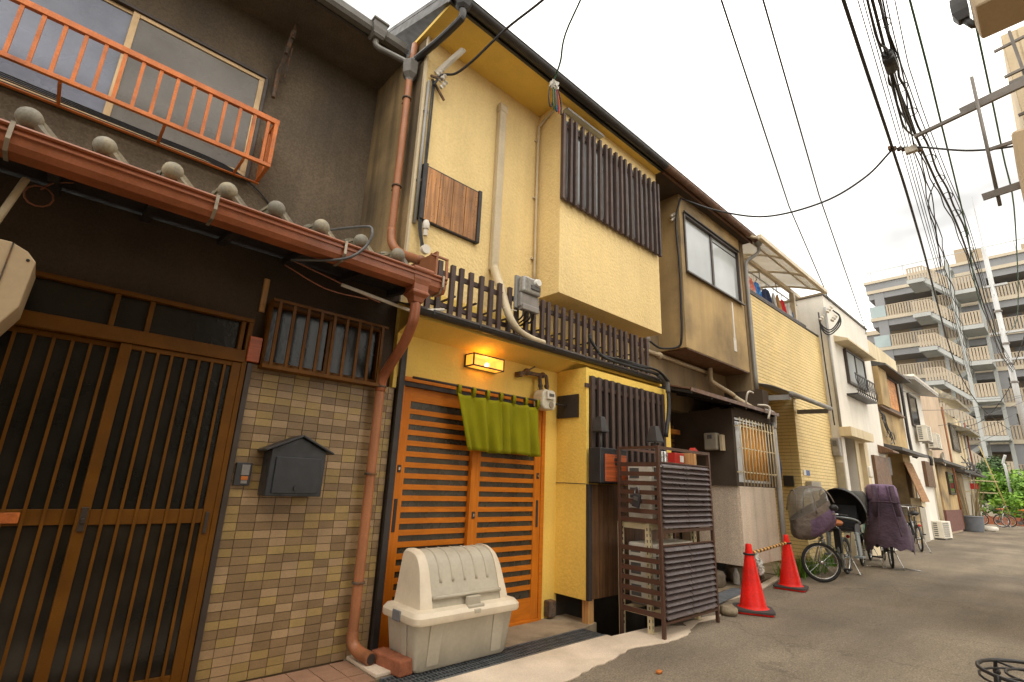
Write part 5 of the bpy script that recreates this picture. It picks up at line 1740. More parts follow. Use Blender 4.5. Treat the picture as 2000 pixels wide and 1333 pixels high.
# ================================================================ house 5: white
H5 = thing('white_house', 'plain white rendered house with a barred upper window and cream entrance hood', 'house', (15, 3.4, 0))
b = MB()
b.box(13.09, 16.90, 3.37, 5.5, 2.70, 5.92)
b.box(13.09, 13.32, 3.37, 5.5, 0, 2.70)
b.box(14.0, 15.1, 3.37, 5.5, 0, 2.70)
b.box(15.1, 16.90, 3.37, 5.5, 0, 2.70)
b.box(13.32, 14.0, 3.9, 5.5, 0, 2.70)
b.build('wall', 'stucco_white', H5)
b = MB().box(13.05, 16.93, 3.33, 5.6, 5.925, 5.97)
b.build('roof_edge', 'gutter_grey', H5)
w5 = frame_xz(MB(), 14.2, 15.85, 3.95, 4.82, 3.30, 3.37, .05)
w5.box(14.98, 15.05, 3.31, 3.36, 4.0, 4.77)
wo = w5.build('upper_window', 'alu_dark', H5)
MB().box(14.25, 15.80, 3.33, 3.345, 4.0, 4.77).build('pane', 'glass_sky', wo)
hd = MB().prism([(13.55, 3.37, 5.02), (13.55, 3.08, 4.90), (13.55, 3.08, 4.86), (13.55, 3.37, 4.86)], (2.6, 0, 0)).build('window_hood', 'stucco_cream', H5)
rl = MB().box(14.0, 15.75, 3.13, 3.15, 4.12, 4.15).box(14.0, 15.75, 3.13, 3.37, 3.62, 3.66).box(14.0, 15.75, 3.13, 3.15, 3.72, 3.74).build('window_rail', 'iron_black', H5)
bm_ = MB().tube(catmull([(0, 3.14, 3.66), (0, 3.10, 3.80), (0, 3.14, 4.0), (0, 3.14, 4.13)], 3), .010, 5).mesh('rail_bar', 'iron_black')
for i in range(12):
    piece('rail_bar', bm_, rl, (14.03 + .154 * i, 0, 0))
b = MB().box(13.0, 14.85, 3.14, 3.369, 2.56, 2.76)
b.build('entrance_hood', 'stucco_cream', H5)
b = MB().box(14.0, 15.05, 3.34, 3.369, 0, 2.56)
b.build('entrance_pier', 'stucco_cream', H5)
MB().box(13.33, 13.99, 3.80, 3.899, .05, 2.5).build('door', 'alu_dark', H5)
MB().box(13.055, 13.089, 3.385, 3.54, .9, 1.99).build('pipe_door', 'box_grey', H5)
MB().box(15.4, 16.85, 3.30, 3.369, 1.35, 2.30).build('brown_shutter', 'wood_panel', H5)
MB().prism([(16.2, 3.369, 2.62), (16.2, 3.05, 2.46), (16.2, 3.05, 2.42), (16.2, 3.369, 2.40)], (.65, 0, 0)).build('side_hood', 'wood_panel', H5)
MB().tube([(13.06, 3.345, 2.77), (13.06, 3.345, 5.60)], .03, 8).build('corner_pipe', 'pvc_grey', H5, smooth=True)
b = MB().box(14.3, 14.34, 3.24, 3.34, 1.0, 2.5)
b.build('riser_pipe', 'pvc_beige', H5)
tag(MB().box(14.35, 14.62, 3.20, 3.338, 1.72, 1.98).build('white_box', 'pvc_white', bev=.03), 'small white box on the cream pier of the white house entrance', 'box')
em5 = thing('electric_meter', 'grey electricity meter on the narrow wall between the brick clad house and the white house', 'meter', (13.0, 3.45, 2.1))
boxpart('case', 'meter_grey', em5, 12.93, 13.055, 3.385, 3.545, 2.12, 2.52, .02)
boxpart('window', 'meter_dark', em5, 12.922, 12.931, 3.43, 3.51, 2.33, 2.46)
cl5 = thing('cable_loop', 'loops of black cable under insulators at the corner of the white house', 'cable', (13, 3.3, 5.2))
b = MB()
for q in range(3):
    b.tube(catmull([(12.9, 3.45, 5.45), (12.85, 3.42, 5.15 - .05 * q), (12.95, 3.30, 5.0 - .06 * q), (13.1, 3.20 - .05 * q, 5.1), (13.2, 3.1, 5.35), (13.1, 3.2, 5.5)], 5), .016, 5)
b.tube(catmull([(12.9, 3.45, 5.1), (12.95, 3.46, 4.2), (12.98, 3.45, 3.4), (12.98, 3.44, 2.8)], 5), .014, 5)
b.build('cable', 'cable_black', cl5, smooth=True)
for p in ((13.0, 3.25, 5.5), (13.1, 3.2, 5.3), (12.9, 3.4, 5.3)):
    piece('insulator', ins, cl5, p, rot=(.5, .5, 0), scale=(1.8,) * 3)

# ================================================================ house 6: tan with amber shutter
H6 = thing('ochre_house', 'ochre stucco house with an amber wooden shutter and a dark slate porch roof', 'house', (18.6, 3.5, 0))
b = MB()
b.box(16.935, 20.5, 3.45, 5.5, 2.6, 5.75)
b.box(16.935, 17.6, 3.45, 5.5, 0, 2.6)
b.box(19.5, 20.5, 3.45, 5.5, 0, 2.6)
b.box(17.6, 19.5, 3.9, 5.5, 0, 2.6)
b.build('wall', 'stucco_tan', H6)
MB().box(16.94, 20.5, 3.40, 3.449, 5.0, 5.70).build('parapet', 'stucco_cream', H6)
MB().prism([(17.0, 3.45, 5.08), (17.0, 3.05, 4.93), (17.0, 3.05, 4.88), (17.0, 3.45, 4.90)], (3.3, 0, 0)).build('window_hood', 'slate_roof', H6)
MB().box(17.0, 17.95, 3.25, 3.449, 3.78, 4.88).build('shutter_case', 'stucco_tan', H6)
sw = frame_xz(MB(), 18.2, 19.9, 3.82, 4.88, 3.36, 3.449, .06).build('upper_window', 'alu_dark', H6)
MB().box(18.26, 19.84, 3.40, 3.43, 3.88, 4.82).build('amber_shutter', 'wood_amber', sw)
b = MB().box(17.0, 19.95, 3.30, 3.449, 3.72, 3.775)
b.build('sill', 'wood_panel', H6)
MB().prism([(16.95, 3.5, 2.74), (16.95, 2.98, 2.60), (16.95, 2.98, 2.52), (16.95, 3.5, 2.60)], (3.6, 0, 0)).build('porch_roof', 'slate_roof', H6)
MB().box(17.7, 19.4, 3.80, 3.899, .05, 2.4).build('door', 'wood_black', H6)
MB().sheet([[(19.3, 3.40, 2.35), (20.4, 3.40, 2.35)], [(19.3, 3.12, 1.2), (20.4, 3.12, 1.2)]], .02).build('reed_screen', 'reed', H6)
MB().box(17.62, 18.1, 3.5, 3.8, 1.9, 2.4).build('meter_panel', 'meter_dark', H6)
MB().box(19.6, 20.2, 3.2, 3.449, 1.05, 1.3).build('window_box', 'stucco_cream', H6)
cb6 = thing('cable_tangle', 'tangle of grey service cables on the ochre wall above the slate porch', 'cable', (17.4, 3.4, 3))
b = MB()
r6 = random.Random(6)
for q in range(7):
    pts = [(17.05 + .05 * q, 3.40, 3.7 - .05 * q)]
    for k in range(4):
        pts.append((17.15 + r6.uniform(0, .9) * (k + 1) / 3, 3.36 - r6.uniform(0, .05), 3.4 - .2 * k + r6.uniform(-.15, .15)))
    b.tube(catmull(pts, 4), .012, 5)
b.build('cable', 'cable_grey', cb6, smooth=True)
tag(MB().tube(catmull([(20.55, 3.38, 5.1), (20.55, 3.38, 2.75), (20.6, 3.2, 2.62), (20.6, 2.95, 2.55), (20.6, 2.95, 2.3)], 4), .045, 8).build('downpipe', 'gutter_black', smooth=True), 'black downpipe between the ochre house and the narrow white house', 'downpipe')

# ================================================================ house 7: narrow white
H7 = thing('narrow_house', 'narrow off white house with a pale jutting eave and a tall dark window', 'house', (22.6, 3.6, 0))
b = MB().box(20.51, 24.6, 3.50, 5.5, 0, 5.15)
b.build('wall', 'stucco_white', H7)
b = MB().prism([(20.55, 3.55, 5.32), (20.55, 2.98, 5.12), (20.55, 2.98, 5.04), (20.55, 3.55, 5.16)], (4.3, 0, 0))
b.build('eave', 'pvc_grey', H7)
w7 = frame_xz(MB(), 22.0, 23.3, 3.72, 4.85, 3.44, 3.499, .06).build('window', 'alu_dark', H7)
MB().box(22.06, 23.24, 3.46, 3.48, 3.78, 4.79).build('pane', 'glass_black', w7)
MB().box(22.6, 24.0, 3.40, 3.499, 1.7, 2.55).build('brown_shutter', 'wood_panel', H7)
MB().box(20.55, 21.4, 3.42, 3.499, 0, 1.9).build('side_panel', 'box_grey', H7)
for xx in (23.95, 24.15, 24.3):
    MB().tube([(xx, 3.43, .2), (xx, 3.43, 3.0)], .04, 7).build('riser_pipe', 'pvc_beige', H7, smooth=True)
sdish = thing('satellite_dish', 'small white satellite dish on the wall beyond the hanging air conditioner units', 'dish', (25.0, 3.3, 2.75))
MB().lathe([(.02, .08), (.16, .04), (.26, -.04), (.27, -.045), (.16, .02), (.02, .06)], (25.0, 3.22, 2.78), 16, 'y').build('reflector', 'pvc_white', sdish, smooth=True)
MB().bar((25.0, 3.30, 2.78), (25.0, 3.52, 2.70), .04, .04).build('arm', 'pvc_grey', sdish)

# ================================================================ house 8 and 9
H8 = thing('pink_house', 'salmon pink house with brown lower storey and red brick base', 'house', (28, 3.8, 0))
b = MB().box(24.62, 30.0, 3.62, 6, 0, 5.9)
b.build('wall', 'stucco_pink', H8)
b = MB().prism([(24.6, 3.62, 2.85), (24.6, 3.15, 2.72), (24.6, 3.15, 2.62), (24.6, 3.62, 2.66)], (5.4, 0, 0))
b.build('porch_roof', 'slate_roof', H8)
MB().box(26.0, 29.6, 3.56, 3.619, .9, 2.6).build('brown_front', 'stucco_tan', H8)
MB().box(26.0, 29.9, 3.54, 3.619, .1, .9).build('brick_base', 'brick_dark', H8)
w8 = frame_xz(MB(), 27.6, 29.0, 1.5, 2.4, 3.48, 3.559, .08).build('window', 'alu_dark', H8)
MB().box(27.68, 28.92, 3.50, 3.52, 1.58, 2.32).build('pane', 'glass_black', w8)
MB().box(24.6, 30.0, 3.58, 6.1, 5.91, 6.0).build('roof_edge', 'pvc_white', H8)
H9 = thing('cream_house', 'cream house at the end of the row with tiled eaves and rust red pipe', 'house', (33, 4.0, 0))
b = MB().box(30.02, 38.0, 3.72, 6.5, 0, 5.4)
b.build('wall', 'stucco_cream', H9)
b = MB().prism([(30.02, 3.72, 6.35), (30.02, 3.0, 5.75), (30.02, 3.0, 5.62), (30.02, 3.72, 5.9)], (4.6, 0, 0)).prism([(34.0, 3.72, 5.0), (34.0, 3.1, 4.75), (34.0, 3.1, 4.65), (34.0, 3.72, 4.7)], (4.0, 0, 0))
b.build('tiled_eave', 'roof_tile', H9, kind='stuff')
MB().prism([(30.2, 3.72, 2.75), (30.2, 3.2, 2.6), (30.2, 3.2, 2.5), (30.2, 3.72, 2.55)], (7.8, 0, 0)).build('porch_roof', 'slate_roof', H9)
w9 = frame_xz(MB(), 32.2, 34.4, 3.6, 4.9, 3.64, 3.719, .1).build('window', 'alu_dark', H9)
MB().box(32.3, 34.3, 3.66, 3.69, 3.7, 4.8).build('pane', 'glass_grey', w9)
MB().box(30.6, 32.8, 3.64, 3.719, .1, 2.5).build('dark_front', 'stucco_tan_dark', H9)
MB().box(33.2, 37.6, 3.66, 3.719, .2, 2.4).build('tin_front', 'box_grey', H9)
for xx, m in ((30.15, 'pipe_copper'), (37.2, 'pipe_rust'), (34.9, 'pvc_beige'), (36.1, 'pvc_grey')):
    MB().tube([(xx, 3.58, .2 if m != 'pipe_rust' else 2.4), (xx, 3.58, 5.4)], .04, 7).build('downpipe', m, H9, smooth=True)
b = MB()
for q in range(12):
    a0, a1 = r6.uniform(30.5, 36.5), r6.uniform(30.5, 37.5)
    b.tube(catmull([(a0, 3.35, r6.uniform(2.5, 3.2)), ((a0 + a1) / 2, 3.2, r6.uniform(2.3, 3.0)), (a1, 3.35, r6.uniform(2.4, 3.3))], 4), .025, 4)
tag(b.build('cable_tangle', 'cable_grey', smooth=True), 'tangle of pipes and cables above the porch of the last cream house', 'cable')
# clutter at the far end
pt = thing('planter_tub', 'dark grey plastic tub with dried stalks at the end of the row', 'planter', (30.6, 3.3, 0))
MB().lathe([(.36, .02), (.44, .60), (.47, .62), (.44, .66), (.40, .60)], (30.6, 3.35, 0), 16).build('tub', 'bucket_grey', pt, auto=.6)
b = MB()
for q in range(26):
    a = r6.uniform(0, 6.28)
    b.tube([(30.6 + .25 * math.cos(a), 3.35 + .25 * math.sin(a), .5), (30.6 + .6 * math.cos(a), 3.35 + .6 * math.sin(a), r6.uniform(1.2, 2.4))], .012, 4)
b.build('dry_stalks', 'stem', pt, kind='stuff')
tag(MB().box(31.6, 31.64, 3.0, 3.28, 1.80, 2.05).build('red_cloth', 'fe_red'), 'small red cloth pegged among the clutter at the end of the row', 'cloth')
b = MB().bar((31.5, 2.3, 2.15), (31.5, 3.5, 2.2), .04, .04).bar((31.5, 2.4, 1.65), (31.5, 3.5, 1.68), .04, .04)
tag(b.build('drying_rack', 'bar_cream'), 'pale poles of a drying rack sticking out at the end of the row', 'rack')
tag(rock('white_sack', (32.2, 2.95, .1), .35, .35, .16, 'pvc_white', 'white sack lying on the lane beside the grey tub', 'sack', 12))

# ================================================================ apartment block
AP = thing('apartment_block', 'seven storey beige apartment block with blue grey columns and zigzag outside stairs', 'building', (60, 3, 0))
levels = [3.0, 5.95, 8.85, 11.75, 14.65, 17.55, 20.3]
b = MB().box(58.0, 66, -14, 10.4, 0, 21.0)
b.build('wall', 'apt_wall', AP)
for z in levels:
    MB().box(55.6, 57.99, -14, 10.6, z - .28, z + .02).build('floor_slab', 'apt_slab', AP)
    MB().box(55.75, 57.99, -14, 10.5, z - .85, z - .281).build('beam', 'apt_blue', AP)
MB().box(55.5, 66.2, -14, 10.7, 21.0, 21.25).build('roof_slab', 'apt_slab', AP)
MB().box(55.65, 57.99, -14, 10.6, 20.32, 20.999).build('roof_beam', 'apt_blue', AP)
for ya in (9.3, 2.2, -4):
    MB().box(55.7, 56.4, ya, ya + .75, 0, 20.0).build('column', 'apt_blue', AP)
rail_bar = MB().box(-.03, .03, -.065, .065, 0, 1.05).mesh('rail_bar', 'apt_rail')
nb = 0
for z in levels[:-1]:
    p = MB().box(55.62, 55.70, -14, 9.3, z + 1.07, z + 1.14).box(55.62, 55.70, -14, 9.3, z + .03, z + .08).build('balcony_rail', 'apt_rail', AP)
    q = MB()
    y = 9.2
    while y > -4:
        if nb < 280 and y > 2.9:
            nb += 1
            piece('rail_bar', rail_bar, p, (55.66, y, z + .06))
        else:
            q.box(55.63, 55.69, y - .065, y + .065, z + .06, z + 1.1)
        y -= .20
    q.build('rail_bars', 'apt_rail', p, kind='stuff')
    MB().box(55.65, 55.69, 9.35, 10.55, z + .05, z + 1.15).build('glass_balustrade', 'apt_glass', AP)
    for k, ya in enumerate((7.2, 4.6, .6, -2.5)):
        MB().box(57.92, 57.99, ya, ya + .9, z + .02, z + 2.0).build('door', 'apt_dark' if k % 2 else 'apt_blue', AP)
# stairs
st = thing('outside_stairs', 'pale blue steel zigzag staircase climbing the front of the apartment block', 'stairs', (53.5, 4.5, 0))
zl = [19.3, 16.25, 13.3, 10.45, 7.55, 4.6]
zr = [17.6, 14.6, 11.7, 8.85, 5.95, 3.0]


def stair_rail(p, q, n, nm='stair_rail'):
    p, q = V(p), V(q)
    m_ = MB().bar(p + V((0, 0, 1.1)), q + V((0, 0, 1.1)), .07, .07)
    for i in range(n):
        c = p.lerp(q, (i + .5) / n)
        m_.box(c.x - .03, c.x + .03, c.y - .07, c.y + .07, c.z + .08, c.z + 1.08)
    return m_.build(nm, 'apt_rail', st, kind='stuff')


for a, c in zip(zl, zr):
    MB().box(51.9, 55.2, 5.7, 6.9, a - .18, a).box(51.85, 51.9, 5.7, 6.9, a - .3, a + .03).build('landing', 'apt_stair', st)
    MB().box(51.9, 55.2, 2.7, 4.1, c - .18, c).box(51.85, 51.9, 2.7, 4.1, c - .3, c + .03).build('landing', 'apt_stair', st)
    MB().bar((52.6, 5.72, a - .2), (52.6, 4.08, c - .2), 1.3, .28).build('flight', 'apt_stair', st)
    MB().bar((54.4, 4.08, c - .2 + 2.9), (54.4, 5.72, a - .2), 1.3, .28).build('flight', 'apt_stair', st)
    stair_rail((51.95, 6.85, a), (51.95, 5.7, a), 6)
    stair_rail((51.95, 5.7, a), (51.95, 4.1, c), 9)
    stair_rail((51.95, 4.1, c), (51.95, 2.75, c), 7)
for ya, xa in ((4.15, 52.0), (5.6, 55.0), (4.15, 55.0), (2.8, 55.0)):
    MB().box(xa - .12, xa + .12, ya - .12, ya + .12, 0, 20.4).build('post', 'apt_stair', st)
b = MB()
for q in range(9):
    b.box(55.6, 55.66, -10 + 2.5 * q, -9.94 + 2.5 * q, 21.25, 22.2)
b.box(55.6, 55.66, -10, 10.5, 22.15, 22.2)
b.build('roof_rail', 'apt_stair', AP, kind='stuff')
for q, (ya, h) in enumerate(((3.0, 1.8), (1.9, 1.5), (-1.2, 1.0))):
    MB().box(57, 59, ya, ya + .9, 21.25, 21.25 + h).build('roof_box', 'apt_wall', AP)
# building glimpsed further left
fb = thing('distant_block', 'small blue grey block just showing behind the left end of the apartment block', 'building', (70, 14, 0))
MB().box(68, 74, 12.0, 18, 0, 19.2).build('wall', 'apt_blue', fb)
MB().box(67.8, 74, 11.9, 18, 19.2, 19.7).build('roof_slab', 'apt_slab', fb)
MB().box(67.9, 67.99, 12.4, 14, 16.5, 18.3).build('window', 'apt_dark', fb)

# ================================================================ greenery at the end of the lane
def bush(name, lab, c, rx, ry, rz, n, m, seed):
    r = random.Random(seed)
    t = thing(name, lab, 'shrub', (c[0], c[1], 0), group='green shrubs at the end of the lane')
    q = MB()
    clumps = [(c[0] + r.uniform(-rx, rx) * .7, c[1] + r.uniform(-ry, ry) * .75, c[2] + r.uniform(-.6, .8) * rz, r.uniform(.35, .75)) for _ in range(16)]
    for i in range(n):
        cl_ = r.choice(clumps)
        d = V((r.gauss(0, 1), r.gauss(0, 1), r.gauss(0, .8)))
        d.normalize()
        p = V(cl_[:3]) + d * cl_[3] * r.uniform(.5, 1.05)
        if p.z < .05:
            continue
        u = V((r.uniform(-1, 1), r.uniform(-1, 1), r.uniform(-.6, .6))).normalized()
        s = r.uniform(.06, .13)
        v2 = u.cross(d + V((0, 0, .3))).normalized() * s * .6
        u = u * s
        q.add([p - u, p + v2, p + u, p - v2], [(0, 1, 2, 3)])
    q.build('foliage', m, t)
    q = MB()
    for k in range(6):
        a = r.uniform(0, 6.28)
        q.tube([(c[0], c[1], 0), (c[0] + .5 * rx * math.cos(a), c[1] + .5 * ry * math.sin(a), c[2] * 1.1)], [.05, .02], 5)
    q.build('stem', 'stem', t)


bush('shrub', 'bright green shrub against the end of the cream house', (44, 4.4, 1.6), 1.2, .9, 1.6, 2600, 'leaf', 1)
bush('shrub', 'tall bright green shrub behind the red bicycles', (45, 2.9, 1.9), 1.4, 1.2, 1.9, 3600, 'leaf', 2)
bush('shrub', 'bright green shrub at the right edge at the end of the lane', (43, 1.2, 1.6), 1.5, 1.2, 1.7, 3200, 'leaf', 3)
bush('shrub', 'darker green shrub standing deepest behind the yellow pole', (48, 3.7, 2.2), 1.2, 1.4, 2.2, 2600, 'leaf_dark', 4)
bush('shrub', 'low green hedge along the foot of the stairs', (47.5, .6, 1.2), 1.2, 2.2, 1.4, 2600, 'leaf', 5)
bush('shrub', 'wide low green shrub spilling over the kerb right of the yellow pole', (43, 2.2, 1.0), 1.3, 1.6, 1.2, 2600, 'leaf', 7)
tag(MB().box(50.2, 50.4, -6, 9.5, 0, 1.9).build('boundary_wall', 'apt_slab'), 'beige boundary wall behind the shrubs at the foot of the apartment block', 'wall')
tag(MB().box(42.0, 42.25, -4, 4.6, 0, .45).build('low_wall', 'brick_red'), 'low brown kerb wall under the shrubs at the end of the lane', 'wall')
for k, (xx, yy) in enumerate(((44.5, 4.5), (44.0, 2.75))):
    tag(MB().tube(catmull([(xx, yy, 0), (xx, yy, 3.2), (xx, yy + .06, 3.6), (xx, yy - .12, 4.1)], 5), .07, 8).build('fence_post', 'pole_grey', smooth=True),
        ('pale fence post with bent top nearest the cream house', 'pale fence post with bent top to the right of the yellow pole')[k], 'post', 'bent topped fence posts')
tag(MB().tube([(40.5, 2.65, 0), (40.6, 3.45, 4.4)], .028, 7).build('leaning_pole', 'stem_yellow', smooth=True), 'thin yellow pole leaning against the shrubs at the end of the lane', 'pole')

# ================================================================ utility pole and wires
up = thing('utility_pole', 'pale grey steel utility pole carrying the overhead cables', 'pole', (30, 1.02, 0))
MB().tube([(30, 1.02, 0), (30, 1.02, 12.6)], [.125, .085], 14).build('shaft', 'pole_grey', up, smooth=True)
MB().tube([(30, 1.02, 12.6), (30, 1.02, 15.2)], .02, 6).build('rod', 'pole_grey', up)
for zz, wdt in ((7.2, .9), (8.4, .7), (10.6, .5)):
    MB().box(29.92, 30.08, 1.02 - wdt, 1.02 + wdt * .6, zz, zz + .09).build('crossarm', 'pole_grey', up)
bkm = MB().lathe([(.12, 0), (.14, .01), (.14, .08), (.12, .09)], (0, 0, 0), 12).mesh('band', 'pole_brown')
for zz in (6.2, 7.0, 7.9, 9.4):
    piece('band', bkm, up, (30, 1.02, zz))
for k in range(10):
    MB().bar((30 + (-.2 if k % 2 else .0), 1.02, 3 + .8 * k), (30 + (.0 if k % 2 else .2), 1.02, 3 + .8 * k), .02, .02).build('step', 'pole_grey', up)


def wire(nm, pts, r, m, lab, n=5, cat='cable', group=None):
    return tag(MB().tube(pts, r, n).build(nm, m, smooth=True), lab, cat, group)


wire('overhead_cable', catmull([(-4, .1, 5.75), (4.47, .68, 5.62), (7.25, .86, 5.58), (10.2, 1.08, 5.58), (22.3, 2.05, 5.6), (34, 2.45, 5.65), (50, 2.5, 6.2)], 8), .017, 'cable_black', 'thickest black overhead cable, leftmost of the bundles along the lane', 7)
tw_ = thing('cable_bundle', 'bundle of thin twisted wires running just right of the thickest overhead cable', 'cable', (4, .6, 5.6))
for k in range(6):
    q = MB()
    pts = []
    for i in range(60):
        t_ = i / 59
        x_ = -3 + 27 * t_
        y_ = .18 + .072 * x_ * .98 + .035 * k - .02
        if k < 2:
            y_ += .018 * math.sin(x_ * 4 + k * math.pi)
        pts.append((x_, y_ - .06, 5.66 + .02 * k - .008 * min(x_, 20) * (k % 2) + (.018 * math.cos(x_ * 4 + k * math.pi) if k < 2 else 0)))
    q.tube(pts, .008 if k < 2 else .0055, 5)
    q.build('wire', 'cable_black', tw_, smooth=True)
bb = thing('cable_bundle', 'thick bundle of telephone cables with spiral rings leading to the utility pole', 'cable', (6, .55, 5.6))
main = catmull([(-3, -.1, 5.75), (4.64, .50, 5.62), (6.23, .59, 5.58), (8.2, .60, 5.57), (10.66, .59, 5.58), (16, .75, 5.7), (23, .95, 6.1), (29.9, 1.0, 6.7)], 10)
MB().tube(main, .014, 7).build('cable', 'cable_black', bb, smooth=True)
MB().tube([p + V((0, -.055 - .01 * math.sin(i), .05)) for i, p in enumerate(main)], .012, 6).build('cable', 'cable_black', bb, smooth=True)
MB().tube([p + V((0, .03 + .012 * math.sin(i * 1.3), -.03)) for i, p in enumerate(main)], .008, 5).build('cable', 'cable_black', bb, smooth=True)
MB().tube([p + V((0, -.09, .10)) for i, p in enumerate(main)], .006, 5).build('cable', 'cable_black', bb, smooth=True)
MB().tube([p + V((0, -.16 + .001 * i, .05)) for i, p in enumerate(main)], .0055, 5).build('cable', 'cable_black', bb, smooth=True)
rng_ = MB().tube([(0, .055 * math.cos(a * .55), .055 * math.sin(a * .55)) for a in range(10)], .006, 5).mesh('ring', 'cable_black')
for i, xx in enumerate((4.9, 5.5, 6.1, 6.65, 7.2, 7.8, 8.4, 9.1, 9.8, 10.6, 11.5, 12.5)):
    p = min(main, key=lambda q: abs(q.x - xx))
    piece('ring', rng_, bb, (p.x, p.y - .04, p.z + .03), rot=(0, 0, rnd.uniform(-.4, .4)))
q = MB().tube([(5.42, .55, 5.60), (5.70, .57, 5.58)], [.05, .045], 10).box(5.44, 5.66, .50, .60, 5.53, 5.58)
q.build('splice_case', 'plastic_black', bb, auto=.6)
q = MB()
q.tube(catmull([(4.6, .53, 5.66), (5.05, .56, 5.5), (5.25, .53, 5.52), (5.45, .55, 5.58), (5.9, .60, 5.50), (6.5, .64, 5.42), (7.0, .62, 5.55)], 5), .011, 6)
q.tube(catmull([(5.6, .56, 5.56), (6.0, .58, 5.48), (6.4, .60, 5.46), (6.8, .61, 5.53)], 5), .011, 6)
q.build('slack_loop', 'cable_black', bb, smooth=True)
MB().tube(catmull([(8.4, .62, 5.55), (8.3, .70, 5.3), (8.2, .72, 5.05), (8.5, .72, 4.9), (9.2, .8, 4.6)], 5), .008, 5).build('tail', 'cable_black', bb, smooth=True)
wire('overhead_wire', catmull([(-2, .05, 5.7), (4.88, .27, 5.62), (6.97, .35, 5.58), (10.38, .50, 5.58), (16, .8, 5.75), (29.9, 1.0, 7.3)], 6), .011, 'cable_green', 'dark green overhead wire right of the telephone bundle')
wire('overhead_wire', catmull([(0, -.1, 5.7), (5.69, -.10, 5.62), (8.2, -.09, 5.58), (10.67, -.06, 5.6), (18, .3, 5.9), (29.9, .9, 8.4)], 6), .010, 'cable_green', 'rightmost overhead wire crossing behind the laundry bracket')
wire('overhead_wire', [(-2, .45, 6.3), (3.95, 1.54, 5.9), (8.27, 2.44, 5.88), (12.47, 3.15, 5.85), (13.1, 3.25, 5.75)], .010, 'cable_black', 'left of the two long wires falling to the roof of the white house')
wire('overhead_wire', [(-2, .25, 6.2), (4.24, 1.26, 5.9), (8.27, 1.99, 5.88), (16.47, 3.29, 5.85), (16.9, 3.38, 5.8)], .010, 'cable_black', 'right of the two long wires falling towards the ochre house roof')
wire('service_cable', catmull([(6.6, 3.44, 5.68), (6.9, 3.0, 5.42), (7.1, 2.4, 5.18), (7.2, 1.7, 5.17), (7.25, 1.2, 5.35), (7.2, .86, 5.58)], 8), .013, 'cable_black', 'sagging black service cable from the tan bay to the overhead bundle', 6)
wire('service_cable', catmull([(7.2, .84, 5.58), (7.2, .60, 5.48), (7.0, .2, 5.12), (6.9, -.1, 4.95), (6.9, -.35, 4.9)], 6), .012, 'cable_black', 'service cable continuing from the bundle to the house on the right', 6)
cx = thing('spacer', 'cluster of clamps where the service cable meets the overhead cables', 'clamp', (7.2, .8, 5.55))
b = MB()
for q in range(7):
    b.cbox((7.15 + .03 * q, .88 - .045 * q, 5.58 - .01 * q), .05, .03, .045, Matrix.Rotation(.5 * q, 3, 'Z'))
b.build('clamp', 'rusty_iron', cx)
MB().box(7.18, 7.24, .62, .74, 5.45, 5.53).build('junction', 'strap_metal', cx)
wire('service_cable', catmull([(2.20, 3.80, 5.20), (2.26, 3.76, 5.34), (2.36, 3.66, 5.36), (2.42, 3.45, 5.42), (2.55, 3.1, 5.66), (2.62, 2.6, 5.72), (2.66, 2.2, 5.86), (2.8, 1.2, 6.2), (3.0, .3, 6.5)], 7), .013, 'cable_black', 'black service cable rising from the bracket at the left end of the yellow eave', 6)
gd_ = thing('service_cable', 'green service cable with a tuft of coloured leads under the yellow eave', 'cable', (3.3, 3.3, 5.4))
MB().tube(catmull([(3.42, 3.26, 5.70), (3.25, 3.0, 5.68), (3.05, 2.75, 5.72), (2.80, 2.2, 5.86), (2.3, 1.3, 6.3), (1.8, .4, 6.8)], 6), .010, 6).build('cable', 'cable_green', gd_, smooth=True)
for k, (m, dx) in enumerate((('cable_black', -.05), ('cable_green', .0), ('cable_red', .07), ('cable_blue', .04), ('cable_black', .10), ('cable_green', .03))):
    MB().tube(catmull([(3.42, 3.26, 5.68), (3.41 + dx, 3.25, 5.58), (3.42 + dx * 1.4, 3.26, 5.45), (3.46 + dx * 1.2, 3.28, 5.36), (3.50 + dx, 3.29, 5.46)], 5), .0085, 5).build('lead', m, gd_, smooth=True)
b = MB()
for q in range(9):
    b.cbox((3.42 + r6.uniform(-.05, .05), 3.25 + r6.uniform(-.03, .03), 5.66 + r6.uniform(-.05, .05)), .03, .03, .04, Matrix.Rotation(q, 3, 'X'))
b.build('connector', 'label_white', gd_, kind='stuff')
for k in range(5):
    wire('far_wire', sag((20 + 3 * k, 3.3, 4.6 - .25 * k), (31 + k, .2 - .6 * k, 6.0 + .5 * k), .35), .009, 'cable_grey',
         ('uppermost thin wire crossing in front of the apartment block from the ochre house', 'second thin wire from the top crossing in front of the apartment block', 'middle thin wire crossing in front of the apartment block',
          'fourth thin wire from the top crossing in front of the apartment block', 'lowest thin wire crossing in front of the apartment block')[k], group='thin wires across the apartment block')
wire('far_cable', sag((30, 1.0, 6.4), (38, 3.7, 5.3), .5), .016, 'cable_black', 'black cable from the utility pole to the last cream house')
wire('far_cable', sag((30, 1.0, 6.9), (12, -.5, 6.3), .4), .014, 'cable_black', 'black cable from the utility pole towards the house on the right')

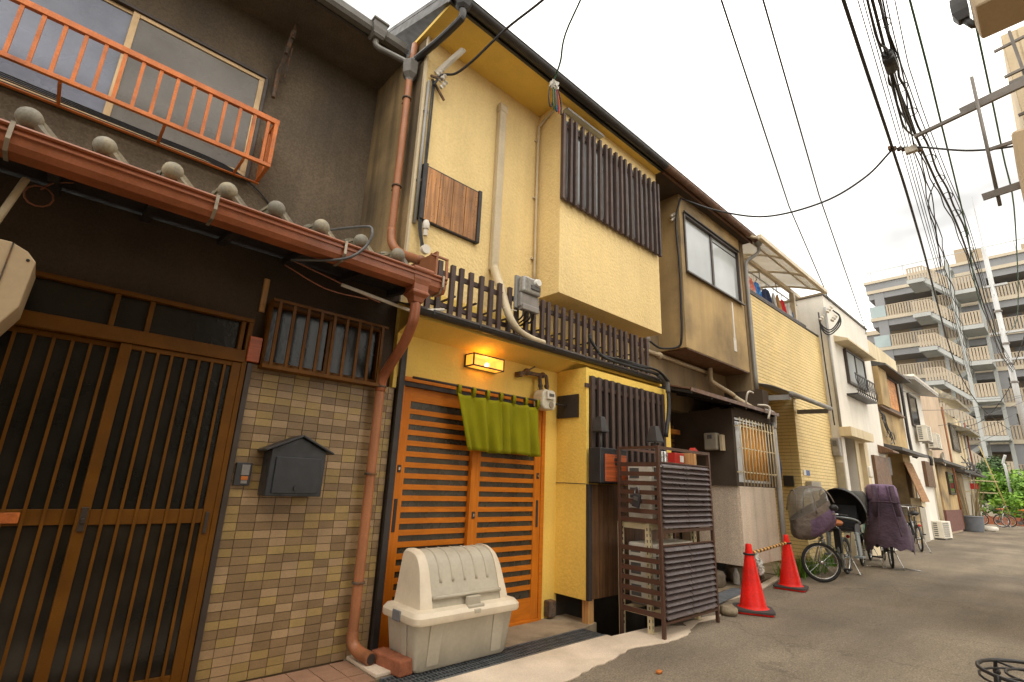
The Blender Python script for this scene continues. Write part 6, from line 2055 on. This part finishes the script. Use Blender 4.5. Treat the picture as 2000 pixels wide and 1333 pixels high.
# ================================================================ house on the right of the lane
RH = thing('cream_neighbour', 'cream ribbed house wall at the upper right edge', 'house', (8.0, -.4, 0))
b = MB().box(6.9, 12, -6, -.285, 0, 6.3)
b.build('wall', 'siding_right', RH)
rib = MB().box(-.006, 0, -.055, .055, 0, 6.3).mesh('siding_board', 'siding_right')
for i in range(14):
    piece('siding_board', rib, RH, (6.899, -.345 - .125 * i, 0))
b = MB().prism([(5.0, -.105, 5.26), (5.0, -.085, 5.10), (5.0, -.10, 4.96), (5.0, -1.2, 4.96), (5.0, -1.2, 5.5), (5.0, -.12, 5.5)], (-.42, 0, 0))
b.build('window_box', 'visor_beige', RH, bev=.02)
tag(MB().prism([(6.0, -.15, 4.62), (6.0, -.13, 4.3), (6.0, -.12, 3.86), (6.0, -.7, 3.86), (6.0, -.7, 4.62)], (.5, 0, 0)).build('wall_unit', 'visor_beige', bev=.03), 'beige rounded wall unit at the right edge below the bracket arm', 'unit')
hpz = thing('rain_hopper', 'black rain hopper and spout at the top right corner', 'hopper', (5.0, -.03, 5.2))
MB().loft([sqr(.05, 5.45, 5.0, -.02), sqr(.055, 5.38, 5.0, -.02), sqr(.055, 5.30, 5.0, -.02), sqr(.035, 5.22, 5.0, -.03)]).build('hopper', 'gutter_black', hpz, bev=.004)
MB().tube([(5.0, -.03, 5.24), (5.0, -.075, 5.14), (5.02, -.16, 5.12)], .028, 10).build('spout', 'gutter_black', hpz, smooth=True)
pb = thing('laundry_bracket', 'brown steel bracket arms with a vertical pipe jutting over the lane from the right house', 'bracket', (6.4, -.3, 4.8))
MB().bar((6.4, .56, 5.16), (6.4, -.55, 5.32), .036, .034).build('long_arm', 'pole_brown', pb)
MB().bar((6.45, .16, 5.30), (6.45, -.55, 5.40), .015, .055).build('flat_arm', 'pole_brown', pb)
MB().tube([(6.33, .012, 5.56), (6.33, .035, 4.06)], .015, 8).build('pipe', 'pole_brown', pb, smooth=True)
MB().bar((6.33, .01, 4.68), (6.33, -.4, 4.68), .03, .03).build('arm', 'pole_brown', pb)
MB().bar((6.30, .14, 4.18), (6.30, -.4, 4.22), .02, .07).build('flat_arm', 'pole_brown', pb)
for p_, q_ in (((6.6, -.34, 6.1), (6.6, -.40, 4.6)), ((6.55, -.22, 5.55), (6.55, -.8, 5.62)), ((6.55, -.24, 5.46), (6.55, -.8, 5.52)), ((6.7, -.25, 5.15), (6.7, -.6, 5.2)), ((6.7, -.2, 6.0), (6.7, -.6, 6.05))):
    MB().bar(p_, q_, .026, .026).build('rail', 'pole_brown', pb)

# ================================================================ bicycles
def tube_part(nm, pts, r, m, p, n=8, smooth=True):
    return MB().tube(pts, r, n).build(nm, m, p, smooth=smooth)


def make_wheel(t, x, r, tyre='rubber', steer=0.0, guard='bike_silver'):
    wh = thing('wheel', None, None, (x, 0, 0), steer, local=True)
    wh.parent = t
    MB().tube([((r - .022) * math.cos(a * .1963), 0, r + (r - .022) * math.sin(a * .1963)) for a in range(32)], .022, 7, closed=True).build('tyre', tyre, wh, smooth=True)
    MB().tube([((r - .05) * math.cos(a * .1963), 0, r + (r - .05) * math.sin(a * .1963)) for a in range(32)], .010, 6, closed=True).build('rim', 'chrome', wh, smooth=True)
    q = MB()
    for k in range(18):
        a = k * math.pi / 9
        s = .03 if k % 2 else -.03
        q.tube([(0, s, r), ((r - .05) * math.cos(a), 0, r + (r - .05) * math.sin(a))], .0018, 4)
    q.build('spokes', 'chrome', wh, kind='stuff')
    MB().lathe([(.03, -.05), (.03, .05)], (0, 0, r), 10, 'y').build('hub', 'chrome', wh, auto=.6)
    d0, d1 = (75, 200) if steer else (20, 175)
    q = MB().sheet([[((r + .02) * math.cos(a), s, r + (r + .02) * math.sin(a)) for s in (-.028, 0, .028)] for a in [math.radians(d) for d in range(d0, d1, 8)]], .003, (0, 0, 1))
    o = q.build('mudguard', guard, t, smooth=True)
    o.location = (x, 0, 0)
    o.rotation_euler = (0, 0, steer)
    return wh


def turn(mb, wb, steer):
    c, s_ = math.cos(steer), math.sin(steer)
    mb.v = [(wb + (x - wb) * c - y * s_, (x - wb) * s_ + y * c, z) for x, y, z in mb.v]
    return mb


def make_bike(name, lab, wb, r, m, loc, rz, saddle='fabric_black', basket=True, bars_z=1.0, low=True, steer=0.0, guard='bike_black', sdx=0.0):
    """local frame: rear axle at x = 0, front axle at x = wb, wheels in the plane y = 0"""
    t = thing(name, lab, 'bicycle', loc, rz, local=True, group='bicycles along the lane')
    make_wheel(t, 0, r, guard=guard)
    make_wheel(t, wb, r, steer=steer, guard=guard)
    hx, hz = wb - .17, bars_z - .18
    q = MB()
    bbx, bbz = .42, .27
    q.tube([(hx + .04, 0, hz - .16), (hx, 0, hz + .05)], .022, 8)
    q.tube(catmull([(hx + .03, 0, hz - .10), (hx - .22, 0, hz - .36 if low else hz - .2), (bbx + .08, 0, bbz + .07), (bbx, 0, bbz)], 5), .024, 8)
    q.tube([(bbx, 0, bbz), (.26, 0, bars_z - .22)], .020, 8)
    for s in (-.055, .055):
        q.tube([(bbx, s * .6, bbz), (0, s, r)], .012, 6)
        q.tube([(.29, s * .4, bars_z - .34), (0, s, r)], .010, 6)
    q.build('frame', m, t, smooth=True)
    q = MB().tube([(hx + .04, 0, hz - .16), (hx + .07, 0, hz - .22)], .02, 7)
    for s in (-.055, .055):
        q.tube([(hx + .06, s, 2 * r + .04), (wb, s, r)], .012, 6)
    q.box(hx + .03, hx + .08, -.065, .065, 2 * r + .03, 2 * r + .06)
    turn(q, wb - .1, steer).build('fork', 'chrome', t, smooth=False, auto=.8)
    q = MB().tube([(hx, 0, hz + .03), (hx - .02, 0, bars_z)], .014, 7)
    q.tube(catmull([(hx - .22, -.29, bars_z + .01), (hx - .08, -.25, bars_z + .03), (hx - .01, -.10, bars_z), (hx - .01, .10, bars_z), (hx - .08, .25, bars_z + .03), (hx - .22, .29, bars_z + .01)], 4), .012, 7)
    turn(q, wb - .1, steer).build('handlebar', 'chrome', t, smooth=True)
    q = MB()
    for s in (-1, 1):
        q.tube([(hx - .24, s * .292, bars_z + .01), (hx - .12, s * .27, bars_z + .025)], .017, 7)
    for s in (-1, 1):
        turn(MB().tube([(hx - .24, s * .292, bars_z + .01), (hx - .12, s * .27, bars_z + .025)], .017, 7), wb - .1, steer).build('grip', 'rubber', t, smooth=True)
    sz = bars_z - .14
    rings = []
    for x_, hw, zt, zb in ((.10, .02, sz + .02, sz - .03), (.13, .10, sz + .05, sz - .05), (.20, .115, sz + .055, sz - .06), (.28, .07, sz + .03, sz - .04), (.38, .03, sz + .02, sz - .03), (.42, .012, sz + .01, sz - .015)):
        rings.append([(x_ + sdx, hw * math.cos(a * .628), (zt + zb) / 2 + (zt - zb) / 2 * math.sin(a * .628)) for a in range(10)])
    MB().loft(rings).build('saddle', saddle, t, smooth=True)
    tube_part('seat_post', [(.265, 0, bars_z - .26), (.25 + sdx, 0, sz - .04)], .012, 'chrome', t)
    q = MB().lathe([(.09, -.012), (.09, .012)], (bbx, .055, bbz), 16, 'y')
    q.tube([(bbx, .08, bbz), (bbx + .10, .09, bbz - .13)], .010, 6).tube([(bbx, -.08, bbz), (bbx - .10, -.09, bbz + .13)], .010, 6)
    q.build('crank', 'meter_dark', t, auto=.6)
    MB().box(bbx + .05, bbx + .15, .09, .19, bbz - .15, bbz - .125).build('pedal', 'rubber', t)
    MB().box(bbx - .15, bbx - .05, -.19, -.09, bbz + .12, bbz + .145).build('pedal', 'rubber', t)
    q = MB().tube([(.0, .07, r), (-.06, .17, .01), (-.06, -.17, .01), (.0, -.07, r)], .009, 6).tube([(-.02, .17, .01), (-.28, .15, .012)], .008, 6).tube([(-.02, -.17, .01), (-.28, -.15, .012)], .008, 6)
    q.build('stand', 'chrome', t)
    q = MB()
    for s in (-.07, 0, .07):
        q.tube([(.16, s, 2 * r + .10), (-.28, s, 2 * r + .10)], .006, 5)
    for s in (-.07, .07):
        q.tube([(-.22, s, 2 * r + .10), (0, s, r)], .006, 5)
    q.tube([(-.28, -.07, 2 * r + .10), (-.28, .07, 2 * r + .10)], .006, 5)
    q.build('rear_rack', 'meter_dark', t)
    MB().lathe([(.03, -.012), (.03, .012)], (-.31, 0, 2 * r + .02), 10, 'x').build('reflector', 'reflector_red', t, auto=.6)
    if basket:
        q = MB()
        x0_, x1_, z0_, z1_ = hx + .10, hx + .40, bars_z - .22, bars_z + .05
        for k in range(9):
            y_ = -.19 + .0475 * k
            q.tube([(x1_ + .03, y_ * 1.1, z1_), (x1_ - .02, y_, z0_), (x0_ + .02, y_, z0_), (x0_, y_ * 1.1, z1_)], .004, 4)
        for k in range(5):
            zz = z0_ + (z1_ - z0_) * k / 4
            e = .03 * k / 4
            q.tube([(x0_, -.19 - e, zz), (x1_ + e, -.19 - e, zz), (x1_ + e, .19 + e, zz), (x0_, .19 + e, zz)], .005, 4, closed=True)
        q.build('basket', 'meter_dark', t, kind='stuff')
    return t


def superring(cx, cy, z, hx_, hy_, n=20, e=2.6):
    pts = []
    for k in range(n):
        a = 2 * math.pi * k / n
        c, s = math.cos(a), math.sin(a)
        pts.append((cx + hx_ * math.copysign(abs(c) ** (2 / e), c), cy + hy_ * math.copysign(abs(s) ** (2 / e), s), z))
    return pts


# bicycle 1: silver, two child seats; heading towards the camera (-x), front wheel turned to the wall
ST, WB1 = -.95, 1.40
B1 = make_bike('bicycle', 'silver bicycle with purple covered front child seat and black hooded rear child seat', WB1, .285, 'bike_silver', (10.60, 2.90, .002), math.pi + .03, 'saddle_brown', basket=False, bars_z=.98, steer=ST, guard='bike_silver', sdx=.16)


def puff(rings, amp, seed):
    r = random.Random(seed)
    ph = [r.uniform(0, 6) for _ in range(6)]
    res = []
    for i, rg in enumerate(rings):
        cx_ = sum(p[0] for p in rg) / len(rg)
        cy_ = sum(p[1] for p in rg) / len(rg)
        nr_ = []
        for k, p in enumerate(rg):
            a = 2 * math.pi * k / len(rg)
            f = 1 + amp * (math.sin(5 * a + ph[0] + i * .9) * .5 + math.sin(9 * a + ph[1] - i * .6) * .5 + math.sin(3 * a + ph[2] + i * 1.7) * .6)
            nr_.append((cx_ + (p[0] - cx_) * f, cy_ + (p[1] - cy_) * f, p[2] + amp * .25 * math.sin(7 * a + ph[3] + i)))
        res.append(nr_)
    return res


# the covered seat: one skin cut into taupe shell, purple bag and clear hood
prof_ = [(.60, .16, .07, .07), (.625, .15, .14, .13), (.67, .13, .19, .18), (.74, .08, .25, .22), (.82, .03, .295, .245), (.90, .01, .32, .255), (.98, .0, .325, .26),
         (1.06, .02, .315, .26), (1.14, .04, .30, .255), (1.22, .045, .285, .25), (1.30, .03, .255, .23), (1.36, .01, .215, .20), (1.405, -.02, .15, .15), (1.42, -.03, .06, .07)]
NN = 40
rgs = [superring(WB1 - .02 + cx_, 0, z_, hx_, hy_, NN, 2.5) for z_, cx_, hx_, hy_ in prof_]
rgs = puff(rgs[:8], .030, 5) + rgs[8:]
full = MB().loft(rgs)
me_ = full.mesh('cut', 'fabric_taupe')
bm2 = bmesh.new()
bm2.from_mesh(me_)
bpy.data.meshes.remove(me_)
U0 = WB1 - .02
for co, no in (((U0 + .06, 0, .93), (.62, 0, 1)), ((U0 + .06, 0, 1.05), (.62, 0, 1)), ((U0 + .12, 0, 1), (1, 0, 0)), ((U0, 0, 1.38), (0, 0, 1)), ((U0, 0, .66), (0, 0, 1))):
    bmesh.ops.bisect_plane(bm2, geom=bm2.verts[:] + bm2.edges[:] + bm2.faces[:], plane_co=co, plane_no=no, dist=.0005)
bm2.verts.ensure_lookup_table()
bm2.verts.index_update()
full = MB()
full.v = [tuple(v_.co) for v_ in bm2.verts]
full.f = [tuple(v_.index for v_ in f.verts) for f in bm2.faces]
bm2.free()
skins = {'fabric_taupe': [], 'fabric_purple': [], 'vinyl_window': []}
for f in full.f:
    cxx = sum(full.v[i][0] for i in f) / len(f) - (WB1 - .02)
    cz = sum(full.v[i][2] for i in f) / len(f)
    line = .93 + (.06 - cxx) * .62
    if cz < line and cxx < .12 and cz > .66:
        skins['fabric_purple'].append(f)
    elif cz > line + .12 and cz < 1.38:
        skins['vinyl_window'].append(f)
    else:
        skins['fabric_taupe'].append(f)
for nm, mm in (('seat_shell', 'fabric_taupe'), ('purple_cover', 'fabric_purple'), ('rain_window', 'vinyl_window')):
    used = sorted({i for f in skins[mm] for i in f})
    ix = {i: k for k, i in enumerate(used)}
    q = MB().add([full.v[i] for i in used], [tuple(ix[i] for i in f) for f in skins[mm]])
    turn(q, WB1 - .1, ST).build(nm, mm, B1, smooth=True)
for uu in (.03, -.25, .30):
    zb = 1.02 if uu > .2 else .98 + (.06 - uu) * .62
    pts = []
    for k in range(17):
        a = math.pi * k / 16
        hh = (.415 if abs(uu) < .1 else .27 if uu < 0 else .20)
        pts.append((WB1 - .02 + uu + (.06 * math.sin(a) if uu < 0 else -.05 * math.sin(a) if uu > .2 else 0), .262 * math.cos(a) * (1 if abs(uu) < .1 else .86), zb + (1.425 - zb) * math.sin(a) * (1 if abs(uu) < .1 else .80)))
    turn(MB().tube(pts, .010, 6), WB1 - .1, ST).build('hood_hoop', 'fabric_taupe', B1, smooth=True)
turn(MB().ball((WB1 - .26, .22, 1.10), .05, 10, 7, 1.3, 1.0, 1), WB1 - .1, ST).build('pocket', 'fabric_black', B1, smooth=True)
# rear child seat with pram hood
sx0 = -.06
q = MB().sheet([[(sx0 + .10, y_, .70) for y_ in (-.17, 0, .17)], [(sx0 - .16, y_, .68) for y_ in (-.18, 0, .18)], [(sx0 - .24, y_, .80) for y_ in (-.19, 0, .19)], [(sx0 - .34, y_, 1.10) for y_ in (-.17, 0, .17)]], .03, (0, 0, 1))
q.build('seat_back', 'fabric_black', B1, bev=.006)
for s in (-1, 1):
    MB().prism([(sx0 + .14, s * .185, .66), (sx0 - .20, s * .185, .66), (sx0 - .30, s * .185, 1.0), (sx0 - .20, s * .185, .90), (sx0 + .08, s * .185, .80)], (0, s * .02, 0)).build('side_wing', 'fabric_black', B1, bev=.004)
    MB().prism([(sx0 + .16, s * .195, .70), (sx0 - .03, s * .195, .68), (sx0 + .02, s * .215, .33), (sx0 + .18, s * .215, .30)], (0, s * .035, 0)).build('leg_guard', 'bike_silver', B1, bev=.012)
    MB().box(sx0 + .0, sx0 + .22, s * .22 - .07, s * .22 + .07, .285, .315).build('foot_rest', 'bike_silver', B1, bev=.006)
MB().tube(catmull([(sx0 - .16, -.23, .84), (sx0 + .08, -.23, .89), (sx0 + .20, -.12, .92), (sx0 + .20, .12, .92), (sx0 + .08, .23, .89), (sx0 - .16, .23, .84)], 5), .018, 7).build('grab_bar', 'bike_silver', B1, smooth=True)
MB().box(sx0 - .22, sx0 + .05, -.16, .16, .71, .76).build('seat_pad', 'fabric_black', B1, bev=.02)
hx0, hz0 = sx0 - .05, .98
fan = []
for ph_ in range(-30, 112, 10):
    pr = math.radians(ph_)
    fan.append([(hx0 - .40 * math.cos(pr) * math.sin(t_), .36 * math.cos(t_), hz0 + .44 * math.sin(pr) * math.sin(t_)) for t_ in [math.pi * k / 16 for k in range(17)]])
MB().sheet(fan, .006, (0, 0, 1)).build('hood', 'fabric_black', B1, smooth=True)
for ph_ in (50, 110):
    pr = math.radians(ph_)
    MB().tube([(hx0 - .405 * math.cos(pr) * math.sin(t_), .364 * math.cos(t_), hz0 + .446 * math.sin(pr) * math.sin(t_)) for t_ in [math.pi * k / 16 for k in range(17)]], .009, 6).build('hood_rib', 'iron_black', B1, smooth=True)
MB().box(.28, .38, -.05, .05, .36, .74).build('battery', 'fabric_black', B1, bev=.012)
MB().loft([superring(.42, 0, .20, .08, .07), superring(.42, 0, .33, .11, .075)]).build('motor', 'meter_grey', B1, smooth=False)
# bicycle 2: under a dark purple rain cover, seen from behind
B2 = make_bike('bicycle', 'bicycle under a dark purple rain cover standing on a pale two legged stand', 1.35, .29, 'bike_black', (12.35, 2.62, .002), .30, basket=False, bars_z=1.0)
rg = []
for z_, cx_, hx_, hy_ in ((.40, -.02, .36, .38), (.52, .0, .38, .385), (.68, .02, .37, .36), (.85, .03, .355, .325), (1.02, .03, .34, .29), (1.18, .02, .33, .265), (1.34, .0, .32, .255), (1.46, -.01, .30, .245), (1.515, -.02, .25, .21), (1.53, -.02, .12, .12)):
    rg.append(superring(cx_, 0, z_, hx_, hy_, 44, 2.2 if z_ < .8 else 3.0))
rg2 = puff(rg[:5], .040, 21) + puff(rg[5:], .018, 22)
sk = MB().loft(rg2[:6], cap=False)
for i in range(44):
    x_, y_, z_ = sk.v[i]
    sk.v[i] = (x_, y_, z_ + .03 * math.sin(i * 1.5) - .03 * math.sin(i * .6) - .09 * min(1, (abs(y_) / .38)) ** 2)
sk.build('skirt', 'fabric_purple_dark', B2, smooth=True)
MB().loft(rg2[5:], cap=True).build('rain_cover', 'fabric_purple', B2, smooth=True)
for s in (-1, 1):
    MB().sheet([[(-.305, s * .10, 1.50), (-.305, s * .18, 1.50)], [(-.345, s * .10, 1.25), (-.345, s * .19, 1.25)], [(-.385, s * .14, .95), (-.385, s * .22, .95)]], .008, (1, 0, 0)).build('cover_strap', 'fabric_purple_dark', B2, smooth=True)
MB().sheet([[(-.15 + .30 * k / 3, .262, 1.46) for k in range(4)], [(-.18 + .36 * k / 3, .285, 1.1) for k in range(4)]], .005).build('rain_window', 'vinyl_window', B2, smooth=True)
MB().tube([(-.05, .16, .02), (-.12, .42, .012)], .009, 6).build('stand_foot', 'chrome', B2)
MB().tube([(-.05, -.16, .02), (-.12, -.42, .012)], .009, 6).build('stand_foot', 'chrome', B2)
for s in (-1, 1):
    MB().tube(catmull([(-.30, s * .06, 1.50), (-.36, s * .09, 1.25), (-.40, s * .13, .95), (-.43, s * .17, .6)], 4), .010, 6).build('seam', 'fabric_purple_dark', B2, smooth=True)
MB().tube([(-.355, -.24, 1.20), (-.385, -.08, 1.205), (-.385, .08, 1.205), (-.355, .24, 1.20)], .010, 6).build('seam', 'fabric_purple_dark', B2, smooth=True)
# bicycle 3: teal, behind
B3 = make_bike('bicycle', 'teal bicycle with dark mesh cover squeezed behind the silver one', 1.2, .27, 'bike_teal', (13.3, 3.18, .002), math.pi + .12, 'saddle_brown', basket=True, bars_z=1.0)
MB().loft(puff([superring(1.15, 0, .92, .26, .20, 30), superring(1.15, 0, 1.1, .28, .22, 30), superring(1.13, 0, 1.3, .26, .21, 30), superring(1.1, 0, 1.38, .18, .15, 30)], .03, 31)).build('mesh_cover', 'mesh_grey', B3, smooth=True)
# bicycle 4: black city bike
B4 = make_bike('bicycle', 'plain black city bicycle parked beyond the purple rain cover', 1.12, .31, 'bike_black', (16.9, 2.92, .002), .32, basket=True, bars_z=1.06)
# far red bicycles
B5 = make_bike('bicycle', 'red bicycle leaning under the shrubs at the end of the lane', 1.12, .33, 'bike_red', (38.2, 1.85, .002), math.pi / 2 + .15, 'saddle_brown', basket=True, bars_z=1.05)
c = copy_tree(B5)
c.location = (38.9, 2.75, .002)
c.rotation_euler = (0, 0, math.pi / 2 - .1)
c['label'] = 'second red bicycle nearest the cream house at the end of the lane'

# weeds between the bicycles and the wall
r8 = random.Random(8)
q = MB()
for (cx_, cy_, n_, s_) in ((9.6, 3.35, 260, .22), (10.0, 3.3, 200, .2), (9.35, 3.3, 160, .18), (11.6, 3.45, 160, .2)):
    for i in range(n_):
        a = r8.uniform(0, 6.28)
        p = V((cx_ + r8.gauss(0, s_), cy_ + r8.gauss(0, .07), 0))
        h = r8.uniform(.05, .34)
        d = V((math.cos(a) * .5, math.sin(a) * .5, 1)) * h
        s = V((math.sin(a), -math.cos(a), 0)) * r8.uniform(.008, .02)
        q.add([p - s, p + s, p + d], [(0, 1, 2)])
tag(q.build('weeds', 'leaf'), 'green weeds growing along the wall behind the bicycles', 'weeds', kind='stuff')

# ================================================================ house across the lane, behind the camera's right shoulder
OH = thing('facing_house', 'plain taupe house on the near side of the lane beside the viewer', 'house', (-2.5, -2, 0))
MB().box(-12, 2.4, -5, -.75, 0, 5.6).build('wall', 'stucco_tan_dark', OH)
MB().box(-12.1, 2.5, -5, -.55, 5.6, 5.75).build('eave', 'slate_roof', OH)
for xa in (-3.2, -.4):
    fw_ = frame_xz(MB(), xa, xa + 1.6, .9, 2.1, -.748, -.70, .05).build('window', 'alu_dark', OH)
    MB().box(xa + .05, xa + 1.55, -.74, -.73, .95, 2.05).build('pane', 'glass_black', fw_)
